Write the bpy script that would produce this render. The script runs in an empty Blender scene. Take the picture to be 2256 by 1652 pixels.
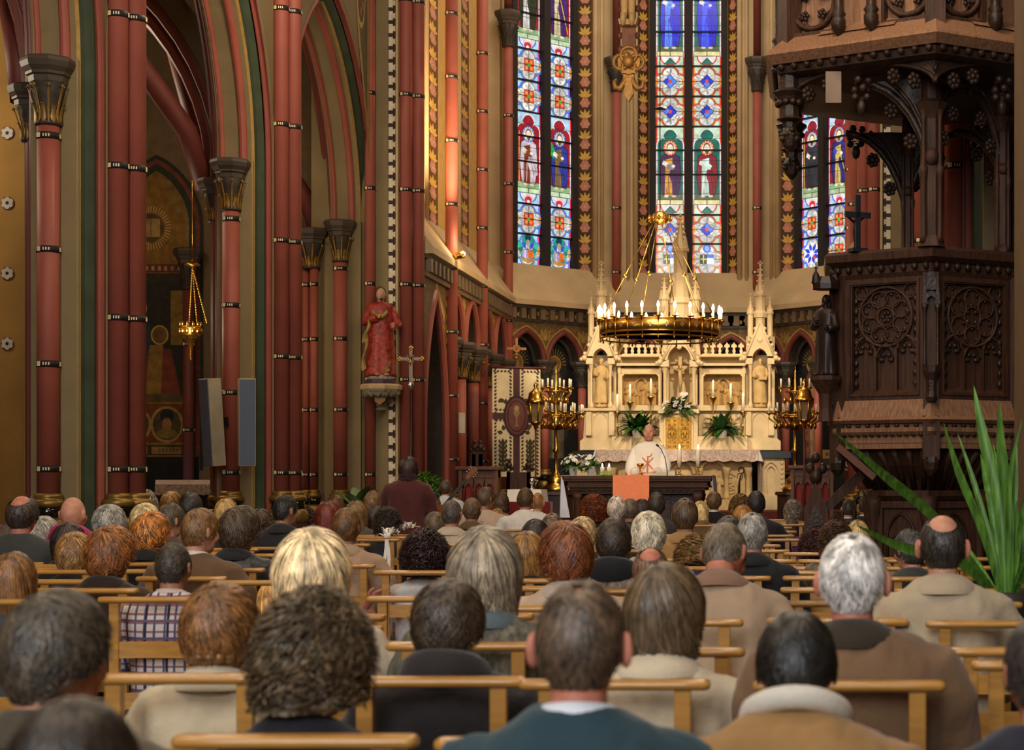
import bpy, bmesh, math, random
from math import sin, cos, pi, radians, sqrt, atan2, hypot
from mathutils import Vector, Matrix, noise
R_ = random.Random(7)
SC = bpy.context.scene
COL = SC.collection
# ------------------------------------------------------------------ camera (axis parallel to the nave, lens shifted)
F, VPX, HY, CZ = 3900.0, 1793.0, 1065.0, 1.45
AX = -2.33                                             # nave axis
cam_d = bpy.data.cameras.new('camera'); cam = bpy.data.objects.new('camera', cam_d); COL.objects.link(cam)
cam.location = (0, 0, CZ); cam.rotation_euler = (pi/2, 0, 0)
cam_d.sensor_width = 36; cam_d.lens = 36*F/2256
cam_d.shift_x = (1128-VPX)/2256; cam_d.shift_y = (HY-826)/2256
cam_d.clip_end = 200; cam_d.dof.use_dof = True; cam_d.dof.focus_distance = 15; cam_d.dof.aperture_fstop = 5.0
SC.camera = cam
def at(px, py, Y): return Vector(((px-VPX)*Y/F, Y, CZ+(HY-py)*Y/F))
def X_(px, Y): return (px-VPX)*Y/F
def Z_(py, Y): return CZ+(HY-py)*Y/F
# ------------------------------------------------------------------ world, light, exposure
W = bpy.data.worlds.new('world'); SC.world = W; W.use_nodes = True
W.node_tree.nodes['Background'].inputs[0].default_value = (0.75, 0.85, 1, 1)
W.node_tree.nodes['Background'].inputs[1].default_value = 0.25
VS = SC.view_settings
SC.display_settings.display_device = 'sRGB'
VS.view_transform = 'Standard'; VS.look = 'None'; VS.gamma = 1; VS.use_curve_mapping = False; VS.exposure = 0.55
SC.cycles.max_bounces = 5; SC.cycles.diffuse_bounces = 3; SC.cycles.glossy_bounces = 3
SC.cycles.transmission_bounces = 4; SC.cycles.sample_clamp_indirect = 4; SC.cycles.caustics_reflective = False
SC.cycles.use_denoising = True
def area(name, loc, look, sx, sy, power, col, spread=180):
    d = bpy.data.lights.new(name, 'AREA'); d.shape = 'RECTANGLE'; d.size = sx; d.size_y = sy; d.energy = power; d.color = col
    d.spread = radians(spread)
    o = bpy.data.objects.new(name, d); COL.objects.link(o); o.location = loc
    o.rotation_euler = (Vector(look)-Vector(loc)).to_track_quat('-Z', 'Y').to_euler(); return o
def spot(name, loc, look, power, col, ang=60, blend=.5, rad=.1):
    d = bpy.data.lights.new(name, 'SPOT'); d.energy = power; d.color = col; d.spot_size = radians(ang); d.spot_blend = blend; d.shadow_soft_size = rad
    o = bpy.data.objects.new(name, d); COL.objects.link(o); o.location = loc
    o.rotation_euler = (Vector(look)-Vector(loc)).to_track_quat('-Z', 'Y').to_euler(); return o
def point(name, loc, power, col, rad=.1):
    d = bpy.data.lights.new(name, 'POINT'); d.energy = power; d.color = col; d.shadow_soft_size = rad
    o = bpy.data.objects.new(name, d); COL.objects.link(o); o.location = loc; return o
WARM = (1, .72, .42); WARM2 = (1, .82, .6); DAY = (.93, .96, 1)
# added daylight-coloured fill panels, no windows behind them: nave sides and rear
area('high_side_fill', (3.6, 6, 11.0), (-5, 9, 1.0), 14, 3, 420, DAY)
area('high_side_fill', (-7.2, 5, 11.0), (1, 9, 1.0), 14, 3, 260, DAY)
area('rear_nave_fill', (-2.3, -5.5, 6.5), (-2.3, 14, 3), 5, 6, 620, DAY)
area('chancel_top_fill', (-2.3, 27.5, 12.6), (-2.3, 29, 0), 4.5, 6, 230, (1, .88, .72))  # warm fill added under the ceiling to brighten the apse
point('aisle_fill', (-8.9, 20.6, 6.2), 70, WARM2, .3); point('aisle_fill', (-8.4, 15.2, 5.0), 50, WARM2, .3); point('aisle_fill', (-7.9, 19.9, 3.4), 30, WARM2, .2)  # points added to lift the dim aisle, no fixtures at these spots
# added warm fill points over the congregation, no lamps hang there
for i, (x, y) in enumerate([(-4.4, 4), (0, 5), (-4.4, 10), (0, 10.5), (-4.6, 16.5), (-.2, 17)]):
    point('overhead_fill', (x, y, 7.4), 190, WARM2, .35)
# altar and priest floodlights from high in front; chancel wall spots are added fills
spot('altar_floodlight', (-5.2, 22.3, 7.6), (-2.5, 30.5, 2.6), 1600, WARM2, 31, .5, .15)
spot('altar_floodlight', (.5, 22.3, 7.6), (-2.2, 30.5, 2.6), 1600, WARM2, 31, .5, .15)
spot('priest_floodlight', (-2.3, 17.0, 8.2), (-2.3, 24.0, 1.9), 900, WARM2, 28, .6, .15)
spot('chancel_wall_fill', (-2.0, 24.2, 5.0), (-5.3, 28.0, 3.0), 220, WARM, 75, .8, .2)
spot('chancel_wall_fill', (-3.0, 24.6, 4.7), (-5.6, 27.4, 8.2), 420, WARM, 70, .9, .2)
spot('chancel_wall_fill', (-2.6, 24.2, 5.0), (.6, 28.0, 3.0), 160, WARM, 75, .8, .2)
# ------------------------------------------------------------------ materials
def lin(h):
    if not isinstance(h, str): return tuple(h)+(1,) if len(h) == 3 else h
    h = h.lstrip('#'); v = [int(h[i:i+2], 16)/255 for i in (0, 2, 4)]
    return tuple(c/12.92 if c <= .04045 else ((c+.055)/1.055)**2.4 for c in v)+(1,)
MATS = {}
def mat(name, col, rough=.6, metal=0, var=.12, scale=6, bump=0, bscale=40, spec=.4, coat=0, stretch=None, sheen=0):
    if name in MATS: return MATS[name]
    m = bpy.data.materials.new(name); m.use_nodes = True; MATS[name] = m
    nt = m.node_tree; N = nt.nodes; L = nt.links; b = N['Principled BSDF']
    b.inputs['Roughness'].default_value = rough; b.inputs['Metallic'].default_value = metal
    b.inputs['Specular IOR Level'].default_value = spec; b.inputs['Coat Weight'].default_value = coat
    b.inputs['Sheen Weight'].default_value = sheen
    c = lin(col); b.inputs['Base Color'].default_value = c
    tc = N.new('ShaderNodeTexCoord'); mp = N.new('ShaderNodeMapping'); L.new(tc.outputs['Object'], mp.inputs[0])
    if stretch: mp.inputs['Scale'].default_value = stretch
    if var:
        n = N.new('ShaderNodeTexNoise'); n.inputs['Scale'].default_value = scale; n.inputs['Detail'].default_value = 5
        L.new(mp.outputs[0], n.inputs['Vector'])
        r = N.new('ShaderNodeMapRange'); r.inputs[1].default_value = .25; r.inputs[2].default_value = .75
        r.inputs[3].default_value = 1-var*1.6; r.inputs[4].default_value = 1+var*1.2; L.new(n.outputs[0], r.inputs[0])
        mx = N.new('ShaderNodeVectorMath'); mx.operation = 'SCALE'; mx.inputs[0].default_value = c[:3]
        L.new(r.outputs[0], mx.inputs['Scale']); L.new(mx.outputs[0], b.inputs['Base Color'])
    if bump:
        n2 = N.new('ShaderNodeTexNoise'); n2.inputs['Scale'].default_value = bscale; n2.inputs['Detail'].default_value = 4
        L.new(mp.outputs[0], n2.inputs['Vector'])
        bp = N.new('ShaderNodeBump'); bp.inputs['Strength'].default_value = bump; bp.inputs['Distance'].default_value = .02
        L.new(n2.outputs[0], bp.inputs['Height']); L.new(bp.outputs[0], b.inputs['Normal'])
    return m
def emat(name, col, s):
    m = bpy.data.materials.new(name); m.use_nodes = True; N = m.node_tree.nodes; b = N['Principled BSDF']
    b.inputs['Base Color'].default_value = lin(col); b.inputs['Emission Color'].default_value = lin(col); b.inputs['Emission Strength'].default_value = s
    MATS[name] = m; return m
def attr_mat(name, emit=0, rough=.6, dirt=.12):
    m = bpy.data.materials.new(name); m.use_nodes = True; nt = m.node_tree; N = nt.nodes; L = nt.links; b = N['Principled BSDF']
    a = N.new('ShaderNodeAttribute'); a.attribute_name = 'Col'
    n = N.new('ShaderNodeTexNoise'); n.inputs['Scale'].default_value = 9; n.inputs['Detail'].default_value = 6
    tc = N.new('ShaderNodeTexCoord'); L.new(tc.outputs['Object'], n.inputs['Vector'])
    r = N.new('ShaderNodeMapRange'); r.inputs[1].default_value = .25; r.inputs[2].default_value = .75; r.inputs[3].default_value = 1-dirt*2; r.inputs[4].default_value = 1+dirt
    L.new(n.outputs[0], r.inputs[0])
    mx = N.new('ShaderNodeVectorMath'); mx.operation = 'SCALE'; L.new(a.outputs['Color'], mx.inputs[0]); L.new(r.outputs[0], mx.inputs['Scale'])
    if emit:
        b.inputs['Base Color'].default_value = (.02, .02, .02, 1); L.new(mx.outputs[0], b.inputs['Emission Color']); b.inputs['Emission Strength'].default_value = emit
        b.inputs['Roughness'].default_value = .2
    else:
        L.new(mx.outputs[0], b.inputs['Base Color']); b.inputs['Roughness'].default_value = rough; b.inputs['Specular IOR Level'].default_value = .25
    MATS[name] = m; return m
M_red = mat('red_painted_stone', '#9c5242', .55, var=.10, scale=3, bump=.15, bscale=120)
M_redd = mat('dark_red_painted_stone', '#6e342c', .55, var=.12, scale=3, bump=.1)
M_beige = mat('painted_stone', '#857350', .8, var=.10, scale=2.2, bump=.2, bscale=60)
M_beigel = mat('light_painted_stone', '#bfa47a', .8, var=.10, scale=2.2, bump=.2, bscale=60)
M_ochre = mat('ochre_plaster', '#a8803f', .8, var=.14, scale=2, bump=.15)
M_green = mat('green_paint', '#3c4632', .7, var=.2, scale=4)
M_gold = mat('gilding', '#b58a3c', .38, .75, var=.2, scale=20, bump=.3, bscale=90)
M_goldp = mat('gold_paint', '#a8843f', .5, .15, var=.15, scale=14)
M_dkst = mat('dark_stone', '#3a3129', .6, var=.15, scale=8, bump=.3, bscale=50)
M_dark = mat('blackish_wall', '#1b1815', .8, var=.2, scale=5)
M_ivory = mat('ivory_paint', '#e9d9b4', .6, var=.06)
M_wood = mat('dark_oak', '#4a2f20', .5, var=.35, scale=5, bump=.25, bscale=30, spec=.3, stretch=(9, 9, .8))
M_woodp = mat('oak_panel', '#936a4e', .5, var=.28, scale=5, bump=.15, bscale=30, spec=.3, stretch=(12, 12, .7))
M_woodd = mat('carved_dark_oak', '#38261b', .42, var=.3, scale=8, bump=.25, bscale=40, spec=.35)
M_chair = mat('beech_wood', '#c08a42', .30, var=.2, scale=4, bump=.06, bscale=30, spec=.5, coat=.25, stretch=(1.2, 9, 9))
M_alt = mat('cream_limestone', '#d8bf92', .7, var=.08, scale=5, bump=.2, bscale=70)
M_altd = mat('carved_limestone', '#c6a874', .7, var=.14, scale=9, bump=.4, bscale=40)
M_brass = mat('polished_brass', '#d2a650', .27, 1, var=.1, scale=10)
M_silver = mat('silver', '#c9c4bb', .25, 1, var=.05)
M_iron = mat('black_iron', '#171513', .5, .3, var=.1)
M_white = mat('white_linen', '#e9e4da', .8, var=.05, scale=8, bump=.15, bscale=25)
M_wax = mat('wax', '#f3e6c8', .5, var=.03)
M_leaf = mat('leaf_green', '#3c6a24', .4, var=.3, scale=9, spec=.4)
M_leafd = mat('deep_leaf_green', '#27492a', .38, var=.3, scale=9, spec=.5)
M_petal = mat('white_petal', '#f4eee2', .6, var=.05)
M_skin = mat('skin', '#c98d70', .5, var=.1, scale=20)
M_blk = mat('black_cloth', '#191719', .85, var=.15, scale=10, bump=.2, bscale=60)
A_paint = attr_mat('painted_decoration'); A_dull = attr_mat('faded_mural', dirt=.25)
A_glass = attr_mat('stained_glass', emit=.72, dirt=.22)
E_bulb = emat('lit_bulb', '#fff0cf', 14); E_flame = emat('candle_flame', '#ffe2a0', 12)
# ------------------------------------------------------------------ mesh builder
class MB:
    def __init__(s): s.v = []; s.f = []; s.mi = []; s.sm = []; s.c = None; s.T = None; s.cur = None
    def add(s, vs, fs, mi=0, smooth=False, col=None):
        o = len(s.v)
        if s.T is not None: vs = [s.T @ Vector(p) for p in vs]
        s.v.extend(tuple(p) for p in vs)
        for f in fs: s.f.append(tuple(o+i for i in f)); s.mi.append(mi); s.sm.append(smooth)
        if col is not None:
            if s.c is None: s.c = []
            s.c.extend([lin(col)]*len(fs))
        return s
    def box(s, x0, x1, y0, y1, z0, z1, mi=0, col=None):
        v = [(x0,y0,z0),(x1,y0,z0),(x1,y1,z0),(x0,y1,z0),(x0,y0,z1),(x1,y0,z1),(x1,y1,z1),(x0,y1,z1)]
        return s.add(v, [(0,3,2,1),(4,5,6,7),(0,1,5,4),(1,2,6,5),(2,3,7,6),(3,0,4,7)], mi, False, col)
    def cbox(s, c, d, mi=0): return s.box(c[0]-d[0]/2, c[0]+d[0]/2, c[1]-d[1]/2, c[1]+d[1]/2, c[2]-d[2]/2, c[2]+d[2]/2, mi)
    def loft(s, rings, mi=0, smooth=True, caps=True, closed=True, wrap=False):
        n = len(rings[0]); vs = [p for r in rings for p in r]; fs = []
        m = len(rings); k = n if closed else n-1
        for i in range(m if wrap else m-1):
            for j in range(k):
                a = i*n+j; b = i*n+(j+1) % n; c = ((i+1) % m)*n+(j+1) % n; d = ((i+1) % m)*n+j
                fs.append((a, b, c, d))
        s.add(vs, fs, mi, smooth)
        if caps and closed and not wrap:
            o = len(s.v)-len(vs)
            s.f.append(tuple(o+j for j in range(n-1, -1, -1))); s.mi.append(mi); s.sm.append(False)
            s.f.append(tuple(o+(m-1)*n+j for j in range(n))); s.mi.append(mi); s.sm.append(False)
        return s
    def lathe(s, prof, n=16, c=(0,0,0), mi=0, smooth=True, sx=1, sy=1, ph=0):
        rings = [[(c[0]+sx*r*cos(ph+2*pi*j/n), c[1]+sy*r*sin(ph+2*pi*j/n), c[2]+z) for j in range(n)] for r, z in prof]
        return s.loft(rings, mi, smooth)
    def path(s, pts, r, n=8, mi=0, smooth=True, flat=1.0, wrap=False):
        pts = [Vector(p) for p in pts]; rings = []; m = len(pts); up = None
        for i, p in enumerate(pts):
            if wrap: t = pts[(i+1) % m]-pts[i-1]
            else: t = pts[min(i+1, m-1)]-pts[max(i-1, 0)]
            t = t.normalized() if t.length > 1e-9 else Vector((0,0,1))
            if up is None: up = Vector((0,0,1)) if abs(t.z) < .9 else Vector((1,0,0))
            a = t.cross(up)
            if a.length < 1e-6: a = t.cross(Vector((0,1,0)))
            a.normalize(); b = a.cross(t).normalized(); up = b
            rr = r[i] if isinstance(r, (list, tuple)) else r
            rings.append([p+a*(rr*cos(2*pi*j/n))+b*(rr*flat*sin(2*pi*j/n)) for j in range(n)])
        return s.loft(rings, mi, smooth, wrap=wrap)
    def cyl(s, p0, p1, r0, r1=None, n=12, mi=0): return s.path([p0, p1], [r0, r0 if r1 is None else r1], n, mi)
    def ell(s, c, r, nu=12, nv=8, mi=0, rot=None):
        if not isinstance(r, (list, tuple)): r = (r, r, r)
        vs = []; fs = []
        for i in range(nv+1):
            t = pi*i/nv
            for j in range(nu):
                p = Vector((r[0]*sin(t)*cos(2*pi*j/nu), r[1]*sin(t)*sin(2*pi*j/nu), r[2]*cos(t)))
                if rot is not None: p = rot @ p
                vs.append(p+Vector(c))
        for i in range(nv):
            for j in range(nu): fs.append((i*nu+j, (i+1)*nu+j, (i+1)*nu+(j+1) % nu, i*nu+(j+1) % nu))
        return s.add(vs, fs, mi, True)
    def prism(s, poly, fr, d0, d1, mi=0, smooth=False):
        n = len(poly); a = [fr(u, v, d0) for u, v in poly]; b = [fr(u, v, d1) for u, v in poly]
        fs = [tuple(range(n)), tuple(range(2*n-1, n-1, -1))]+[(i, n+i, n+(i+1) % n, (i+1) % n) for i in range(n)]
        return s.add(a+b, fs, mi, smooth)
    def band(s, outer, inner, fr, d0, d1, mi=0, closed=False):
        n = len(outer); vs = [fr(u, v, d) for d in (d0, d1) for P in (outer, inner) for u, v in P]; fs = []
        for i in range(n if closed else n-1):
            j = (i+1) % n
            fs += [(i, j, n+j, n+i), (2*n+i, 3*n+i, 3*n+j, 2*n+j), (i, 2*n+i, 2*n+j, j), (n+i, n+j, 3*n+j, 3*n+i)]
        if not closed: fs += [(0, n, 3*n, 2*n), (n-1, 3*n-1, 4*n-1, 2*n-1)]
        return s.add(vs, fs, mi)
    def sweep2(s, pathp, prof, fr, mis=None, closed=False, smooth=False):
        """profile points (r outward, d depth) carried along a 2D path"""
        n = len(pathp); nrm = []
        for i in range(n):
            a = pathp[i-1] if (i > 0 or closed) else None; b = pathp[i]; c = pathp[(i+1) % n] if (i < n-1 or closed) else None
            def nn(p, q):
                dx, dy = q[0]-p[0], q[1]-p[1]; l = hypot(dx, dy) or 1; return (-dy/l, dx/l)
            if a is None: m = nn(b, c)
            elif c is None: m = nn(a, b)
            else:
                m1, m2 = nn(a, b), nn(b, c); mx, my = m1[0]+m2[0], m1[1]+m2[1]; l = hypot(mx, my) or 1; mx, my = mx/l, my/l
                k = 1/max(.35, mx*m1[0]+my*m1[1]); m = (mx*k, my*k)
            nrm.append(m)
        k = len(prof)
        for q in range(k-1):
            vs = []
            for i in range(n):
                for r, d in (prof[q], prof[q+1]): vs.append(fr(pathp[i][0]+nrm[i][0]*r, pathp[i][1]+nrm[i][1]*r, d))
            fs = [(2*i, 2*i+1, 2*((i+1) % n)+1, 2*((i+1) % n)) for i in range(n if closed else n-1)]
            s.add(vs, fs, mis[q] if mis else 0, smooth)
        return s
    def build(s, name, mats, parent=None, bevel=0, shade=None, **pr):
        me = bpy.data.meshes.new(name); me.from_pydata(s.v, [], s.f)
        if not isinstance(mats, (list, tuple)): mats = [mats]
        for m in mats: me.materials.append(m)
        me.polygons.foreach_set('material_index', s.mi); me.polygons.foreach_set('use_smooth', [bool(x) if shade is None else shade for x in s.sm])
        if s.c is not None:
            ca = me.color_attributes.new('Col', 'FLOAT_COLOR', 'CORNER'); buf = []
            for p, c in zip(me.polygons, s.c): buf.extend(list(c)*p.loop_total)
            ca.data.foreach_set('color', buf)
        me.update()
        if bevel:
            bm = bmesh.new(); bm.from_mesh(me); bmesh.ops.remove_doubles(bm, verts=bm.verts, dist=1e-5)
            bmesh.ops.bevel(bm, geom=[e for e in bm.edges if len(e.link_faces) == 2 and e.calc_face_angle(0) > .5], offset=bevel, segments=2, affect='EDGES', profile=.5)
            bm.to_mesh(me); bm.free()
        o = bpy.data.objects.new(name, me); COL.objects.link(o)
        if parent is not None: o.parent = parent; o.matrix_parent_inverse = Matrix.Translation(parent.location).inverted() if parent.type == 'EMPTY' else Matrix()
        for k, v in pr.items(): o[k] = v
        return o
def frame(o, U, V, N):
    o, U, V, N = Vector(o), Vector(U), Vector(V), Vector(N)
    return lambda u, v, d=0: o+U*u+V*v+N*d
def thing(name, label, cat, loc=(0,0,0), group=None):
    o = bpy.data.objects.new(name, None); COL.objects.link(o); o.location = loc; o.empty_display_size = .1
    o['label'] = label; o['category'] = cat; o['kind'] = 'thing'
    if group: o['group'] = group
    return o
def tag(o, label, cat, group=None, kind='thing'):
    o['label'] = label; o['category'] = cat; o['kind'] = kind
    if group: o['group'] = group
    return o
def struct(o, **k): o['kind'] = 'structure'; return o
def copy_tree(o, parent=None, dx=(0,0,0), label=None, group=None):
    c = o.copy(); COL.objects.link(c)
    if parent is not None: c.parent = parent
    else: c.location = o.location+Vector(dx)
    if label: c['label'] = label
    if group: c['group'] = group
    for ch in list(o.children): copy_tree(ch, c)
    return c
def arch_pts(w, R, n=10, z0=0, uc=0):
    """pointed arch, half width w, radius R, from left spring over the apex to right spring"""
    a = math.acos((R-w)/R); P = []
    for i in range(n+1):
        t = a*i/n; P.append((uc+(R-w)-R*cos(t), z0+R*sin(t)))
    return P+[(2*uc-u, v) for u, v in reversed(P[:-1])]
def circ(cx, cy, rx, ry=None, n=16, a0=0): return [(cx+rx*cos(a0+2*pi*i/n), cy+(ry or rx)*sin(a0+2*pi*i/n)) for i in range(n)]
# flat painted / leaded pictures: layered coloured polygons lying in a plane
class Pic:
    def __init__(s, fr, step=.0006): s.m = MB(); s.fr = fr; s.step = .0007; s.bk = {}
    def poly(s, P, col):
        us = [p[0] for p in P]; vs = [p[1] for p in P]; b = (min(us), max(us), min(vs), max(vs)); ks = range(int(b[2]//.12), int(b[3]//.12)+1); k = 0
        for q in ks:
            for c in s.bk.get(q, ()):
                if c[4] > k and c[0] < b[1] and c[1] > b[0] and c[2] < b[3] and c[3] > b[2]: k = c[4]
        e = b+(k+1,)
        for q in ks: s.bk.setdefault(q, []).append(e)
        d = (k+1)*s.step; s.m.add([s.fr(u, v, d) for u, v in P], [tuple(range(len(P)))], 0, False, col); return s
    def rect(s, u0, v0, u1, v1, col): return s.poly([(u0,v0),(u1,v0),(u1,v1),(u0,v1)], col)
    def ell(s, u, v, ru, rv=None, col='#ffffff', n=14, a0=0): return s.poly(circ(u, v, ru, rv, n, a0), col)
    def line(s, u0, v0, u1, v1, w, col):
        dx, dy = u1-u0, v1-v0; l = hypot(dx, dy) or 1; a, b = -dy/l*w/2, dx/l*w/2
        return s.poly([(u0+a,v0+b),(u0-a,v0-b),(u1-a,v1-b),(u1+a,v1+b)], col)
    def pline(s, P, w, col):
        for a, b in zip(P, P[1:]): s.line(a[0], a[1], b[0], b[1], w, col)
        return s
    def leaf(s, u, v, ang, L, w, col):
        c, d = cos(ang), sin(ang); P = [(0,0),(.3,.5),(.6,.45),(1,0),(.6,-.45),(.3,-.5)]
        return s.poly([(u+c*p*L-d*q*w, v+d*p*L+c*q*w) for p, q in P], col)
    def build(s, name, m, parent=None): return s.m.build(name, m, parent)
# ================================================================== building shell
def mir(x): return 2*AX-x
TOP = 14.0
m = MB(); m.box(-11.2, 6.6, -7, 23.4, -.2, 0); struct(m.build('floor', mat('stone_floor', '#5f564c', .45, var=.2, scale=1.5)))
m = MB(); m.box(-6.2, 1.6, 22.6, 23.2, 0, .2); m.box(-6.2, 1.6, 22.9, 40, 0, .4); m.box(-6.2, 1.6, 23.2, 40, 0, .58); m.box(-5.6, .9, 27.9, 40, 0, .8); m.box(-5.4, .7, 28.4, 40, 0, 1.0)
struct(m.build('floor_chancel', mat('chancel_carpet', '#5c2a22', .9, var=.2, scale=3)))
m = MB(); m.box(-11.2, 6.6, -7, 40, TOP, TOP+.2); struct(m.build('ceiling', M_beige))
m = MB(); m.box(-11.4, -11.1, -7, 27, 0, TOP); struct(m.build('wall_left', M_ochre))
m = MB(); m.box(6.4, 6.7, -7, 27, 0, TOP); struct(m.build('wall_right', M_beige))
m = MB(); m.box(-11.4, 6.7, -7.3, -7, 0, TOP); struct(m.build('wall_back', M_beige))
for nm, x0, x1 in (('ceiling_aisle_left', -11.1, -6.4), ('ceiling_aisle_right', mir(-6.4), 6.4)):
    m = MB(); m.box(x0, x1, -7, 25, 8.6, 8.7); struct(m.build(nm, mat('aisle_vault_plaster', '#6f6048', .85, var=.12, scale=2)))
M_band = [mat('band_black', '#1d1613', .6), mat('band_ivory', '#f0dcae', .6)]
def shaft(parent, x, y, r, z0, z1, bands=(), m_=None, name='shaft', n=20):
    b = MB(); b.lathe([(r, z0), (r, z1)], n, (x, y, 0)); o = b.build(name, m_ or M_red, parent)
    if bands:
        for z in bands:
            q = MB()
            q.lathe([(r, z-.028), (r+.006, z-.026), (r+.006, z+.026), (r, z+.028)], n, (x, y, 0), 0)
            for k in range(3):
                a = -pi/2-.5+k*2.1
                for j, (da, w, h) in enumerate([(0, .42, .019), (.48, .11, .012), (.70, .11, .012), (.92, .11, .012)]):
                    t0, t1 = a+da-w/2, a+da+w/2; rr = r+.009; vs = []
                    for t in (t0, (t0+t1)/2, t1): vs += [(x+rr*cos(t), y+rr*sin(t), z-h), (x+rr*cos(t), y+rr*sin(t), z+h)]
                    q.add(vs, [(0, 2, 3, 1), (2, 4, 5, 3)], 1)
            q.build('painted_band', M_band, parent)
    return o
def octring(x, y, r, z, n=8, ph=pi/8): return [(x+r*cos(ph+2*pi*j/n), y+r*sin(ph+2*pi*j/n), z) for j in range(n)]
def leafcap(b, x, y, r0, r1, z0, z1, mi_bell, mi_leaf, n=8, a0=-pi/2):
    """bell of a carved capital with two tiers of acanthus leaves and knobs"""
    h = z1-z0
    b.lathe([(r0, z0), (r0*1.02, z0+h*.35), (r0+(r1-r0)*.35, z0+h*.7), (r1*.92, z1)], 16, (x, y, 0), mi_bell)
    b.lathe([(r0*1.12, z0-.015), (r0*1.22, z0), (r0*1.12, z0+.03)], 16, (x, y, 0), mi_bell)
    for t in range(2):
        for j in range(n):
            a = a0+2*pi*(j+.5*t)/n; ca, sa = cos(a), sin(a)
            H = h*(.5 if t == 0 else .97); w = r0*(.27 if t == 0 else .16); P = []
            for k, (u, ww, out) in enumerate([(0, .5, .02), (.3, 1, .02), (.55, .7, .03), (.8, .8, .06), (.95, .5, .11), (.88, .1, .17)]):
                bell = r0+(r1-r0)*max(0, (u*H/h-.3))*1.1; rr = bell+r0*out*2.2+.004
                P.append((u*H, ww*w, rr))
            vs = []
            for zz, ww, rr in P:
                for s in (-1, 0, 1):
                    r2 = rr+(.012 if s == 0 else 0); vs.append((x+ca*r2-sa*ww*s, y+sa*r2+ca*ww*s, z0+zz))
            fs = []
            for k in range(5):
                for s in range(2): fs.append((3*k+s, 3*k+s+1, 3*k+s+4, 3*k+s+3))
            b.add(vs, fs, mi_leaf, True)
            if t == 1: b.ell((x+ca*r1*.98, y+sa*r1*.98, z0+h*.9), r0*.2, 6, 4, mi_leaf)
def capital(parent, x, y, r, z0, z1, k=1.0, name='capital', gold=True):
    """neck z0 .. abacus top z1"""
    b = MB(); h = z1-z0; bell = z0+h*.62
    leafcap(b, x, y, r*1.0, r*1.75*k, z0, bell, 0, 1)
    b.loft([octring(x, y, r*1.7*k, bell), octring(x, y, r*1.75*k, bell+h*.09), octring(x, y, r*1.95*k, bell+h*.11), octring(x, y, r*1.98*k, bell+h*.15),
            octring(x, y, r*2.3*k, bell+h*.22), octring(x, y, r*2.45*k, bell+h*.3), octring(x, y, r*2.4*k, bell+h*.35), octring(x, y, r*2.2*k, z1)], 2, False)
    return b.build(name, [M_dkst, mat('capital_gilding', '#8f6d30', .42, .35, var=.3, scale=18) if gold else M_dkst, mat('abacus_stone', '#4b4136', .5, var=.15)], parent)
def base(parent, x, y, r, z1, zf=0, k=1.0, name='base'):
    b = MB()
    b.lathe([(r*1.0, z1), (r*1.25, z1-.01), (r*1.32, z1-.035), (r*1.22, z1-.05), (r*1.5, z1-.055), (r*1.62, z1-.085), (r*1.5, z1-.115)], 20, (x, y, 0), 0)
    b.lathe([(r*1.45, z1-.115), (r*1.3, z1-.16), (r*1.42, z1-.22)], 20, (x, y, 0), 1)
    b.lathe([(r*1.42, z1-.2), (r*1.75, z1-.23), (r*1.85, z1-.30), (r*1.75, z1-.36)], 20, (x, y, 0), 0)
    b.loft([octring(x, y, r*1.9, z1-.36), octring(x, y, r*1.9, zf+.0)], 2, False)
    return b.build(name, [mat('dull_gilding', '#8d6f35', .4, .6, var=.25, scale=14), mat('black_marble', '#14130f', .12, var=.1, spec=.6), mat('maroon_plinth', '#3a2420', .4, var=.15)], parent)
# ---------------------------------------------------------------- nave arcades
ZS, ZB = 4.94, 1.37
def pier(Yp, mirrored, label, full=True, cross=False):
    t = thing('arcade_pier', label, 'pier', (AX, Yp, 0) if False else ((mir(-6.2) if mirrored else -6.2), Yp+.5, 0), 'arcade piers of the nave')
    X = mir if mirrored else (lambda x: x)
    def bx(b, x0, x1, *a, **k): x0, x1 = sorted((X(x0), X(x1))); b.box(x0, x1, *a, **k)
    b = MB(); bx(b, -6.6, -5.905, Yp+.3, Yp+.82, 1.0, TOP); bx(b, -6.46, -6.06, Yp+.105, Yp+.99, 1.0, ZS); bx(b, -6.66, -5.86, Yp+.06, Yp+1.05, 0, 1.05, 1)
    b.build('pier_body', [M_beige, mat('maroon_plinth', '#3a2420')], t)
    for y, s in ((Yp+.05, 1), (Yp+1.05, -1)):
        shaft(t, X(-6.29), y, .09, ZB, ZS-.52, [1.57, 2.43, 3.37, 4.30], name='main_shaft'); capital(t, X(-6.29), y, .09, ZS-.54, ZS); base(t, X(-6.29), y, .09, ZB)
        if not full: break
        shaft(t, X(-6.545), y+.28*s, .05, ZB, ZS-.62, [1.57, 2.43, 3.37, 4.2], name='aisle_shaft', n=14); capital(t, X(-6.56), y+.28*s, .065, ZS-.62, ZS-.16, 1.15); base(t, X(-6.545), y+.28*s, .055, ZB)
        shaft(t, X(-6.465), y+.16*s, .03, ZB, ZS+.1, (), M_redd, 'roll_moulding', 10)
    # nave side vaulting shafts, running up without a capital
    for k, (x, y) in enumerate([(-5.84, Yp+.36), (-5.745, Yp+.50)]):
        if not cross: shaft(t, X(x), y, .083, ZB, TOP, [1.57+1.27*i for i in range(8)], name='vault_shaft'); base(t, X(x), y, .088, ZB)
    return t
P1, P2, P3 = 14.5, 19.05, 23.5
BAY = 4.55
names = {0: 'nearest', 1: 'middle', 2: 'farthest'}
pier(P1, False, 'red and olive clustered pier nearest on the left, filling the left edge')
pier(P2, False, 'red and olive clustered pier with two grey column speakers hung on it')
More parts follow.
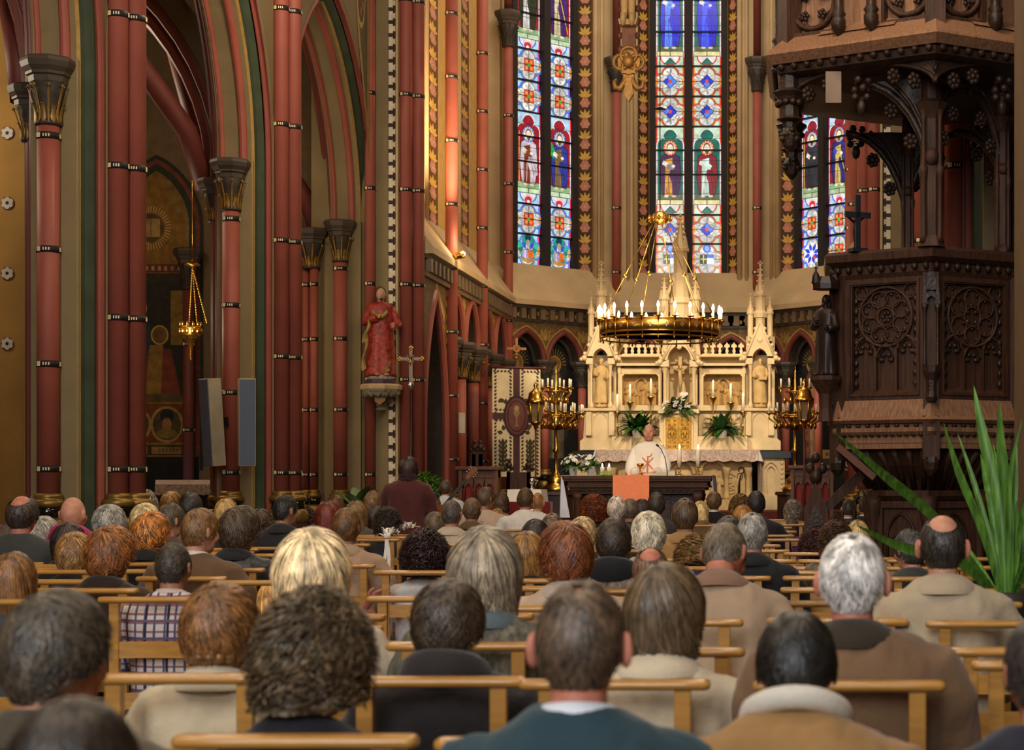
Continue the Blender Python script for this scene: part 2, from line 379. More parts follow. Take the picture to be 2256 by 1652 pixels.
def arcade_bay(ya, yb, mirrored, name):
    """ya..yb clear opening along Y; mouldings carried from the floor round the pointed arch"""
    X = mir if mirrored else (lambda x: x)
    fr = lambda u, v, d=0: Vector((X(d), u, v))
    w = (yb-ya)/2; uc = (ya+yb)/2; R = 1.42*w
    P = [(ya, 1.0)]+arch_pts(w, R, 14, ZS, uc)+[(yb, 1.0)]
    m = MB(); mats = [M_beige, M_goldp, M_green, M_red, M_redd]
    def roll(r, d, rad, a0, a1, k=6): return [(r+rad*cos(a0+(a1-a0)*i/k), d+rad*sin(a0+(a1-a0)*i/k)) for i in range(k+1)]
    m.sweep2(P, [(0, -6.45), (0, -6.08)], fr, [0]); m.sweep2(P, [(0, -6.08), (.02, -6.055)], fr, [1])
    m.sweep2(P, [(.02, -6.055), (.07, -6.04), (.13, -5.985)], fr, [2, 2], smooth=False)
    rl = roll(.155, -5.945, .035, pi*1.25, pi*2.6); m.sweep2(P, rl, fr, [3]*(len(rl)-1), smooth=True)
    m.sweep2(P, [(.17, -5.92), (.26, -5.905)], fr, [0])
    # aisle-side orders
    rl = roll(.05, -6.46, .032, 0, pi*1.6); m.sweep2(P, rl, fr, [4]*(len(rl)-1), smooth=True)
    m.sweep2(P, [(.06, -6.48), (.16, -6.52)], fr, [0]); rl = roll(.2, -6.545, .045, 0, pi*1.6); m.sweep2(P, rl, fr, [4]*(len(rl)-1), smooth=True)
    m.sweep2(P, [(.22, -6.57), (.3, -6.6), (.36, -6.62)], fr, [0, 0])
    # red rolls on the arch only, standing over the main shafts
    PA = arch_pts(w, R, 14, ZS, uc)
    for d in (-6.17, -6.40):
        rl = roll(0, d, .045, -pi*.5, -pi*1.5) if d > -6.3 else roll(0, d, .03, -pi*.5, -pi*1.5)
        m.sweep2(PA, rl, fr, [3]*(len(rl)-1), smooth=True)
    o = m.build('trim_arch', mats); struct(o)
    # wall over the arch
    m = MB()
    def off(r):
        n = len(PA); out = []
        for i, (u, v) in enumerate(PA):
            c = (uc+(R-w), ZS) if u <= uc else (uc-(R-w), ZS)
            dx, dy = u-c[0], v-c[1]; l = hypot(dx, dy)
            if abs(u-uc) < 1e-6: out.append((u, v+r*1.15))
            else: out.append((u+dx/l*r, v+dy/l*r))
        return out
    for x, r in ((-5.905, .25), (-6.62, .35)):
        Q = [(ya-.3, ZS)]+off(r)+[(yb+.3, ZS)]; vs = []; fs = []
        for u, v in Q: vs += [(X(x), u, v), (X(x), u, TOP)]
        for i in range(len(Q)-1): fs.append((2*i, 2*i+1, 2*i+3, 2*i+2))
        m.add(vs, fs, 0)
    struct(m.build(name, M_beige))
arcade_bay(P1-BAY+1.0, P1+.1, False, 'wall_nave_left'); arcade_bay(P1+1.0, P2+.1, False, 'wall_nave_left'); arcade_bay(P2+1.0, P3+.15, False, 'wall_nave_left')
# right arcade (largely hidden behind the pulpit)
pier(P1, True, 'red clustered pier on the right, behind the carved pulpit', False)
pier(P2, True, 'red clustered pier farther back on the right, glimpsed through the pulpit', False)
for a, b_ in ((P1-BAY+1.0, P1+.1), (P1+1.0, P2+.1), (P2+1.0, P3+.15)): arcade_bay(a, b_, True, 'wall_nave_right')
# earlier piers beside and behind the viewer: plain wall masses close the nave
for s in (0, 1):
    m = MB()
    for Y in (P1-BAY,):
        x0, x1 = sorted((mir(-6.85) if s else -6.85, mir(-5.9) if s else -5.9)); m.box(x0, x1, Y+.1, Y+1.0, 0, TOP); m.box(x0, x1, -7, Y-3.6, 0, TOP)
        m.box(x0, x1, Y-3.6, Y+.1, 8, TOP)
    struct(m.build('wall_nave_right_west' if s else 'wall_nave_left_west', mat('brown_wall_plaster', '#6b5235', .8, var=.1)))
# ---------------------------------------------------------------- crossing piers / chancel arch
YC = 23.62
for s in (0, 1):
    X = mir if s else (lambda x: x)
    t = thing('chancel_arch_pier', 'broad olive pier with black and white toothed stripe %s' % ('partly hidden behind the carved pulpit' if s else 'carrying the red robed statue'), 'pier', (X(-5.9), YC, 0), 'chancel arch piers')
    b = MB(); x0, x1 = sorted((X(-6.72), X(-5.5))); b.box(x0, x1, YC+.05, YC+.9, 0, TOP)
    x0, x1 = sorted((X(-6.52), X(-6.04))); b.box(x0, x1, YC-.02, YC+.1, 0, ZS)
    b.build('pier_body', M_beige, t)
    shaft(t, X(-6.29), YC-.1, .09, ZB, ZS-.52, [1.57, 2.43, 3.37, 4.30], name='main_shaft'); capital(t, X(-6.29), YC-.1, .09, ZS-.54, ZS); base(t, X(-6.29), YC-.1, .09, ZB)
    for xx, yy in ((-6.78, YC+.02), (-6.655, YC-.05)):
        shaft(t, X(xx), yy, .055, ZB, ZS-.62, [1.57, 2.43, 3.37, 4.1], name='aisle_shaft', n=14); base(t, X(xx), yy, .06, ZB)
    capital(t, X(-6.70), YC-.02, .1, ZS-.62, ZS-.1, 1.05)
    shaft(t, X(-5.915), YC-.02, .07, ZB, TOP, [1.57+1.27*i for i in range(8)], name='wall_shaft'); base(t, X(-5.915), YC-.02, .075, ZB)
    # toothed stripe
    fr = frame((X(-5.64), YC+.045, 0), (-1 if s else 1, 0, 0), (0, 0, 1), (0, -1, 0)); p = Pic(fr)
    p.rect(-.05, 1.4, .062, TOP, '#3c2c20')
    z = 1.45
    while z < TOP-.2:
        p.rect(-.045, z, .012, z+.12, '#e2d3b6'); p.rect(.012, z+.028, .036, z+.092, '#e2d3b6'); p.rect(.036, z-.02+.04, .045, z+.1, '#e2d3b6'); z += .172
    p.build('toothed_stripe', A_paint, t)
    b = MB(); x0, x1 = sorted((X(-5.575), X(-5.545))); b.box(x0, x1, YC-.02, YC+.06, ZB, TOP); b.build('edge_roll', M_beigel, t)
    for xx, yy in ((-5.46, YC+.08), (-5.325, YC+.2)): shaft(t, X(xx), yy, .085, ZB, TOP, [1.57+1.27*i for i in range(8)], name='vault_shaft', n=20); base(t, X(xx), yy, .09, ZB)
    # spandrel panel on the nave wall over the last arch
fr = frame((-5.90, 0, 0), (0, 1, 0), (0, 0, 1), (1, 0, 0)); p = Pic(fr, .001)
p.poly([(22.42, 9.5), (23.5, 9.5), (23.5, 5.6), (23.3, 6.3), (22.9, 7.3)], '#b3945c'); p.poly([(22.62, 9.5), (23.38, 9.5), (23.38, 6.3), (23.0, 7.3)], '#6c6446')
p.ell(23.06, 8.0, .24, .62, '#c9a869', 24); p.ell(23.06, 8.0, .2, .55, '#6b5140', 24)
for k in range(9): p.ell(23.06+.11*sin(k*2.1), 7.6+k*.1, .05, .06, '#9a7c58', 8)
tag(p.build('spandrel_medallion', A_paint), 'tan painted spandrel with an oval medallion above the farthest left arch', 'wall painting')
# ---------------------------------------------------------------- aisle beyond the left arcade
for Y in (P1+.5, P2+.5):
    fr = frame((0, Y, 0), (1, 0, 0), (0, 0, 1), (0, -1, 0)); w = 2.25; uc = -8.85; PA = arch_pts(w, 2.75, 12, 4.75, uc); m = MB()
    for r, d, rad in ((.0, 0, .11), (.12, .16, .07), (.12, -.16, .07)):
        rl = [(r+rad*cos(2*pi*i/8), d+rad*sin(2*pi*i/8)) for i in range(9)]; m.sweep2(PA, rl, fr, [0]*8, smooth=True)
    m.sweep2(PA, [(.1, -.2), (.1, .2)], fr, [1]); m.sweep2(PA, [(.1, .2), (.42, .2)], fr, [1])
    struct(m.build('trim_aisle_rib', [M_redd, mat('aisle_vault_plaster', '#6f6048')]))
    m = MB(); m.path([(-6.7, Y+.0, 4.7), (-6.85, Y+.2, 5.3), (-7.5, Y+1.2, 6.6), (-8.9, Y+2.3, 7.9), (-10.4, Y+3.5, 6.4), (-10.9, Y+4.3, 4.8)], .11, 8); m.path([(-10.9, Y, 4.8), (-10.3, Y+1.1, 6.6), (-8.9, Y+2.3, 7.9), (-7.5, Y+3.4, 6.5), (-6.85, Y+4.35, 5.3), (-6.7, Y+4.5, 4.7)], .11, 8)
    struct(m.build('trim_vault_rib', M_redd))
YE = 25.0
m = MB(); m.box(-11.2, -6.4, YE+.01, YE+.3, 0, 8.6); struct(m.build('wall_aisle_east', mat('aisle_wall_plaster', '#6e5a3e', .85, var=.15)))
# mural on the aisle end wall
k = YE/F; mu = lambda px: (px-345)*k; mv = lambda py: Z_(py, YE)
fr = frame((X_(345, YE), YE, 0), (1, 0, 0), (0, 0, 1), (0, -1, 0)); p = Pic(fr, .001)
def niche(e, col): p.poly([(-.52-e, mv(1035)), (-.52-e, mv(500))]+[(u, v+mv(500)) for u, v in arch_pts(.52+e, .98+e, 8)]+[(.52+e, mv(1035))], col)
niche(.14, '#2b2a22'); niche(.09, '#75382a'); niche(.03, '#2f3326'); niche(-.06, '#8a6426')
for j in range(7):
    for s in (-1, 1): p.ell(s*(.16+.05*j if j < 4 else .43), mv(400)+(-.02-j*.13), .03, .035, '#7a7156', 8)
for j in range(40): a = 2*pi*j/40; p.line(mu(333)+.2*cos(a), mv(502)+.22*sin(a), mu(333)+.28*cos(a), mv(502)+.31*sin(a), .014, '#c9a664')
p.ell(mu(333), mv(502), .18, .2, '#5a4522', 20); p.rect(mu(333)-.13, mv(502)-.13, mu(333)+.13, mv(502)+.13, '#a98b4e'); p.line(mu(333), mv(502)-.12, mu(333), mv(502)+.13, .012, '#6f5729')
p.rect(-.46, mv(600), .46, mv(582), '#6b3226')
for j in range(10): p.rect(-.43+j*.09, mv(596), -.39+j*.09, mv(586), '#b08a63')
p.rect(-.46, mv(622), .46, mv(602), '#3a3022'); p.rect(-.46, mv(870), .46, mv(622), '#2e2b26'); p.rect(.2, mv(760), .38, mv(640), '#8a6d2c')
for hx, hy, rb, cl in ((mu(305), mv(680), '#233138', '#2c3a42'), (mu(352), mv(738), '#8a6a2e', '#7a3a2b')):
    p.poly([(hx-.24, mv(868)), (hx-.16, hy-.2), (hx+.16, hy-.2), (hx+.3, mv(868))], cl); p.poly([(hx-.2, mv(868)), (hx-.14, hy-.14), (hx+.05, hy-.14), (hx+.02, mv(868))], rb)
    p.ell(hx, hy, .125, .14, '#c29a3f', 18); p.ell(hx, hy, .105, .12, '#6e5527', 18); p.ell(hx-.01, hy-.02, .06, .085, '#6a4a30', 12)
p.rect(-.5, mv(885), .5, mv(868), '#5a4a2a'); p.rect(-.5, mv(975), .5, mv(890), '#6c3a1c')
for u in (mu(297), mu(368)):
    p.ell(u, mv(935), .235, .26, '#9a7c46', 22); p.ell(u, mv(935), .2, .225, '#4d4324', 22); p.ell(u, mv(918), .1, .11, '#20242a', 12); p.ell(u-.0, mv(935), .07, .1, '#9a6a3c', 12); p.ell(u, mv(955), .15, .07, '#7a642f', 12)
p.rect(-.5, mv(1003), .5, mv(980), '#3a2d1a')
for a, b_ in ((295, 325), (334, 400)): p.rect(mu(a), mv(1000), mu(b_), mv(984), '#8a6c36')
for j in range(6): p.rect(mu(350)+j*.05, mv(996), mu(350)+j*.05+.02, mv(988), '#5b4322')
p.rect(-.6, mv(1110), .6, mv(1006), '#161613')
tag(p.build('wall_mural', A_dull), 'dim painted niche with haloed figures and round portraits on the aisle end wall', 'mural')
t = thing('aisle_column', 'dark red column with carved capital beside the dim mural', 'column', (X_(415, YE-.2), YE-.2, 0))
shaft(t, X_(415, YE-.2), YE-.2, .075, 1.2, Z_(640, YE), [2.2, 3.4], M_redd); capital(t, X_(415, YE-.2), YE-.2, .085, Z_(640, YE), Z_(552, YE), gold=False); base(t, X_(415, YE-.2), YE-.2, .085, 1.3)
t = thing('aisle_column', 'dark red column with gilded capital seen through the farthest left arch', 'column', (X_(667, YE-.1), YE-.1, 0))
shaft(t, X_(667, YE-.1), YE-.1, .07, 1.2, Z_(625, YE), [1.9, 3.0, 4.1], M_redd); capital(t, X_(667, YE-.1), YE-.1, .08, Z_(625, YE), Z_(545, YE)); base(t, X_(667, YE-.1), YE-.1, .08, 1.3)
# painted flowers on the outer aisle wall, seen at the left edge
YF = 16.4
m = MB(); m.box(-9.2, X_(34, YF)+.12, YF+.01, YF+.25, 0, 8.6); struct(m.build('wall_aisle_chapel', M_ochre))
fr = frame((0, YF, 0), (1, 0, 0), (0, 0, 1), (0, -1, 0)); p = Pic(fr, .001)
for py in (293, 447, 602, 757):
    u, v = X_(16, YF), Z_(py, YF); p.ell(u, v, .062, .062, '#6a4436', 16)
    for j in range(6): a = pi/6+j*pi/3; p.ell(u+.036*cos(a), v+.036*sin(a), .023, .023, '#cfc9bd', 8)
    p.ell(u, v, .016, .016, '#2a2a2c', 8)
tag(p.build('painted_flowers', A_paint), 'column of white six-petalled flowers painted on ochre wall at the left edge', 'wall painting')
# ---------------------------------------------------------------- chancel walls and apse
AP, YCn = 2.97, 32.3; S8 = 2*AP*math.tan(pi/8); YK = YCn-AP*(1-math.tan(pi/8)) if False else YCn-(AP-S8/2)
ZL = 4.62; ZW = 5.34                     # cornice edge, window sill
XL = AX-AP
def facet(i):
    """lower wall facets: origin at left end, U to the right seen from inside, N towards the room"""
    pts = [(XL, YC+.28), (XL, YK), (AX-S8/2, YCn), (AX+S8/2, YCn), (AX+AP, YK), (AX+AP, YC+.28)]
    a, b = Vector(pts[i]+(0,)), Vector(pts[i+1]+(0,)); u = (b-a); L = u.length; u.normalize(); n = Vector((u.y, -u.x, 0))
    return a, u, n, L
SIDE = {1: 'left', 2: 'middle', 3: 'right'}; NTH = ('first', 'second', 'third')
M_spand = mat('painted_spandrel', '#6e5432', .7, var=.35, scale=14)
WINP = {}
def ornament(p, u, v0, v1, w, pal):
    """vertical band of rosettes and palmettes"""
    p.rect(u-w/2-.03, v0, u+w/2+.03, v1, pal[4]); p.rect(u-w/2-.018, v0, u+w/2+.018, v1, pal[3]); p.rect(u-w/2, v0, u+w/2, v1, pal[0])
    v = v0+.12; k = 0
    while v < v1-.1:
        if k % 2 == 0:
            for j in range(6): a = j*pi/3; p.ell(u+.05*w/.22*cos(a), v+.052*sin(a), .036*w/.22, .036, pal[1], 8)
            p.ell(u, v, .02, .022, pal[2], 8)
        else:
            for a, L in ((pi/2, .17), (pi/2+.55, .15), (pi/2-.55, .15), (pi/2+1.15, .12), (pi/2-1.15, .12)): p.leaf(u, v-.08, a, L*w/.22 if abs(a-pi/2) > .3 else L, .055, pal[2])
            for s in (-1, 1): p.leaf(u, v-.09, pi/2+s*2.2, .08, .035, pal[1])
        v += .19; k += 1
PAL = ['#4a3218', '#c88470', '#d4a850', '#8a5a30', '#c4a670']
def dado(i, n, z_cap=3.6, door=None):
    a, u, n_, L = facet(i); fr = frame(a, u, (0, 0, 1), n_); z0 = .9; hw = L/n/2
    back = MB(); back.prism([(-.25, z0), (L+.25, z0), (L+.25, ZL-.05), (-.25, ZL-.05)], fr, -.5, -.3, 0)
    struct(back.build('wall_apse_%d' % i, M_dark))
    # spandrel sheet pierced by the arches
    m = MB()
    for j in range(n):
        pa = Pic(lambda x, y, d=0: fr(x, y, d+.002), .001); fig = Pic(lambda x, y, d=0: fr(x, y, d-.295), .001)
        c = L*(j+.5)/n; w = hw-.07; Rr = w*1.55; A = arch_pts(w, Rr, 8, z_cap, c)
        vs = []; fs = []
        for x, z in [(c-hw, z_cap)]+A+[(c+hw, z_cap)]: vs += [fr(x, z, 0), fr(x, ZL-.1, 0)]
        for q in range(len(A)+1): fs.append((2*q, 2*q+1, 2*q+3, 2*q+2))
        m.add(vs, fs, 0)
        rl = [(.03+.05*cos(t), .0+.05*sin(t)) for t in [k*pi/4 for k in range(9)]]; m.sweep2(A, rl, fr, [1]*8, smooth=True)
        m.sweep2(A, [(0, 0), (-.02, -.3)], fr, [2]); m.sweep2(A, [(.085, .012), (.115, .012)], fr, [3])
        A2 = arch_pts(w*.8, Rr*.8, 6, z_cap, c); m.sweep2(A2, [(.02+.03*cos(k*pi/3), -.18+.03*sin(k*pi/3)) for k in range(7)], fr, [2]*6)
        # gold scrolls
        for s in (-1, 1):
            x = c+s*(hw-.005); base_ = z_cap+.36
            for q, an in enumerate((0, .5, -.5, 1.0, -1.0)): pa.leaf(x, base_, pi/2+an, .22, .06, '#b8924c')
            for q in range(4): pa.ell(x-s*.02*q, base_+.34+.1*q, .05, .05, '#a8854a', 8); pa.ell(x-s*.02*q, base_+.34+.1*q, .03, .03, '#4d3a22', 8)
            for q in range(3): pa.ell(x-s*(.14+.1*q), ZL-.2-.03*q, .04, .04, '#a8854a', 8)
        # painted saint on the back wall
        hz = z_cap-.02; rb = R_.choice(['#6b4032', '#5a5140', '#74583f', '#4e463c'])
        fig.poly([(c-.22, 1.9), (c-.2, hz-.35), (c-.1, hz-.12), (c+.1, hz-.12), (c+.2, hz-.35), (c+.22, 1.9)], rb)
        fig.poly([(c-.05, 1.9), (c-.08, hz-.2), (c+.08, hz-.2), (c+.04, 1.9)], '#8a785a')
        for q in range(14): an = pi*q/13; fig.line(c+.17*cos(an), hz+.17*sin(an), c+.26*cos(an), hz+.28*sin(an), .016, '#8b6f3e')
        fig.ell(c, hz, .15, .16, '#a2803c', 18); fig.ell(c, hz, .12, .13, '#7c6231', 18); fig.ell(c, hz-.02, .06, .085, '#a08566', 12)
        tag(pa.build('gold_scrollwork', A_paint), 'gold scrolls beside the %s blind arch of the %s apse side' % (NTH[j], SIDE[i]), 'wall painting')
        tag(fig.build('painted_saint', A_dull), 'dim painted saint inside the %s blind arch of the %s apse side' % (NTH[j], SIDE[i]), 'wall painting')
    struct(m.build('wall_apse_arcade_%d' % i, [M_spand, M_redd, M_dkst, M_goldp]))
    for j in range(0, n+1):
        c = L*j/n
        if j in (0, n) and i in (1, 2, 3): continue
        q = fr(max(.09, min(L-.09, c)), 0, -.02)
        t = thing('arcade_column', 'small red column with leafy capital, %s from the left on the %s apse side' % (('first', 'second', 'third', 'fourth')[j], SIDE[i]), 'column', (q.x, q.y, 1.0), 'small columns of the blind arcade')
        shaft(t, q.x, q.y, .075, 1.65, z_cap-.42, (), M_red, 'shaft', 14); capital(t, q.x, q.y, .08, z_cap-.42, z_cap+.02, 1.1, gold=False); base(t, q.x, q.y, .08, 1.7, .85)
    # dark frieze, corbels and sloping sill
    s = MB(); s.prism([(-.02, ZL-.12), (L+.02, ZL-.12), (L+.02, ZL-.06), (-.02, ZL-.06)], fr, -.3, .07, 1); s.prism([(0, ZL-.35), (L, ZL-.35), (L, ZL-.3), (0, ZL-.3)], fr, -.3, .05, 1)
    s.prism([(0, ZL-.3), (L, ZL-.3), (L, ZL-.12), (0, ZL-.12)], fr, -.3, -.0, 2)
    k = int(L/.2)
    for q in range(k): x = L*(q+.5)/k; s.prism([(x-.05, ZL-.3), (x+.05, ZL-.3), (x+.05, ZL-.12), (x-.05, ZL-.12)], fr, 0, .08, 3)
    s.prism([(0, .5), (L, .5), (L, 1.65), (0, 1.65)], fr, -.5, -.05, 4)
    ex = .07*math.tan(pi/8)
    s.add([fr(-ex*0-.0, ZL-.06, .14), fr(L, ZL-.06, .14), fr(L, ZL+.03, .14), fr(0, ZL+.03, .14), fr(-.14, ZW, -.42), fr(L+.14, ZW, -.42), fr(0, ZL-.06, -.3), fr(L, ZL-.06, -.3)], [(0, 1, 2, 3), (3, 2, 5, 4), (0, 6, 7, 1)], 0)
    struct(s.build('trim_cornice_%d' % i, [M_beigel, M_dkst, M_woodd, mat('corbel_stone', '#6e5a42'), mat('dark_green_plinth', '#252a22', .5)]))
def clad(i, win=True):
    a, u, n_, L = facet(i); fr = frame(a, u, (0, 0, 1), n_); D = -.34; RD = -.62; e = .14
    gw = .645; c = L/2; m = MB(); zt = TOP
    if win:
        H = 12.2; so, si = .96, .70      # outer and inner half widths of the splay
        m.add([fr(-e, ZW-.4, D), fr(c-so, ZW-.4, D), fr(c-so, zt, D), fr(-e, zt, D), fr(c+so, ZW-.4, D), fr(L+e, ZW-.4, D), fr(L+e, zt, D), fr(c+so, zt, D)], [(0, 1, 2, 3), (4, 5, 6, 7)], 0)
        m.add([fr(c-so, ZW-.4, D), fr(c-si, ZW-.1, RD), fr(c-si, zt, RD), fr(c-so, zt, D), fr(c+so, ZW-.4, D), fr(c+si, ZW-.1, RD), fr(c+si, zt, RD), fr(c+so, zt, D)], [(0, 1, 2, 3), (4, 5, 6, 7)], 0)
        for s in (-1, 1):   # rounded mouldings at the splay edges and wall
            for x, d, r in ((c+s*so, D, .05), (c+s*(so+.13), D+.02, .035)): m.path([fr(x, ZW-.35, d), fr(x, zt, d)], r, 8, 1)
        m.add([fr(c-so, ZW-.28, D+.03), fr(c+so, ZW-.28, D+.03), fr(c+si, ZW, RD), fr(c-si, ZW, RD)], [(0, 1, 2, 3)], 1)
        m.prism([(c-si, ZW-.1), (c+si, ZW-.1), (c+si, ZW), (c-si, ZW)], fr, RD-.1, RD+.02, 1)
    else:
        m.add([fr(-e, ZW-.4, D), fr(L+e, ZW-.4, D), fr(L+e, zt, D), fr(-e, zt, D)], [(0, 1, 2, 3)], 0)
    struct(m.build('wall_apse_upper_%d' % i, [M_beigel, M_beigel]))
    p = Pic(lambda x, y, d=0: fr(x, y, d), .001)
    if win:
        for s in (-1, 1):
            dx, dd = (si-so), (RD-D); l = hypot(dx, dd)
            o = fr(c+s*so, 0, D); U = (fr(c+s*si, 0, RD)-o).normalized(); nn = U.cross(Vector((0, 0, 1)));
            if nn.dot(n_) < 0: nn = -nn
            q = Pic(frame(o, U, (0, 0, 1), nn), .001); ornament(q, l*.5, ZW-.1, 12.5, .25, PAL)
            tag(q.build('painted_border', A_paint), 'brown border of gold palmettes and pink rosettes %s of %s' % ('left' if s < 0 else 'right', {1: 'the left apse window', 2: 'the middle apse window', 3: 'the right apse window'}[i]), 'wall painting')
        WINP[i] = (frame(fr(c, ZW, RD+.01), u, (0, 0, 1), n_), n_)
for i in (1, 2, 3): dado(i, 3); clad(i)
# straight chancel walls: bays between tall shafts
for side, i in ((0, 0), (1, 4)):
    a, u, n_, L = facet(i); fr = frame(a, u, (0, 0, 1), n_)
    Ys = [25.6, 27.97]; us = [abs(y-(YC+.28)) for y in Ys]
    if side: us = [L-x for x in us][::-1]
    m = MB(); m.prism([(0, .5), (L, .5), (L, ZL-.05), (0, ZL-.05)], fr, -.6, -.42, 0); struct(m.build('wall_chancel_%s' % ('right' if side else 'left'), M_dark))  # blackish back stands in for the dark depth seen through the doorway
    m = MB(); pa = Pic(lambda x, y, d=0: fr(x, y, d+.002), .001); ed = [0]+us+[L]
    bays = [(ed[k], ed[k+1]) for k in range(3)]; CN = [-1]
    doorbay = 2 if side else 0
    for k, (b0, b1) in enumerate(bays):
        nA = 1 if k == doorbay else 2; zc = 2.2 if k == doorbay else 3.55
        for j in range(nA):
            hw = (b1-b0)/nA/2; c = b0+hw*(2*j+1); w = hw-(.14 if nA == 1 else .1); Rr = w*(2.6 if nA == 1 else 1.5); A = arch_pts(w, Rr, 9, zc, c)
            if nA == 1:
                top = max(z for x, z in A); A = [(x, zc+(z-zc)*(4.05-zc)/(top-zc)) for x, z in A]
            vs = []; fs = []
            for x, z in [(c-hw, zc)]+A+[(c+hw, zc)]: vs += [fr(x, z, 0), fr(x, ZL-.1, 0)]
            for q in range(len(A)+1): fs.append((2*q, 2*q+1, 2*q+3, 2*q+2))
            m.add(vs, fs, 0)
            A_ = ([(c-w, .8)]+A+[(c+w, .8)]) if nA == 1 else A
            m.sweep2(A_, [(.03+.055*cos(q*pi/4), .0+.055*sin(q*pi/4)) for q in range(9)], fr, [1]*8, smooth=True); m.sweep2(A_, [(0, 0), (-.03, -.4)], fr, [2])
            if nA > 1: m.sweep2(A_, [(-.02+.05*cos(q*pi/4), -.2+.05*sin(q*pi/4)) for q in range(9)], fr, [1]*8, smooth=True)
            if nA == 1: m.add([fr(c-hw, .8, 0), fr(c-w, .8, 0), fr(c-w, zc, 0), fr(c-hw, zc, 0), fr(c+w, .8, 0), fr(c+hw, .8, 0), fr(c+hw, zc, 0), fr(c+w, zc, 0)], [(0, 1, 2, 3), (4, 5, 6, 7)], 0)
            for s in (-1, 1):
                x0 = c+s*(hw-.05); zz = zc+.35 if nA > 1 else 2.6
                while zz < ZL-.4:
                    pa.leaf(x0, zz, pi/2, .2, .08, '#c79d4a'); pa.leaf(x0, zz, pi/2+.7, .14, .05, '#b58b40'); pa.leaf(x0, zz, pi/2-.7, .14, .05, '#b58b40'); zz += .17
            if nA == 1:
                for q in range(9):
                    zz = 4.05+.02*q; x = c+(-1 if side else 1)*(.1+.06*q)
                    for s in (0, 1): pa.leaf(x, 3.95-q*.05+s*.2, pi/2, .2, .07, '#c79d4a')
            else:
                for xs in ((c-hw, c+hw) if j == nA-1 else (c-hw,)):
                    q = fr(max(b0+.17, min(b1-.17, xs)), 0, -.05); CN[0] += 1
                    t = thing('arcade_column', 'small red column with leafy capital on the %s chancel wall, %s' % ('right' if side else 'left', ('nearest the nave', 'second from the nave', 'third from the nave', 'fourth from the nave', 'fifth from the nave', 'deepest in')[CN[0] if not side else 5-CN[0]]), 'column', (q.x, q.y, .8), 'small columns of the blind arcade')
                    shaft(t, q.x, q.y, .09, 1.3, zc-.5, (), M_red, 'shaft', 14); capital(t, q.x, q.y, .095, zc-.5, zc+.03, 1.1); base(t, q.x, q.y, .09, 1.35, .6)
    s = MB(); s.prism([(0, ZL-.12), (L, ZL-.12), (L, ZL-.06), (0, ZL-.06)], fr, -.3, .07, 1); s.prism([(0, ZL-.36), (L, ZL-.36), (L, ZL-.3), (0, ZL-.3)], fr, -.3, .06, 3)
    s.prism([(0, ZL-.3), (L, ZL-.3), (L, ZL-.12), (0, ZL-.12)], fr, -.3, 0, 2); k = int(L/.26)
    for q in range(k): x = L*(q+.5)/k; s.prism([(x-.06, ZL-.3), (x+.06, ZL-.3), (x+.06, ZL-.12), (x-.06, ZL-.12)], fr, 0, .12, 3)
    s.add([fr(0, ZL-.06, .16), fr(L, ZL-.06, .16), fr(L, ZL+.03, .16), fr(0, ZL+.03, .16), fr(0, ZW, -.36), fr(L, ZW, -.36), fr(0, ZL-.06, -.3), fr(L, ZL-.06, -.3)], [(0, 1, 2, 3), (3, 2, 5, 4), (0, 6, 7, 1), (0, 3, 4, 6), (1, 7, 5, 2)], 0)
    struct(s.build('trim_cornice_%s' % ('right' if side else 'left'), [M_beigel, M_dkst, M_woodd, mat('corbel_stone', '#6e5a42')]))
    struct(m.build('wall_chancel_arcade_%s' % ('right' if side else 'left'), [M_spand, M_red, M_dkst, M_goldp]))
    tag(pa.build('gold_scrollwork', A_paint), 'gold scrolls round the pointed doorway and twin arches of the %s chancel wall' % ('right' if side else 'left'), 'wall painting')
    m = MB(); m.add([fr(-.2, ZW-.4, -.34), fr(L+.14, ZW-.4, -.34), fr(L+.14, TOP, -.34), fr(-.2, TOP, -.34)], [(0, 1, 2, 3)], 0)
    for b0, b1 in bays:
        for x, r in ((b1-.55, .05), (b1-.3, .06), (b1-.16, .04), (b0+.1, .04)) if not side else ((b0+.55, .05), (b0+.3, .06), (b0+.16, .04), (b1-.1, .04)): m.path([fr(x, ZW-.3, -.33), fr(x, TOP, -.33)], r, 8, 1)
    struct(m.build('wall_chancel_upper_%s' % ('right' if side else 'left'), [mat('golden_plaster', '#bd9450', .8, var=.1), M_beigel]))
    for q, (b0, b1) in enumerate(bays):
        for j, (x, w) in enumerate((((b0+.2+.38 if not side else b1-.2-.38), .62),)):
            p = Pic(lambda uu, v, d=0: fr(x+uu*w/.22, v, d-.335), .001)
            ornament(p, 0, ZW-.1, 12.5, .22, ['#6a4a26', '#c48a78', '#dcae52', '#6e4a24', '#c4a670'])
            tag(p.build('painted_border', A_paint), 'tall gold and rose patterned border in the %s bay of the %s chancel wall' % (('nearest', 'middle', 'deepest')[2-q if side else q], 'right' if side else 'left'), 'wall painting')
    for j, x in enumerate(us):
        q = fr(x, 0, .06); t = thing('wall_shaft', 'tall red ringed wall shaft between bays of the %s chancel wall, %s' % ('right' if side else 'left', 'nearer one' if (j == 0) != bool(side) else 'farther one'), 'column', (q.x, q.y, .6), 'tall shafts of the chancel')
        shaft(t, q.x, q.y, .088, 1.2, TOP, [1.8+.92*k for k in range(13)], name='shaft'); base(t, q.x, q.y, .09, 1.3, .58)
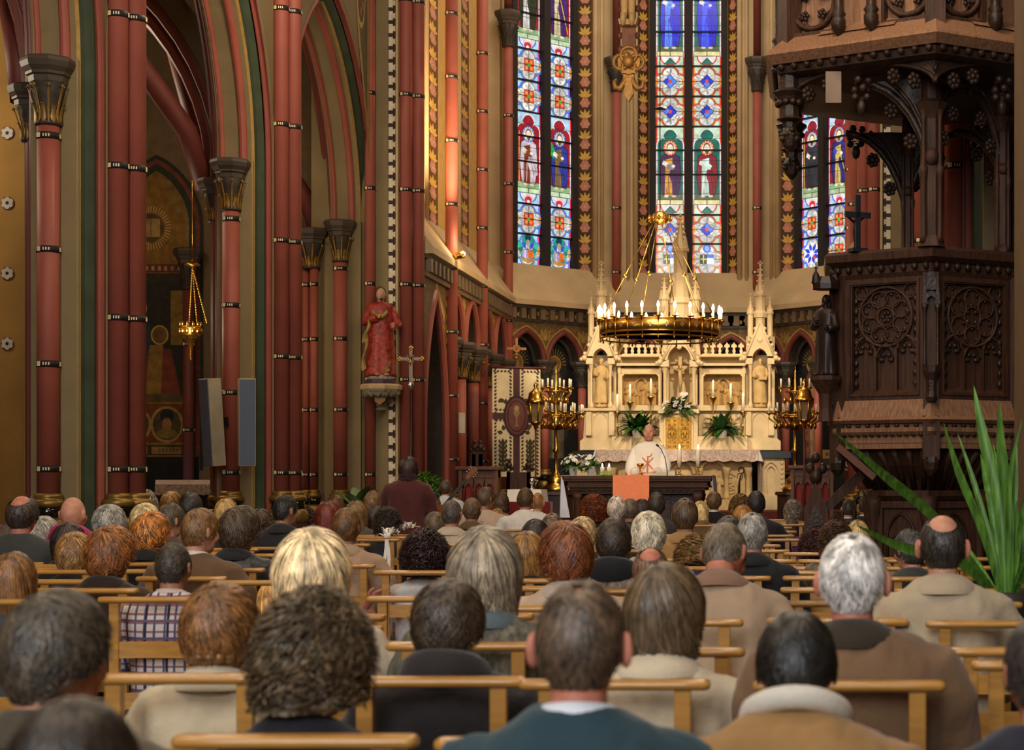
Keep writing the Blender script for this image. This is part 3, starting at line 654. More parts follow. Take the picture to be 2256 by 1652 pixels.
def corner_shaft(x, y, z0, zc, label):
    t = thing('corner_shaft', label, 'column', (x, y, z0), 'tall shafts of the chancel')
    shaft(t, x, y, .082, z0, zc-.6, [z0+.5+1.18*k for k in range(int((zc-z0-1)/1.18))], name='shaft'); capital(t, x, y, .09, zc-.6, zc, gold=False, k=1.1)
    shaft(t, x, y, .07, zc, TOP, (), M_redd, 'upper_shaft', 14)
for s in (0, 1):
    X = mir if s else (lambda x: x)
    corner_shaft(X(XL+.02), YK+.02, 1.4, 9.6, 'tall red shaft at the %s end of the apse' % ('right' if s else 'left'))
    corner_shaft(X(AX-S8/2-.06), YCn+.18, ZL+.2, 9.25, 'red shaft between the middle and %s apse windows' % ('right' if s else 'left'))
# ================================================================== stained glass of the three apse windows
GP = {2: dict(edge=('#e8321c', '#f0a030'), ground='#cfe8c8', ring='#e83a20', core='#2038d8', core2='#5a8cff', dot='#e05030', bg='#0b6a5c', base='#f4e2a0', tri='#0f7a68'),
      1: dict(edge=('#ff3a5a', '#4a6aff'), ground='#b8dcf0', ring='#3a78e8', core='#f05020', core2='#f07838', dot='#3fae40', bg='#a3162a', base='#cfe6b8', tri='#e02a3a'),
      3: dict(edge=('#ff3a6a', '#3a5aff'), ground='#c4e0f8', ring='#3a70f0', core='#f05020', core2='#f06a30', dot='#4cc04a', bg='#98152c', base='#b8c89a', tri='#e8323a')}
LEAD = '#0c0a0a'
def quatre(p, c, v, w, h, P, jit=0):
    p.rect(c-w, v-h, c+w, v+h, LEAD); p.rect(c-w+.006, v-h+.012, c+w-.006, v+h-.012, P['edge'][0]); p.rect(c-w+.028, v-h+.012, c+w-.028, v+h-.012, P['edge'][1]); p.rect(c-w+.045, v-h+.012, c+w-.045, v+h-.012, P['ground'])
    p.line(c-w+.04, v+h*.55, c-w*.5, v+h*.55, .012, LEAD); p.line(c+w-.04, v+h*.5, c+w*.5, v+h*.5, .012, LEAD); p.line(c-w+.04, v-h*.6, c-w*.5, v-h*.55, .012, LEAD); p.line(c+w-.04, v-h*.6, c+w*.5, v-h*.55, .012, LEAD)
    L = [(0, h*.52, w*.52, h*.42), (0, -h*.52, w*.52, h*.42), (-w*.55, h*.2, w*.42, h*.27), (w*.55, h*.2, w*.42, h*.27), (-w*.55, -h*.2, w*.42, h*.27), (w*.55, -h*.2, w*.42, h*.27)]
    for a, b, r, s in L: p.ell(c+a, v+b, r+.034, s+.034, P['ring'], 18)
    for a, b, r, s in L: p.ell(c+a, v+b, r+.008, s+.008, '#e8d8a0' if jit % 2 else '#b09a50', 18)
    for a, b, r, s in L:
        p.ell(c+a, v+b, r, s, LEAD, 18); p.ell(c+a, v+b, r-.008, s-.008, R_.choice(['#e9e6e0', '#f6f4ee', '#d8d2cc']), 18)
        for k in range(5): an = 2*pi*k/5+a*9; p.leaf(c+a, v+b, an, r*.8, r*.3, R_.choice(['#bdb7b0', '#cfc8c2', '#a9a49e']))
    p.line(c, v-h+.02, c, v+h-.02, .009, LEAD); p.line(c-w, v, c+w, v, .011, LEAD)
    for s in (-1, 1): p.ell(c+s*(w-.03), v+.035, .03, .03, '#e8a040', 8); p.ell(c+s*(w-.03), v-.035, .03, .03, '#e09038', 8)
def centre_flower(p, c, v, P, square):
    if square:
        p.rect(c-.105, v-.115, c+.105, v+.115, LEAD)
        for sx in (-1, 1):
            for sy in (-1, 1): p.rect(c+sx*.008 if sx > 0 else c-.095, v+sy*.008 if sy > 0 else v-.105, c+.095 if sx > 0 else c-.008, v+.105 if sy > 0 else v-.008, P['core']); p.ell(c+sx*.05, v+sy*.055, .028, .028, '#f7a060', 8)
        p.ell(c, v, .035, .035, P['dot'], 10)
    else:
        for k in range(4):
            a = pi/4+k*pi/2; p.ell(c+.07*cos(a), v+.07*sin(a), .022, .022, '#d8d050', 8)
        for k in range(4):
            a = k*pi/2; p.leaf(c, v, a, .135, .13, LEAD); p.leaf(c, v, a, .122, .11, R_.choice([P['core'], P['core2']]))
        p.ell(c, v, .034, .036, P['dot'], 10)
def heraldry(p, c, v, w, h, P, kind):
    quatre(p, c, v, w, h, P, 1)
    if kind == 'shield':
        p.rect(c-.13, v-.09, c+.0, v+.09, '#3a3a1c'); p.line(c-.065, v-.08, c-.065, v+.08, .022, '#e8e070'); p.line(c-.12, v, c-.01, v, .022, '#e8e070')
        p.rect(c+.0, v-.09, c+.13, v+.09, '#f6f8ff'); p.rect(c, v+.02, c+.13, v+.09, '#2a6ae0'); p.ell(c+.0, v+.2, .075, .08, '#2a60d8', 14); p.ell(c, v+.2, .045, .05, '#8ab8ff', 10)
    elif kind == 'arms':
        for s in (-1, 1):
            for k in range(4): p.ell(c+s*(.1+.025*k), v-.12+.07*k, .05, .06, '#2fb8a0' if k % 2 else '#1a8a78', 10)
            for k in range(3): p.leaf(c+s*.04, v+.02+.05*k, pi/2+s*-.7, .15, .06, '#2a58d0')
        p.ell(c, v+.2, .13, .1, '#1c9a88', 16); p.ell(c, v+.22, .07, .06, '#0a3a50', 12); p.ell(c, v+.12, .04, .07, '#c8a890', 10)
        p.rect(c-.12, v-.14, c-.005, v+.0, '#b8a0d0'); p.rect(c+.005, v-.14, c+.12, v, '#e86a2a' if kind else '#fff'); p.line(c-.06, v-.14, c-.06, v, .03, '#f2d0d8')
        p.poly([(c-.16, v-.19), (c, v-.23), (c+.16, v-.19), (c+.14, v-.155), (c-.14, v-.155)], '#c8903a')
    else:
        p.ell(c, v, .2, .2, '#ffffff', 20)
        for k in range(8): a = k*pi/4+.3; p.leaf(c+.05*cos(a), v+.04*sin(a), a, .16, .07, '#2a4ae0')
        p.ell(c, v, .06, .06, '#f2f2f8', 10); p.leaf(c+.02, v-.03, -.7, .12, .05, '#e04a50')
def saint(p, c, v0, w, h, P, robe, cloak, halo, skin='#fff0d8', hair='#7a4a20', extra=0, full=True):
    vt = v0+h
    p.rect(c-w, v0, c+w, vt, LEAD); p.rect(c-w+.006, v0, c+w-.006, vt, P['edge'][0]); p.rect(c-w+.03, v0, c+w-.03, vt, P['ground'])
    for k in range(2):
        e = .02 if k == 0 else 0; cl = '#f4f2ee' if k == 0 else P['bg']; b = .012 if k else 0
        p.poly([(c-w+.03-e+.0, v0+b), (c-w+.03-e, vt-.34)]+[(c-w*.5+(w*.5+.0+e-.03)*cos(a), vt-.34+(.13+e)*sin(a)) for a in [pi-pi*.62*q/6 for q in range(7)]]+[(c+(w*.52+e)*cos(a), vt-.24+(.2+e)*sin(a)) for a in [pi*.86-pi*.72*q/8 for q in range(9)]]+[(c+w*.5+(w*.5+e-.03)*cos(a), vt-.34+(.13+e)*sin(a)) for a in [pi*.62-pi*.62*q/6 for q in range(7)]]+[(c+w-.03+e, vt-.34), (c+w-.03+e, v0+b)], cl)
    for k in range(12): p.ell(c+R_.uniform(-w*.8, w*.8), v0+R_.uniform(.1, h-.35), .03, .1, R_.choice([P['bg'], P['bg'], '#0a0808' if 0 else P['bg']]), 7)
    # ground under the feet and inscription bar
    p.rect(c-w+.03, v0+.1, c+w-.03, v0+.2, '#5a6a4a' if P is GP[2] else '#93b884'); p.rect(c-w+.02, v0+.0, c+w-.02, v0+.1, LEAD); p.rect(c-w+.03, v0+.012, c-.008, v0+.09, P['base']); p.rect(c+.008, v0+.012, c+w-.03, v0+.09, P['base'])
    f0 = v0+.16; H = h-.48       # feet to shoulders
    sh = f0+H*.83
    p.poly([(c-.15, f0+.02), (c-.2, f0+H*.4), (c-.17, sh-.05), (c-.08, sh), (c+.08, sh), (c+.18, sh-.06), (c+.21, f0+H*.4), (c+.16, f0+.02)], LEAD)
    p.poly([(c-.14, f0+.03), (c-.185, f0+H*.4), (c-.155, sh-.06), (c-.075, sh-.01), (c+.075, sh-.01), (c+.165, sh-.07), (c+.195, f0+H*.4), (c+.145, f0+.03)], cloak)
    p.poly([(c-.1, f0+.01), (c-.09, sh-.12), (c+.04, sh-.08), (c+.05, f0+.01)], robe)
    for k in range(5): x = c-.12+.055*k; p.line(x, f0+.05, x+.02*(-1)**k, f0+H*R_.uniform(.35, .6), .008, LEAD)
    for k in range(4): x = c-.08+.04*k; p.line(x, f0+.04, x+.012, f0+H*.45, .012, cloak if k % 2 else robe)
    p.poly([(c+.02, f0+H*.62), (c+.17, f0+H*.5), (c+.2, f0+H*.2), (c+.08, f0+H*.12), (c-.02, f0+H*.4)], cloak); p.line(c+.02, f0+H*.6, c+.12, f0+H*.15, .01, LEAD); p.line(c+.06, f0+H*.55, c+.17, f0+H*.25, .008, LEAD)
    if extra == 1: p.line(c-.2, f0, c-.2, sh+.14, .018, '#d8b050')
    if extra == 2: p.leaf(c-.12, f0+H*.55, pi*.62, .42, .14, '#2aa848')
    if extra == 3: p.line(c+.02, f0+H*.6, c+.2, f0+.08, .02, '#e0b040')
    p.poly([(c-.15, sh-.2), (c-.02, sh-.28), (c+.0, sh-.22), (c-.12, sh-.12)], '#f4ead8' if extra != 3 else '#2a48c8'); p.rect(c-.06, sh-.3, c+.07, sh-.2, '#8a8a90' if extra == 0 else robe); p.ell(c+.06, sh-.24, .035, .028, skin, 8)
    for s in (-1, 1): p.ell(c+s*.07, f0, .045, .022, '#f0d8b8', 8)
    hv = sh+.1
    p.ell(c, hv, .135, .145, LEAD, 20); p.ell(c, hv, .127, .137, halo[0], 20); p.ell(c, hv, .1, .108, halo[1], 18)
    for k in range(14): a = 2*pi*k/14; p.ell(c+.113*cos(a), hv+.122*sin(a), .012, .012, halo[1], 6)
    p.ell(c, hv+.01, .068, .09, hair, 14); p.ell(c, hv-.005, .052, .075, skin, 14); p.poly([(c-.05, hv-.03), (c+.05, hv-.03), (c+.02, hv-.11), (c-.02, hv-.11)], hair if extra != 0 else skin)
    p.line(c-.03, hv+.01, c-.012, hv+.01, .008, '#6a4a30'); p.line(c+.012, hv+.01, c+.03, hv+.01, .008, '#6a4a30')
    n = int(h/.19)
    for k in range(1, n): p.line(c-w, v0+h*k/n, c+w, v0+h*k/n, .009, LEAD)
def cap_panel(p, c, v0, v1, w, P, tri):
    p.rect(c-w, v0, c+w, v1, LEAD); p.rect(c-w+.006, v0+.01, c+w-.006, v1, P['edge'][0]); p.rect(c-w+.03, v0+.01, c+w-.03, v1, P['ground'])
    m = (v0+v1)/2
    p.ell(c, v1, w*.72, (v1-v0)*.92, P['ring'], 20); p.ell(c, v1, w*.62, (v1-v0)*.8, '#f6eee6', 20)
    if tri: p.poly([(c-.13, v0+.04), (c+.13, v0+.04), (c, v1-.02)], '#20201c'); p.poly([(c-.11, v0+.045), (c+.11, v0+.045), (c, v1-.045)], P['tri'])
    else: p.ell(c, m-.0, w*.4, (v1-v0)*.42, '#f5d8d8', 16); p.ell(c, m-.02, w*.3, (v1-v0)*.33, P['tri'], 16); p.ell(c, m-.05, .035, .03, '#ffffff', 8)
def light(fr, uc, i, side):
    P = GP[i]; p = Pic(fr, .0008); w = .268; sq = i != 2
    kinds = {2: 'shield', 1: 'arms', 3: 'lily'}
    if i == 3 and side == 1: quatre(p, uc, .28, w, .27, P); centre_flower(p, uc, .28, P, sq)
    else: heraldry(p, uc, .28, w, .28, P, kinds[i])
    quatre(p, uc, .83, w, .265, P); centre_flower(p, uc, .83, P, sq)
    cap_panel(p, uc, 1.1, 1.29, w, P, not sq)
    tone = {(2, -1): ('#e8a030', '#4a1450', ('#f04030', '#f4d0a0'), 0), (2, 1): ('#d8f0e0', '#8a1424', ('#f04030', '#f6e0b0'), 4), (1, -1): ('#8a3c1c', '#d8c8d0', ('#5a80f0', '#f2e2b0'), 1), (1, 1): ('#8a6a30', '#2a3a9a', ('#4a78f0', '#e8d8c0'), 2), (3, -1): ('#2a2c30', '#30303a', ('#8ab0f8', '#f0d890'), 1), (3, 1): ('#e0c060', '#2c2c78', ('#6a80d8', '#e8c070'), 3)}[(i, side)]
    saint(p, uc, 1.29, w, 1.44, P, tone[0], tone[1], tone[2], extra=tone[3])
    quatre(p, uc, 3.02, w, .28, P); centre_flower(p, uc, 3.02, P, sq); quatre(p, uc, 3.58, w, .28, P); centre_flower(p, uc, 3.58, P, sq)
    cap_panel(p, uc, 3.86, 4.05, w, P, not sq)
    tone = {(2, -1): ('#5a90ff', '#1c22e0', 4), (2, 1): ('#3a58ff', '#1418d8', 4), (1, -1): ('#e8e0d8', '#26301c', 0), (1, 1): ('#e8d8a0', '#4a1c6a', 3), (3, -1): ('#8a3020', '#5a6a30', 0), (3, 1): ('#e8e0c0', '#7a1c2c', 0)}[(i, side)]
    saint(p, uc, 4.05, w, 1.72, P, tone[0], tone[1], ('#f4c060', '#f8e8c0'), extra=tone[2])
    quatre(p, uc, 6.05, w, .28, P)
    return p
for i, (fr, n_) in WINP.items():
    f = MB()
    for a, b in ((-.72, -.615), (-.07, .07), (.615, .72)): f.prism([(a, -.02), (b, -.02), (b, 6.6), (a, 6.6)], fr, -.06, .07 if a < -.1 or a > .1 else .12)
    f.prism([(-.72, 6.35), (.72, 6.35), (.72, 8.7), (-.72, 8.7)], fr, -.06, .02); f.prism([(-.72, -.1), (.72, -.1), (.72, .0), (-.72, .0)], fr, -.06, .06)
    fo = f.build('window_%d' % i, mat('window_stone', '#2a2522', .8, var=.1)); struct(fo)
    for s in (-1, 1):
        g = light(lambda u, v, d=0: fr(u, v, d-.03), s*.342, i, s).build('stained_glass', A_glass, fo); struct(g)
    q = MB()
    for v in (.56, 1.1, 1.85, 2.3, 2.74, 3.3, 3.86, 4.5, 5.1, 5.77): q.prism([(-.62, v-.014), (.62, v-.014), (.62, v+.014), (-.62, v+.014)], fr, -.05, .045)
    struct(q.build('saddle_bar', M_iron, fo))
# ================================================================== robed carved figures
def robed(b, c, h, mi=0, hair=0, face=0, yaw=0, arms=1, folds=9, seed=0, w=1.0, hand=None, back=1, hs=1.0):
    """standing robed figure of height h on point c, facing -Y turned by yaw; mi body, face skin, hair hair material"""
    rr = random.Random(seed); cy, sy = cos(yaw), sin(yaw); hand = face if hand is None else hand
    def T(x, y, z): return Vector((c[0]+(x*cy-y*sy)*h, c[1]+(x*sy+y*cy)*h*back, c[2]+z*h))
    S = [(0, .155, .12), (.04, .15, .115), (.15, .14, .105), (.3, .132, .1), (.45, .128, .095), (.55, .122, .09), (.64, .128, .085), (.72, .135, .08), (.78, .13, .072), (.81, .1, .06), (.835, .05, .045)]
    rings = []; n = 28; ph = rr.uniform(0, 6)
    for z, a, d in S:
        k = .16*(1-z/.82) if z < .8 else 0; ring = []
        for j in range(n):
            t = 2*pi*j/n; q = 1+k*sin(folds*t+ph+z*3)*.5+k*.4*sin(4*t+ph*2-z*5); ring.append(T(a*w*cos(t)*q, d*sin(t)*q, z))
        rings.append(ring)
    b.loft(rings, mi, True)
    b.path([T(0, 0, .8), T(0, -.005, .88)], .036*h, 8, face)
    b.ell(T(0, -.008, .915), (.043*h*hs, .052*h*hs, .062*h*hs), 12, 9, face)
    b.ell(T(0, -.058*hs, .905), (.008*h, .014*h, .016*h), 6, 5, face)
    b.ell(T(0, .016*hs, .915+.018*hs), (.051*h*hs, .054*h*hs, .06*h*hs), 12, 8, hair)
    b.ell(T(0, .028*hs, .87), (.056*h*hs, .038*h*hs, .078*h*hs), 10, 7, hair)
    b.ell(T(0, -.04, .868), (.025*h, .022*h, .03*h), 8, 6, hair)
    if arms:
        for s, (ex, ez, hx, hy, hz) in ((-1, (.17, .6, -.03, -.13, .66) if arms == 1 else (.17, .58, -.08, -.13, .6)), (1, (.185, .58, .12, -.14, .56) if arms == 1 else (.17, .58, .08, -.13, .62))):
            P = [T(s*.115, 0, .77), T(s*ex, -.02, ez), T(s*hx if s > 0 else -abs(hx) if arms != 1 else hx*1, hy, hz)]
            b.path([P[0], (P[0]+P[1])/2, P[1], (P[1]+P[2])/2, P[2]*.85+P[1]*.15], [.045*h, .05*h, .052*h, .048*h, .05*h], 9, mi)
            b.ell(P[2], (.024*h, .02*h, .032*h), 8, 6, hand)
            for q in range(4): b.path([P[2]+Vector(((q-1.5)*.009*h, -.012*h, 0)), P[2]+Vector(((q-1.5)*.01*h-.01*h*s, -.025*h, .02*h))], .006*h, 5, hand)
    for s in (-1, 1): b.ell(T(s*.05, -.13, .015), (.03*h, .055*h, .018*h), 8, 6, face)
# ================================================================== high altar
YA = 30.9; KA = F/YA
AU = lambda px: (px-1499)/KA
AZ = lambda py: CZ+(HY-py)/KA
CA = Vector((AX, YA, 0))
fa = frame((AX, YA, 0), (1, 0, 0), (0, 0, 1), (0, -1, 0))
alt = thing('high_altar', 'tall cream stone high altar with gables and crocketed pinnacles', 'altar', (AX, YA, 1.0))
def rect(a, b, c, d): return [(AU(a), AZ(d)), (AU(b), AZ(d)), (AU(b), AZ(c)), (AU(a), AZ(c))]
m = MB()
m.prism(rect(1298, 1702, 780, 992), fa, -.55, -.25); m.prism(rect(1352, 1648, 905, 992), fa, -.3, .0)
m.prism(rect(1352, 1648, 962, 992), fa, -.1, .28); m.prism(rect(1350, 1650, 893, 905), fa, -.3, .1)
for a, b_ in ((1366, 1456), (1545, 1640)):
    m.prism(rect(a-6, b_+4, 801, 806), fa, -.3, .1); m.prism(rect(a-2, b_, 782, 786), fa, -.3, .06); m.prism(rect(a-6, b_+4, 810, 822), fa, -.3, -.02)
    m.prism(rect(a-4, a+2, 806, 893), fa, -.3, .02); m.prism(rect(b_-4, b_+2, 806, 893), fa, -.3, .02)
    fr_ = [(AU(a), AZ(893)), (AU(a), AZ(828)), (AU(a+8), AZ(819)), (AU(b_-8), AZ(819)), (AU(b_), AZ(828)), (AU(b_), AZ(893))]
    inn = [(AU(a+5), AZ(893)), (AU(a+5), AZ(830)), (AU(a+10), AZ(824)), (AU(b_-10), AZ(824)), (AU(b_-5), AZ(830)), (AU(b_-5), AZ(893))]
    m.band(fr_, inn, fa, -.25, .04)
m.build('retable', M_alt, alt, bevel=0)
for a, b_ in ((1368, 1452), (1548, 1636)):            # low arcaded frieze behind the candlesticks
    m = MB(); n = 5
    for j in range(n):
        u0, u1 = AU(a+(b_-a)*j/n), AU(a+(b_-a)*(j+1)/n); c = (u0+u1)/2; w = (u1-u0)/2-.015
        A = arch_pts(w, w*1.4, 6, AZ(930), c); O = arch_pts(w+.018, (w+.018)*1.4, 6, AZ(930), c)
        m.band([(c-w-.018, AZ(960))]+O+[(c+w+.018, AZ(960))], [(c-w, AZ(960))]+A+[(c+w, AZ(960))], fa, 0, .03)
    m.build('blind_arcade', M_altd, alt)
for a, b_ in ((1370, 1456), (1546, 1640)):            # openwork cresting
    m = MB(); n = 6
    for j in range(n):
        c = AU(a+(b_-a)*(j+.5)/n); P = [(-.05, 0), (-.016, .05), (-.03, .08), (-.016, .11), (-.02, .14), (-.05, .15), (-.045, .185), (-.02, .2), (0, .235), (.02, .2), (.045, .185), (.05, .15), (.02, .14), (.016, .11), (.03, .08), (.016, .05), (.05, 0)]
        m.prism([(c+x, AZ(782)+z) for x, z in P], fa, -.2, -.12)
    m.prism(rect(a, b_, 779, 783), fa, -.25, -.05)
    m.build('cresting', M_alt, alt)
def pinnacle(b, x, y, z0, z1, zt, r, mi=0, crocks=5):
    b.loft([octring(x, y, r, z0), octring(x, y, r, z1)], mi, False)
    b.loft([octring(x, y, r*1.25, z1-.02), octring(x, y, r*1.3, z1+.03), octring(x, y, r*1.0, z1+.05)], mi, False)
    for j in range(4):
        a = j*pi/2+pi/4; b.prism([(-r*.6, 0), (r*.6, 0), (0, r*2.2)], frame((x+r*cos(a), y+r*sin(a), z1-.02), (-sin(a), cos(a), 0), (0, 0, 1), (cos(a), sin(a), 0)), -.01, .012, mi)
    H = zt-z1; b.loft([octring(x, y, r*.85, z1), octring(x, y, r*.12, zt-H*.16)], mi, False)
    for k in range(crocks):
        f = (k+.5)/crocks*.8; rr = r*.85*(1-f)+r*.12
        for j in range(4): a = j*pi/2+pi/4; b.ell((x+(rr+r*.12)*cos(a), y+(rr+r*.12)*sin(a), z1+H*f), (r*.26, r*.26, r*.2), 6, 4, mi)
    b.ell((x, y, zt-H*.14), (r*.3, r*.3, r*.3), 6, 4, mi); b.box(x-r*.12, x+r*.12, y-r*.12, y+r*.12, zt-H*.14, zt, mi); b.box(x-r*.5, x+r*.5, y-r*.12, y+r*.12, zt-H*.09, zt-H*.055, mi)
def gable(b, cx, w, z0, za, niche_w, zs, d0, d1, mi=0):
    """triangular gable with a pointed niche opening below it"""
    A = arch_pts(niche_w, niche_w*1.35, 8, zs, cx); L = [(cx-w, z0)]; n = len(A)
    O = []
    for k in range(n):
        f = k/(n-1); x = cx-w+2*w*f; O.append((x, za-(za-z0)*abs(2*f-1)))
    b.band(O, A, fa, d0, d1, mi)
    for s in (-1, 1):
        P = [(cx+s*w*1.06, z0-.02), (cx, za+.05)]; b.path([fa(P[0][0], P[0][1], d1), fa(P[1][0], P[1][1], d1)], .022, 6, mi)
        for k in range(4): f = .1+.24*k; b.ell(fa(cx+s*(w*1.06*(1-f)+.03), z0+(za-z0)*f+.02, d1-.02), (.04, .03, .035), 6, 4, mi)
        b.ell(fa(cx+s*w*1.12, z0-.0, d1), .05, 8, 6, mi); b.ell(fa(cx+s*(w*1.12+.05), z0-.02, d1), .035, 8, 6, mi)
    b.ell(fa(cx, z0+(za-z0)*.52, d1), (.05, .02, .05), 10, 6, mi)
for px, sgn, lab in ((1325, -1, 'l'), (1675, 1, 'r')):
    c = AU(px); m = MB()
    m.prism([(c-.36, AZ(992)), (c+.36, AZ(992)), (c+.36, AZ(972)), (c+.3, AZ(966)), (c+.28, AZ(905)), (c-.28, AZ(905)), (c-.3, AZ(966)), (c-.36, AZ(972))], fa, -.5, .12)
    m.prism([(c-.3, AZ(906)), (c+.3, AZ(906)), (c+.3, AZ(900)), (c-.3, AZ(900))], fa, -.5, .2)
    for s in (-1, 1): m.prism([(c+s*.2-.05, AZ(960)), (c+s*.2+.05, AZ(960)), (c+s*.2+.05, AZ(908)), (c+s*.2-.05, AZ(908))], fa, .1, .19)
    w = .13; A = arch_pts(w, w*1.4, 6, AZ(932), c); O = arch_pts(w+.02, (w+.02)*1.4, 6, AZ(932), c); m.band([(c-w-.02, AZ(962))]+O+[(c+w+.02, AZ(962))], [(c-w, AZ(962))]+A+[(c+w, AZ(962))], fa, .1, .14)
    m.build('tower_pedestal', M_alt, alt, bevel=.006)
    m = MB(); gable(m, c, .25, AZ(790), AZ(714), .13, AZ(790), -.2, .16)
    for s in (-1, 1): m.prism([(c+s*.19-.06, AZ(803)), (c+s*.19+.06, AZ(803)), (c+s*.19+.06, AZ(786)), (c+s*.19-.06, AZ(786))], fa, -.2, .16)
    m.prism([(c-.25, AZ(905)), (c-.2, AZ(905)), (c-.2, AZ(740)), (c-.25, AZ(740))], fa, -.3, -.1); m.prism([(c+.2, AZ(905)), (c+.25, AZ(905)), (c+.25, AZ(740)), (c+.2, AZ(740))], fa, -.3, -.1)
    m.build('gable', M_alt, alt)
    for s in (-1, 1):
        q = fa(c+s*.165, 0, .1); m = MB(); m.lathe([(.045, AZ(900)), (.045, AZ(893)), (.03, AZ(888)), (.022, AZ(884)), (.022, AZ(818)), (.03, AZ(814)), (.045, AZ(804)), (.05, AZ(803))], 12, (q.x, q.y, 0)); m.build('colonnette', M_alt, alt)
    q = fa(c, 0, 0); m = MB(); pinnacle(m, q.x, q.y, AZ(720), AZ(650), AZ(574), .085)
    m.loft([octring(q.x, q.y, .12, AZ(700)), octring(q.x, q.y, .13, AZ(690)), octring(q.x, q.y, .09, AZ(684))], 0, False); m.build('spire', M_alt, alt)
    for s in (-1, 1):
        q = fa(c+s*.17, 0, .05); m = MB(); pinnacle(m, q.x, q.y, AZ(752), AZ(690), AZ(645), .05, crocks=4); m.build('pinnacle', M_alt, alt)
    q = fa(c, AZ(898), .02); b = MB(); b.lathe([(.11, 0), (.115, .03), (.1, .07)], 14, (q.x, q.y, q.z)); robed(b, (q.x, q.y, q.z+.07), .80, 0, 0, 0, yaw=.15*sgn, seed=px, arms=1 if sgn < 0 else 2)
    if sgn > 0: b.box(q.x-.02, q.x+.12, q.y-.14, q.y-.09, q.z+.48, q.z+.53)
    b.build('niche_statue', mat('niche_shade_stone', '#c2a26a', .7, var=.12, scale=9), alt)  # limestone darkened in colour to deepen the niche shading
# central canopy, cross and spire
c = 0; m = MB(); gable(m, 0, .30, AZ(800), AZ(735), .2, AZ(795), -.1, .28)
for s in (-1, 1): m.prism([(s*.25-.07, AZ(810)), (s*.25+.07, AZ(810)), (s*.25+.07, AZ(795)), (s*.25-.07, AZ(795))], fa, -.2, .28)
m.prism([(-.3, AZ(900)), (-.2, AZ(900)), (-.2, AZ(780)), (-.3, AZ(780))], fa, -.3, .0); m.prism([(.2, AZ(900)), (.3, AZ(900)), (.3, AZ(780)), (.2, AZ(780))], fa, -.3, .0); m.prism([(-.36, AZ(800)), (.36, AZ(800)), (.3, AZ(735)), (-.3, AZ(735))], fa, -.35, -.15)
m.build('central_canopy', M_alt, alt)
for s in (-1, 1):
    q = fa(s*.25, 0, .2); m = MB(); m.lathe([(.055, AZ(902)), (.055, AZ(893)), (.038, AZ(888)), (.03, AZ(884)), (.03, AZ(826)), (.04, AZ(822)), (.06, AZ(811)), (.065, AZ(810))], 12, (q.x, q.y, 0)); m.build('colonnette', M_alt, alt)
m = MB(); q = fa(0, 0, -.02)
m.loft([octring(q.x, q.y, .19, AZ(745)), octring(q.x, q.y, .19, AZ(672)), octring(q.x, q.y, .22, AZ(668)), octring(q.x, q.y, .2, AZ(660)), octring(q.x, q.y, .16, AZ(655)), octring(q.x, q.y, .165, AZ(612)), octring(q.x, q.y, .15, AZ(606)), octring(q.x, q.y, .11, AZ(600))], 0, False)
pinnacle(m, q.x, q.y, AZ(606), AZ(552), AZ(470), .125, crocks=6)
for j in range(4):
    a = j*pi/2+pi/4; m.path([(q.x+.42*cos(a), q.y+.3*sin(a), AZ(690)), (q.x+.3*cos(a), q.y+.2*sin(a), AZ(650)), (q.x+.14*cos(a), q.y+.12*sin(a), AZ(612))], .03, 6)
    m.path([(q.x+.36*cos(a), q.y+.3*sin(a), AZ(740)), (q.x+.2*cos(a), q.y+.2*sin(a), AZ(712)), (q.x+.14*cos(a), q.y+.12*sin(a), AZ(690))], .028, 6)
m.build('spire', M_alt, alt)
for s in (-1, 1):
    q = fa(s*.27, 0, .12); m = MB(); pinnacle(m, q.x, q.y, AZ(745), AZ(660), AZ(600), .075, crocks=5); m.build('pinnacle', M_alt, alt)
m = MB(); m.prism([(-.03, AZ(893)), (.03, AZ(893)), (.03, AZ(786)), (-.03, AZ(786))], fa, .0, .06); m.prism([(-.13, AZ(812)), (.13, AZ(812)), (.13, AZ(806)), (-.13, AZ(806))], fa, .0, .06)
b = m; z = AZ(812)
for s in (-1, 1): b.path([fa(s*.125, z+.02, .08), fa(s*.07, z-.02, .09), fa(s*.02, z-.05, .09)], .014, 6)
b.path([fa(0, z-.04, .09), fa(0, z-.12, .1), fa(.01, z-.2, .09), fa(0, z-.4, .08)], [.03, .034, .03, .016], 8); b.ell(fa(.01, z+.015, .1), (.025, .03, .035), 8, 6)
m.build('stone_crucifix', M_altd, alt)
for a, b_, sd in ((1371, 1451, 3), (1550, 1635, 8)):
    m = MB(); rr = random.Random(sd); m.prism(rect(a, b_, 824, 893), fa, -.26, -.2)
    for k in range(9):
        px = a+(b_-a)*(k+.5)/9; h = rr.uniform(.28, .44); q = fa(AU(px), AZ(892), -.17+.03*(k % 2)); robed(m, (q.x, q.y, q.z), h, 0, 0, 0, seed=sd*10+k, yaw=rr.uniform(-.7, .7), w=1.2, back=.8)
    A = arch_pts(.1, .13, 6, AZ(850), AU((a+b_)/2)); m.band([(AU((a+b_)/2)-.13, AZ(890))]+arch_pts(.13, .17, 6, AZ(850), AU((a+b_)/2))+[(AU((a+b_)/2)+.13, AZ(890))], [(AU((a+b_)/2)-.1, AZ(890))]+A+[(AU((a+b_)/2)+.1, AZ(890))], fa, -.2, -.14)
    m.build('relief_panel', mat('shaded_relief_stone', '#b08c52', .7, var=.2, scale=14), alt)  # darker stone colour stands in for shade in the relief recess
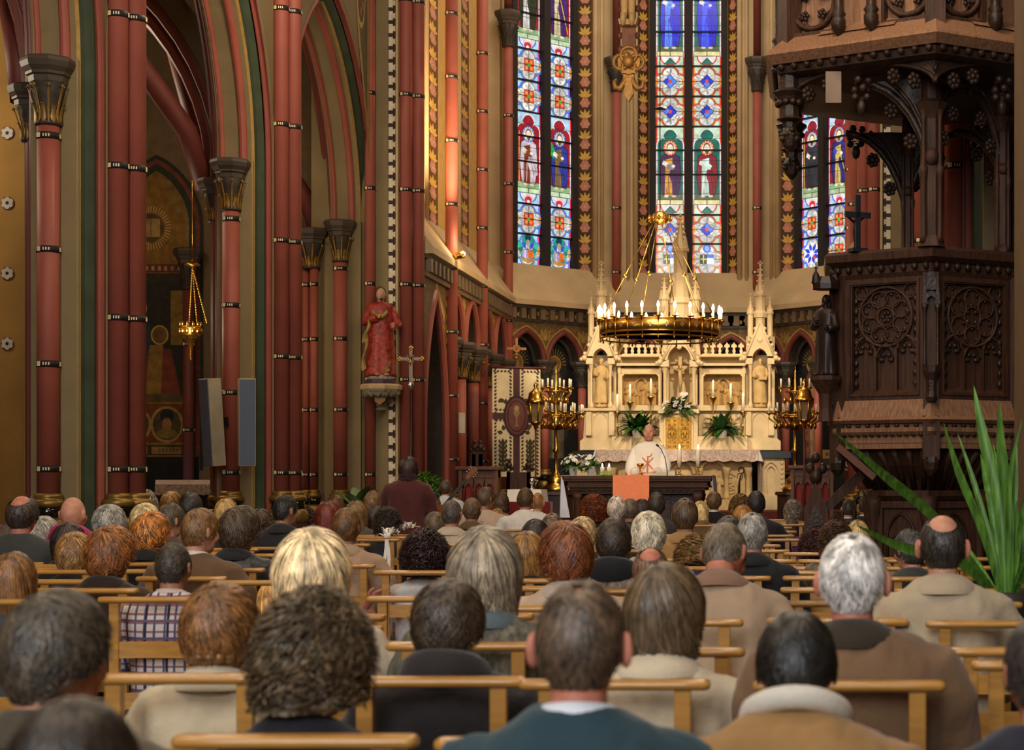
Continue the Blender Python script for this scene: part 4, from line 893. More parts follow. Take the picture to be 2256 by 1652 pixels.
# tabernacle
m = MB(); m.prism(rect(1456, 1540, 903, 992), fa, -.1, .3); m.prism(rect(1453, 1543, 903, 912), fa, -.1, .36); m.prism(rect(1466, 1470, 918, 990), fa, .3, .33); m.prism(rect(1526, 1530, 918, 990), fa, .3, .33); m.build('tabernacle', M_alt, alt, bevel=.005)
m = MB(); m.prism(rect(1470, 1526, 920, 990), fa, .3, .32)
for s in (0, 1):
    a, b_ = (1472, 1496) if s == 0 else (1500, 1524)
    for r_ in range(7):
        for q in range(2): m.ell(fa(AU(a+6+12*q), AZ(984-9.5*r_), .325), (.022, .012, .022), 8, 5)
    m.path([fa(AU((a+b_)/2)+.07*cos(t), AZ(955)+.12*sin(t), .33) for t in [2*pi*k/16 for k in range(16)]], .009, 6, wrap=True); m.ell(fa(AU((a+b_)/2), AZ(958), .325), (.03, .02, .07), 8, 6); m.ell(fa(AU((a+b_)/2), AZ(945), .325), (.02, .02, .024), 8, 6)
    m.prism(rect(a-1, a, 920, 990), fa, .32, .335); m.prism(rect(b_, b_+1, 920, 990), fa, .32, .335)
m.build('gilded_door', M_gold, alt)
# mensa, front with reliefs, side wings
YM = 29.95; KM = F/YM; MU = lambda px: (px-VPX)/KM-AX; MZ = lambda py: CZ+(HY-py)/KM; fm = frame((AX, YM, 0), (1, 0, 0), (0, 0, 1), (0, -1, 0))
def rm(a, b, c, d): return [(MU(a), MZ(d)), (MU(b), MZ(d)), (MU(b), MZ(c)), (MU(a), MZ(c))]
m = MB(); m.prism(rm(1330, 1655, 1010, 1128), fm, -.9, -.12); m.prism(rm(1322, 1662, 991, 1002), fm, -.95, .02); m.prism(rm(1310, 1672, 1100, 1128), fm, -.9, .0)
for px in (1350, 1465, 1540, 1600, 1648):
    q = fm(MU(px), 0, -.06); m.lathe([(.06, MZ(1100)), (.06, MZ(1094)), (.045, MZ(1088)), (.042, MZ(1050)), (.055, MZ(1044)), (.07, MZ(1036)), (.07, MZ(1030))], 12, (q.x, q.y, 0))
for px in (1410, 1500, 1570):
    c = MU(px); w = .2; m.band([(c-w-.05, MZ(1044))]+arch_pts(w+.05, (w+.05)*1.02, 8, MZ(1044), c)+[(c+w+.05, MZ(1044))], [(c-w, MZ(1044))]+arch_pts(w, w*1.02, 8, MZ(1044), c)+[(c+w, MZ(1044))], fm, -.12, -.04)
    for k in range(3): q = fm(c-.1+.1*k, MZ(1098), -.1); robed(m, (q.x, q.y, q.z), .42, 0, 0, 0, seed=k+px)
c = MU(1615)
for k in range(5): m.path([fm(c-.06+.09*cos(t+k), MZ(1060)-.06*k+.08+.05*sin(t+k), -.11) for t in [i*.5 for i in range(9)]], .012, 5)
m.build('altar_front', M_altd, alt)
for a, b_ in ((1262, 1318), (1668, 1728)):
    m = MB()
    m.prism(rm(a, b_, 1008, 1100), fm, -1.2, -.35); m.prism(rm(a-4, b_+4, 1092, 1128), fm, -1.2, -.28); c = MU((a+b_)/2); w = .12
    for e in (0, .05): m.band([(c-w+e, MZ(1085))]+arch_pts(w-e+.02, (w-e+.02)*1.5, 7, MZ(1040), c)+[(c+w-e, MZ(1085))], [(c-w+e+.015, MZ(1085))]+arch_pts(w-e, (w-e)*1.5, 7, MZ(1040), c)+[(c+w-e-.015, MZ(1085))], fm, -.35, -.32)
    for k in range(6): m.ell(fm(MU(b_-6), MZ(1020+11*k), -.35), (.03, .02, .035), 6, 4)
    m.build('side_wing', M_alt, alt)
for a, b_ in ((1256, 1326), (1660, 1742)): m = MB(); m.prism(rm(a, b_, 993, 1008), fm, -1.2, -.28); m.build('dark_slab', mat('dark_green_marble', '#1e241f', .3, var=.2), alt)
# lace altar cloth
A_lace = mat('lace', '#cdb4a4', .85, var=.3, scale=28, bump=.3, bscale=60)
m = MB(); u0, u1 = MU(1312), MU(1672); m.prism([(u0, MZ(991)), (u1, MZ(991)), (u1, MZ(990)), (u0, MZ(990))], fm, -.9, .05, 0)
n = 72; top = [fm(u0+(u1-u0)*k/n, MZ(990.5), .06) for k in range(n+1)]; bot = [fm(u0+(u1-u0)*k/n, MZ(1014)-.025*abs(sin(k*pi/6)), .075+.012*sin(k*1.05)) for k in range(n+1)]
m.loft([top, bot], 1, True, caps=False, closed=False)
for uu, s in ((u0, -1), (u1, 1)):
    m.add([fm(uu, MZ(990), .06), fm(uu, MZ(990), -.9), fm(uu+s*.09, MZ(1019), -.5), fm(uu+s*.07, MZ(1017), .05)], [(0, 1, 2, 3)], 1); m.add([fm(uu, MZ(990), .06), fm(uu+s*.07, MZ(1017), .05), fm(uu-s*.06, MZ(1014), .08)], [(0, 1, 2)], 0)
    m.add([fm(uu+s*.02, MZ(1015), .03), fm(uu+s*.06, MZ(1015), -.1), fm(uu+s*.06, MZ(1085), -.1), fm(uu+s*.02, MZ(1085), .03)], [(0, 1, 2, 3)], 1)
tag(m.build('lace_altar_cloth', [M_white, A_lace]), 'white cloth with deep lace edge on the high altar table', 'altar cloth')
m = MB(); z0 = MZ(1096); x = MU(1632); P = [fm(x-.03, z0, .02), fm(x-.02, z0+.28, .02), fm(x+.0, z0+.38, .02)]; m.path(P, [.02, .014, .012], 8); m.path([fm(x+.01+.045*cos(t), MZ(1036)+.055*sin(t), .02) for t in [-1.9+.5*k for k in range(12)]], .012, 6)
tag(m.build('crosier', M_iron), 'dark iron crook leaning on the high altar front', 'crook')
# ------------------------------------------------------------------ candlesticks on the altar
def candlestick(px, pyb, pyc, pyt, Y, label, group, r=.05, cr=.022, name='candlestick', cup=.07):
    x, zb, zc, zt = X_(px, Y), Z_(pyb, Y), Z_(pyc, Y), Z_(pyt, Y); h = zc-zb
    t = thing(name, label, 'candlestick', (x, Y, zb), group)
    b = MB(); b.lathe([(r*1.3, 0), (r*1.35, h*.03), (r*.9, h*.08), (r*.45, h*.13), (r*.25, h*.2), (r*.22, h*.4), (r*.42, h*.45), (r*.22, h*.5), (r*.2, h*.78), (r*.4, h*.86), (cup, h*.97), (cup*1.02, h), (cup*.4, h*1.0)], 14, (x, Y, zb)); b.build('stick', M_brass, t)
    b = MB(); b.lathe([(cr, 0), (cr, zt-zc-.04), (cr*.6, zt-zc-.035), (.003, zt-zc-.03)], 10, (x, Y, zc)); b.build('candle', M_wax, t)
    b = MB(); b.lathe([(.003, -.03), (.012, -.012), (.011, .0), (.003, .03)], 8, (x, Y, zt)); b.build('flame', E_flame, t)
    return t
for px, pyb, pyc, pyt, nm in ((1360, 968, 907, 872, 'first from the left, low'), (1388, 968, 885, 850, 'second from the left'), (1434, 968, 873, 838, 'third from the left'), (1571, 968, 874, 841, 'first right of the door'), (1610, 968, 886, 848, 'second right of the door'), (1637, 968, 906, 869, 'rightmost, low')):
    candlestick(px, pyb, pyc, pyt, YA-.2, 'brass candlestick with lit white candle on the altar, %s' % nm, 'candlesticks on the high altar')
# ------------------------------------------------------------------ plants
def leaf_blade(b, p0, d, L, w, droop=.6, mi=0, n=5, fold=.25):
    """one arching leaf: root p0, direction d"""
    d = Vector(d).normalized(); side = d.cross(Vector((0, 0, 1)));
    if side.length < .05: side = Vector((1, 0, 0))
    side.normalize(); P = []; p = Vector(p0); v = d.copy()
    for k in range(n+1):
        f = k/n; ww = w*sin(pi*min(1, .12+f*.88))**.8 if f < 1 else 0
        up = side.cross(v).normalized(); P += [p+side*ww, p-up*fold*ww, p-side*ww]; v = (v+Vector((0, 0, -droop/n))).normalized(); p = p+v*(L/n)
    fs = []
    for k in range(n):
        for s in (0, 1): fs.append((3*k+s, 3*k+s+1, 3*k+s+4, 3*k+s+3))
    b.add(P, fs, mi, True)
def potted(name, label, x, y, z, r, h, nl, LL, lw, flowers=0, seed=1, leafm=None, potm=None, group=None, flm=None):
    rr = random.Random(seed); t = thing(name, label, 'plant', (x, y, z), group)
    b = MB(); b.lathe([(r*.72, 0), (r, h*.92), (r*1.06, h*.93), (r*1.06, h), (r*.9, h), (r*.85, h*.85)], 16, (x, y, z)); b.build('pot', potm or mat('white_glazed_pot', '#e4dfd6', .3, var=.03), t)
    b = MB()
    for k in range(nl):
        a = rr.uniform(0, 2*pi); e = rr.uniform(.3, 1.35); L = LL*rr.uniform(.6, 1.1)
        leaf_blade(b, (x+rr.uniform(-.5, .5)*r, y+rr.uniform(-.5, .5)*r, z+h*.9), (cos(a)*cos(e), sin(a)*cos(e), sin(e)), L, lw*rr.uniform(.7, 1.2), rr.uniform(.6, 1.8), rr.randrange(2))
    b.build('foliage', [leafm or M_leafd, M_leaf], t)
    if flowers:
        b = MB()
        for k in range(flowers):
            a = rr.uniform(0, 2*pi); e = rr.uniform(.1, 1.3); d = Vector((cos(a)*cos(e), sin(a)*cos(e), sin(e))); q = Vector((x, y, z+h))+d*LL*rr.uniform(.55, .85)
            bloom(b, q, d, LL*.2, rr)
        b.build('blooms', flm or M_petal, t)
    return t
def bloom(b, q, d, r, rr):
    d = Vector(d).normalized(); s = d.orthogonal().normalized(); u = d.cross(s)
    for k in range(6):
        a = 2*pi*k/6+rr.uniform(-.2, .2); e = s*cos(a)+u*sin(a); w = e.cross(d)
        b.add([q, q+e*r*.5+w*r*.3+d*r*.3, q+e*r+d*r*.35, q+e*r*.5-w*r*.3+d*r*.3], [(0, 1, 2, 3)], 0, True)
    b.ell(q+d*r*.2, r*.18, 6, 4)
potted('potted_peace_lily', 'leafy green plant in white pot on the altar, behind the priest', X_(1404, YA-.3), YA-.3, AZ(966), .1, .17, 80, .46, .05, seed=4, group='green plants on the high altar')
potted('potted_peace_lily', 'leafy green plant in white pot on the altar, right of the gilded door', X_(1591, YA-.3), YA-.3, AZ(966), .09, .15, 80, .44, .045, seed=9, group='green plants on the high altar')
t = thing('flower_arrangement', 'white and pink lily arrangement on top of the tabernacle', 'flowers', (AX, YA-.2, AZ(904))); rr = random.Random(5); b = MB(); f = MB()
for k in range(70):
    a = rr.uniform(0, 2*pi); e = rr.uniform(-.1, .9); leaf_blade(b, (AX+rr.uniform(-.1, .1), YA-.3, AZ(903)), (cos(a)*cos(e), -abs(sin(a))*cos(e)*.5, sin(e)), rr.uniform(.18, .4), .034, 1.0)
for k in range(17):
    a = rr.uniform(-1, 1); hgt = rr.uniform(.02, .40)*(1-abs(a)*.8); q = Vector((AX+a*.27, YA-.33-rr.uniform(0, .1), AZ(903)+hgt)); bloom(f, q, (a, -1, .5), .05, rr)
b.build('greenery', M_leaf, t); f.build('lilies', mat('lily_petal', '#f4e2d6', .5, var=.1, scale=3), t)
m = MB(); q = fa(AU(1454), AZ(975), .2); m.cbox((q.x, q.y-.05, q.z), (.07, .04, .16)); tag(m.build('red_book', mat('red_leather', '#9c1c1c', .5)), 'small upright red book beside the gilded tabernacle', 'book')
# ================================================================== front altar table
YT = 23.45; KT = F/YT; TU = lambda px: (px-VPX)/KT; TZ = lambda py: CZ+(HY-py)/KT
ft = frame((0, YT, 0), (1, 0, 0), (0, 0, 1), (0, -1, 0))
def rt(a, b, c, d): return [(TU(a), TZ(d)), (TU(b), TZ(d)), (TU(b), TZ(c)), (TU(a), TZ(c))]
tb = thing('altar_table', 'dark carved wooden altar table below the priest', 'altar', (TU(1404), YT+.4, .58))
m = MB(); prof = [(1240, 1048), (1242, 1056), (1250, 1060), (1247, 1070), (1254, 1074), (1262, 1080), (1266, 1088)]
for (a, y0), (b_, y1) in zip(prof, prof[1:]): m.prism(rt(max(a, b_) if 0 else a, 2808-a, y0, y1), ft, -.85+(a-1240)*.004, .02-(a-1240)*.004)
m.build('table_top', M_wood, tb, bevel=.004)
m = MB(); m.prism(rt(1282, 1526, 1088, 1150), ft, -.7, -.2)
for k in range(16): c = TU(1290+15.5*k); m.prism([(c-.03, TZ(1083)), (c+.03, TZ(1083)), (c+.03, TZ(1078)), (c-.03, TZ(1078))], ft, -.2, -.05)
for k in range(5): a = 1286+48*k; m.prism(rt(a, a+44, 1092, 1148), ft, -.2, -.17); m.prism(rt(a+4, a+40, 1098, 1144), ft, -.17, -.165)
m.build('table_body', M_woodd, tb)
for px in (1270, 1536):
    for d in (-.12, -.7):
        q = ft(TU(px), 0, d); m = MB(); m.lathe([(.07, .58), (.07, .68), (.05, .72), (.05, TZ(1104)), (.065, TZ(1098)), (.075, TZ(1088))], 12, (q.x, q.y, 0)); m.build('leg', M_wood, tb)
m = MB(); m.prism(rt(1351, 1431, 1046.4, 1047.8), ft, -.6, .04); a, b_ = TU(1351), TU(1431); n = 16
m.loft([[ft(a+(b_-a)*k/n, TZ(1046.8), .045) for k in range(n+1)], [ft(a+(b_-a)*k/n, TZ(1075), .052+.004*sin(k)) for k in range(n+1)], [ft(a+(b_-a)*k/n, TZ(1105), .054+.007*sin(k*.9)) for k in range(n+1)]], 0, True, caps=False, closed=False)
tag(m.build('orange_altar_cloth', mat('orange_cloth', '#ff9468', .85, var=.05, scale=20)), 'plain orange cloth hanging over the front of the wooden altar', 'cloth')
for px, s, lab in ((1240, -1, 'left'), (1567, 1, 'right')):
    m = MB(); a = TU(px); n = 10; L = 1140 if s < 0 else 1106
    m.prism([(min(a, a+s*.02)-(.0 if s < 0 else .5), TZ(1047.6)), (max(a, a+s*.02)+(.5 if s < 0 else 0), TZ(1047.6)), (max(a, a+s*.02)+(.5 if s < 0 else 0), TZ(1046.8)), (min(a, a+s*.02)-(.0 if s < 0 else .5), TZ(1046.8))], ft, -.7, .0)
    rows = []
    for z, o in ((1047, .015), (1070, .03), (1100, .035), (L, .04)): rows.append([ft(a+s*(o+.012*sin(k*1.3)), TZ(z), -.7+.7*k/n) for k in range(n+1)])
    m.loft(rows, 0, True, caps=False, closed=False); m.loft([[ft(a+s*.02+s*-.0*k, TZ(1047), .0+.02*k), ft(a+s*(.02-.0), TZ(L), .03)] for k in range(2)], 0, True, False, False)
    w_ = .07; m.add([ft(a+s*.02, TZ(1048), .02), ft(a-s*w_*(.2 if s < 0 else -.2), TZ(1060), .03), ft(a+s*(.02 if s > 0 else -.1), TZ(L), .04), ft(a+s*.035, TZ(L), .03)], [(0, 1, 2, 3)], 0)
    tag(m.build('white_altar_cloth', mat('bluish_white_linen', '#cfcfe0', .85, var=.06)), 'white cloth hanging down the %s end of the wooden altar' % lab, 'cloth')
for px, lab in ((1497, 'left one'), (1538, 'right one')):
    t = candlestick(px, 1047.5, 1028, 984, YT+.25, 'thick lit white candle in low brass holder on the wooden altar, %s' % lab, 'large candles on the wooden altar', r=.06, cr=.03, name='altar_candle', cup=.075)
for px, lab in ((1325, 'left one'), (1340, 'right one')):
    x, z = TU(px), TZ(1047.5); t = thing('pillar_candle', 'short lit candle with green foot beside the white flowers, %s' % lab, 'candle', (x, YT+.1, z), 'short candles on the wooden altar')
    b = MB(); b.lathe([(.04, 0), (.038, .035)], 12, (x, YT+.1, z)); b.build('green_foot', mat('lime_green', '#8ccc3c', .6), t)
    b = MB(); b.lathe([(.029, .035), (.029, .11), (.02, .115), (.004, .118)], 12, (x, YT+.1, z)); b.build('wax_body', M_wax, t)
    b = MB(); b.lathe([(.002, .115), (.011, .13), (.009, .14), (.002, .16)], 8, (x, YT+.1, z)); b.build('flame', E_flame, t)
M_vleaf = mat('variegated_leaf', '#6f9a48', .45, var=.45, scale=14)
potted('potted_flowers', 'white flowers with variegated leaves in a pot, left one on the altar', TU(1258), YT+.2, TZ(1047.5), .06, .12, 40, .2, .034, 22, seed=2, leafm=M_vleaf, group='white flower pots on the wooden altar')
potted('potted_flowers', 'white flowers with variegated leaves in a pot, nearest the short candles', TU(1297), YT+.2, TZ(1047.5), .06, .12, 40, .2, .034, 24, seed=3, leafm=M_vleaf, group='white flower pots on the wooden altar')
x, z = TU(1409), TZ(1047.5); t = thing('chalice', 'gilded chalice on the wooden altar in front of the priest', 'chalice', (x, YT+.1, z))
b = MB(); b.lathe([(.05, 0), (.045, .012), (.012, .03), (.01, .06), (.02, .07), (.01, .08), (.02, .1), (.045, .125), (.05, .16), (.047, .16), (.04, .13), (.0, .105)], 16, (x, YT+.1, z)); b.build('cup', M_brass, t)
m = MB(); m.lathe([(.0, 0), (.05, .0), (.065, .03), (.06, .07), (.03, .1), (.0, .105)], 14, (TU(1398), YT+.08, z)); tag(m.build('veiled_ciborium', M_white), 'white veiled vessel left of the gilded chalice', 'vessel')
m = MB(); m.prism([(TU(1418), TZ(1047.5)), (TU(1486), TZ(1047.5)), (TU(1486), TZ(1037)), (TU(1420), TZ(1044))], ft, -.4, -.05); tag(m.build('missal_cushion', mat('cream_leather', '#e6dcc0', .6)), 'open cream mass book on sloping stand before the priest', 'book')
t = thing('microphone', 'black gooseneck microphone rising beside the priest', 'microphone', (TU(1470), YT+.0, z)); b = MB(); b.path([(TU(1470), YT, z), (TU(1469), YT, TZ(1030)), (TU(1465), YT, TZ(1008)), (TU(1457), YT, TZ(990)), (TU(1450), YT, TZ(982))], .006, 6); b.build('gooseneck', M_iron, t); b = MB(); b.path([(TU(1451), YT, TZ(983)), (TU(1446), YT-.01, TZ(979))], [.012, .016], 8); b.build('capsule', M_iron, t)
# ================================================================== carved oak pulpit
PX, PY = .83, 13.3
def hexp(R, k, z=0): a = -pi/2+k*pi/3; return Vector((PX+R*cos(a), PY+R*sin(a), z))
def hexring(R, z): return [hexp(R, k, z) for k in range(6)]
pul = thing('pulpit', 'carved dark oak pulpit with traceried panels under a large canopy', 'pulpit', (PX, PY, 0))
m = MB()
for R0, z0, R1, z1 in ((.80, 3.02, .86, 3.05), (.86, 3.05, .87, 3.10), (.87, 3.10, .84, 3.125), (.84, 3.125, .5, 3.125)): m.loft([hexring(R0, z0), hexring(R1, z1)], 0, False, caps=False)
m.loft([hexring(.76, 2.93), hexring(.78, 2.96), hexring(.78, 3.02)], 0, False, caps=False)
m.loft([hexring(.70, 3.12), hexring(.69, 2.1), hexring(.3, 2.05)], 0, False, caps=False)
for k in range(6):
    a, b = hexp(.80, k), hexp(.80, (k+1) % 6)
    for j in range(9): q = a+(b-a)*((j+.5)/9); m.ell((q.x, q.y, 2.995), (.026, .026, .03), 7, 5, 1)
m.build('rail_cornice', [M_wood, M_woodd], pul)
m = MB()
for R0, z0, R1, z1 in ((.76, 2.05, .8, 1.93), (.8, 1.93, .84, 1.905), (.84, 1.905, .80, 1.88), (.80, 1.85, .80, 1.82), (.82, 1.82, .78, 1.79), (.77, 1.765, .77, 1.74), (.74, 1.74, .68, 1.72)): m.loft([hexring(R0, z0), hexring(R1, z1)], 0, False, caps=False)
m.loft([hexring(.77, 1.9), hexring(.76, 1.7), hexring(.66, 1.70)], 0, False, caps=False)
for k in range(6):
    for z, n in ((1.865, 10), (1.80, 14)):
        a, b = hexp(.785, k), hexp(.785, (k+1) % 6)
        for j in range(n): q = a+(b-a)*((j+.5)/n); m.ell((q.x, q.y, z), (.02, .02, .016), 6, 4, 1)
m.build('base_moulding', [M_woodp, M_woodd], pul)  # paler oak on the slope stands in for light caught there
def ringt(b, fr, u, v, r, t=.011, d=.02, n=22, mi=0): b.path([fr(u+r*cos(2*pi*k/n), v+r*sin(2*pi*k/n), d) for k in range(n)], t, 6, mi, wrap=True)
for k in range(6):
    a, b_ = hexp(.745, k, 2.05), hexp(.745, (k+1) % 6, 2.05); u = (b_-a); L = u.length; u.normalize(); n_ = Vector((u.y, -u.x, 0))
    if n_.dot(a-Vector((PX, PY, 2.05))) < 0: n_ = -n_
    fr = frame(a, u, (0, 0, 1), n_); c = L/2; w = .26
    p = MB(); p.prism([(.08, 0), (L-.08, 0), (L-.08, .9), (.08, .9)], fr, -.09, -.06, 0); po = p.build('panel', M_woodp, pul)
    f = MB(); f.band([(.045, .0), (.045, .9), (L-.045, .9), (L-.045, 0)], [(c-w, .05), (c-w, .83), (c+w, .83), (c+w, .05)], fr, -.09, .01, 0, True)
    f.band([(c-w-.03, .03), (c-w-.03, .86), (c+w+.03, .86), (c+w+.03, .03)], [(c-w-.012, .045), (c-w-.012, .84), (c+w+.012, .84), (c+w+.012, .045)], fr, .01, .022, 0, True)
    f.add([fr(c-w, .05, .01), fr(c+w, .05, .01), fr(c+w, .09, -.055), fr(c-w, .09, -.055)], [(0, 1, 2, 3)], 0)
    for s in (-1, 1):
        for j in range(9): f.ell(fr(c+s*(w-.02), .12+.075*j, -.02), (.018, .018, .026), 6, 4, 1)
    f.build('panel_frame', [M_wood, M_woodd], pul)
    t = MB(); cv = .6; R = .215
    for x in (c-.085, c+.085): t.prism([(x-.011, .06), (x+.011, .06), (x+.011, .38), (x-.011, .38)], fr, -.06, -.01, 0)
    for x, vs in ((c-.17, .36), (c, .30), (c+.17, .36)):
        A = arch_pts(.075, .105, 6, vs, x); t.path([fr(q[0], q[1], -.018) for q in A], .011, 6, 0); t.path([fr(q[0], q[1], -.03) for q in arch_pts(.062, .09, 6, vs-.005, x)], .008, 5, 1)
        for s in (-1, 1):
            for e in range(3): t.ell(fr(x+s*(.045-.012*e), vs-.01+.018*e*(e-1), -.03), (.017, .012, .016), 6, 4, 1)
    ringt(t, fr, c, cv, R, .012, -.015)
    if k % 2:
        ringt(t, fr, c, cv, .065, .009, -.02)
        for j in range(8):
            an = (j+.5)*pi/4; t.path([fr(c+.135*cos(an)+.058*cos(an+q)*1.15, cv+.135*sin(an)+.058*sin(an+q)*1.0, -.02) for q in [2*pi*i/14 for i in range(14)]], .0075, 5, 0, wrap=True)
            for e in (-1, 1): t.ell(fr(c+.17*cos(an+e*.16), cv+.17*sin(an+e*.16), -.04), (.02, .014, .02), 6, 4, 1)
        for j in range(6): an = j*pi/3; t.ell(fr(c+.03*cos(an), cv+.03*sin(an), -.035), (.016, .012, .016), 6, 4, 1)
    else:
        for j in range(6):
            an = pi/2+j*pi/3; ringt(t, fr, c+.135*cos(an), cv+.135*sin(an), .066, .008, -.02, 16)
            for e in range(3): q = an+e*2*pi/3; t.ell(fr(c+.135*cos(an)+.05*cos(q+1), cv+.135*sin(an)+.05*sin(q+1), -.03), (.015, .012, .015), 6, 4, 1)
        ringt(t, fr, c, cv, .07, .008, -.02)
        for e in range(4): q = e*pi/2+pi/4; t.ell(fr(c+.05*cos(q), cv+.05*sin(q), -.03), (.018, .012, .018), 6, 4, 1)
    for s in (-1, 1):
        ringt(t, fr, c+s*.195, .78, .05, .008, -.02, 14)
        for e in range(3): q = pi/2+e*2*pi/3+1; t.ell(fr(c+s*.195+.035*cos(q), .78+.035*sin(q), -.035), (.014, .012, .014), 6, 4, 1)
        for j in range(12): t.ell(fr(c+s*(.235-.0*j), .42+.025*j, -.045), (.02, .02, .014), 5, 4, 1)
    t.build('tracery', [M_wood, M_woodd], po)
for k in range(6):
    q = hexp(.755, k); m = MB(); d = (q-Vector((PX, PY, 0))).normalized(); s = Vector((-d.y, d.x, 0))
    fr = frame((q.x, q.y, 0), s, (0, 0, 1), d)
    m.prism([(-.055, 1.93), (.055, 1.93), (.055, 2.95), (-.055, 2.95)], fr, -.09, -.0, 0)
    if k != 5:
        for e in (-1, 1):
            o = fr(e*.045, 0, .02); m.lathe([(.018, 2.28), (.012, 2.3), (.012, 2.66), (.02, 2.69), (.026, 2.72)], 8, (o.x, o.y, 0), 1)
            m.prism([(e*.045-.02, 2.72), (e*.045+.02, 2.72), (e*.045, 2.94)], fr, .0, .04, 1)
        m.band([(-.05, 2.72)]+arch_pts(.05, .08, 5, 2.74)+[(.05, 2.72)], [(-.032, 2.72)]+arch_pts(.032, .05, 5, 2.73)+[(.032, 2.72)], fr, .0, .045, 1); m.prism([(-.05, 2.82), (.05, 2.82), (.02, 2.95), (-.02, 2.95)], fr, 0, .03, 1)
        o = fr(0, 0, .02); m.loft([octring(o.x, o.y, .03, 2.03), octring(o.x, o.y, .045, 2.06), octring(o.x, o.y, .038, 2.1), octring(o.x, o.y, .04, 2.18), octring(o.x, o.y, .062, 2.24), octring(o.x, o.y, .066, 2.28), octring(o.x, o.y, .04, 2.285)], 1, False)
    m.prism([(-.06, 1.62), (.06, 1.62), (.06, 1.93), (-.06, 1.93)], fr, -.1, .03, 0); o = fr(0, 0, 0); m.loft([octring(o.x, o.y, .01, 1.5), octring(o.x, o.y, .05, 1.55), octring(o.x, o.y, .06, 1.6), octring(o.x, o.y, .055, 1.64)], 1, False)
    m.build('corner_post', [M_wood, M_woodd], pul)
q = hexp(.86, 5); b = MB(); b.loft([octring(q.x, q.y, .06, 1.9), octring(q.x, q.y, .05, 2.0), octring(q.x, q.y, .055, 2.1), octring(q.x, q.y, .1, 2.17), octring(q.x, q.y, .12, 2.2), octring(q.x, q.y, .12, 2.23)], 0, False)
robed(b, (q.x, q.y, 2.23), .6, 1, 1, 1, yaw=-.7, seed=5)
for s in (-1, 1): pinnacle(b, q.x+.07*s, q.y+.03*s, 2.86, 2.92, 3.06, .022, 1, 3)
b.loft([octring(q.x, q.y, .1, 2.86), octring(q.x, q.y, .1, 2.9), octring(q.x, q.y, .07, 2.95)], 1, False); b.path([(q.x+.03, q.y+.12, 2.2), (q.x+.05, q.y+.1, 2.9)], .02, 6, 0); b.build('corner_statue', [M_wood, mat('polished_dark_oak', '#2a1a14', .4, var=.15, spec=.35)], pul)
m = MB(); m.loft([hexring(.66, 1.7), hexring(.6, 1.58), hexring(.5, 1.48), hexring(.44, 1.40)], 0, False)
for k in range(6):
    for j in range(6):
        f = (j+.5)/6; a = hexp(.70, k)+(hexp(.70, (k+1) % 6)-hexp(.70, k))*f; c = hexp(.47, k)+(hexp(.47, (k+1) % 6)-hexp(.47, k))*f
        m.path([(a.x, a.y, 1.68), (a.x*.6+c.x*.4, a.y*.6+c.y*.4, 1.6), (c.x, c.y, 1.42)], .022, 5, 1)
m.build('ribbed_corbel', [M_woodd, M_wood], pul)
m = MB(); m.loft([hexring(.5, 1.40), hexring(.5, 1.36), hexring(.46, 1.33)], 0, False, caps=False); m.loft([hexring(.43, 1.38), hexring(.43, .25), hexring(.52, .2), hexring(.52, 0)], 0, False)
for k in range(6):
    a, b_ = hexp(.43, k, .3), hexp(.43, (k+1) % 6, .3); u = (b_-a); L = u.length; u.normalize(); n_ = Vector((u.y, -u.x, 0)); n_ = n_ if n_.dot(a-Vector((PX, PY, .3))) > 0 else -n_; fr = frame(a, u, (0, 0, 1), n_)
    m.band([(.03, .05), (.03, 1.02), (L-.03, 1.02), (L-.03, .05)], [(.07, .09), (.07, .97), (L-.07, .97), (L-.07, .09)], fr, 0, .03, 0, True); A = arch_pts(L/2-.1, .2, 6, .75, L/2); m.path([fr(q[0], q[1], .01) for q in [(.1, .1)]+A+[(L-.1, .1)]], .012, 6, 1)
    for s in (-1, 1):
        for e in range(2): m.ell(fr(L/2+s*(.05+.02*e), .74+.02*e, .01), .018, 6, 4, 1)
    o = hexp(.45, k); m.lathe([(.05, .2), (.05, .28), (.035, .32), (.035, 1.1), (.045, 1.14), (.065, 1.24), (.07, 1.3), (.07, 1.36)], 12, (o.x, o.y, 0), 0)
m.build('pedestal', [M_wood, M_woodd], pul)
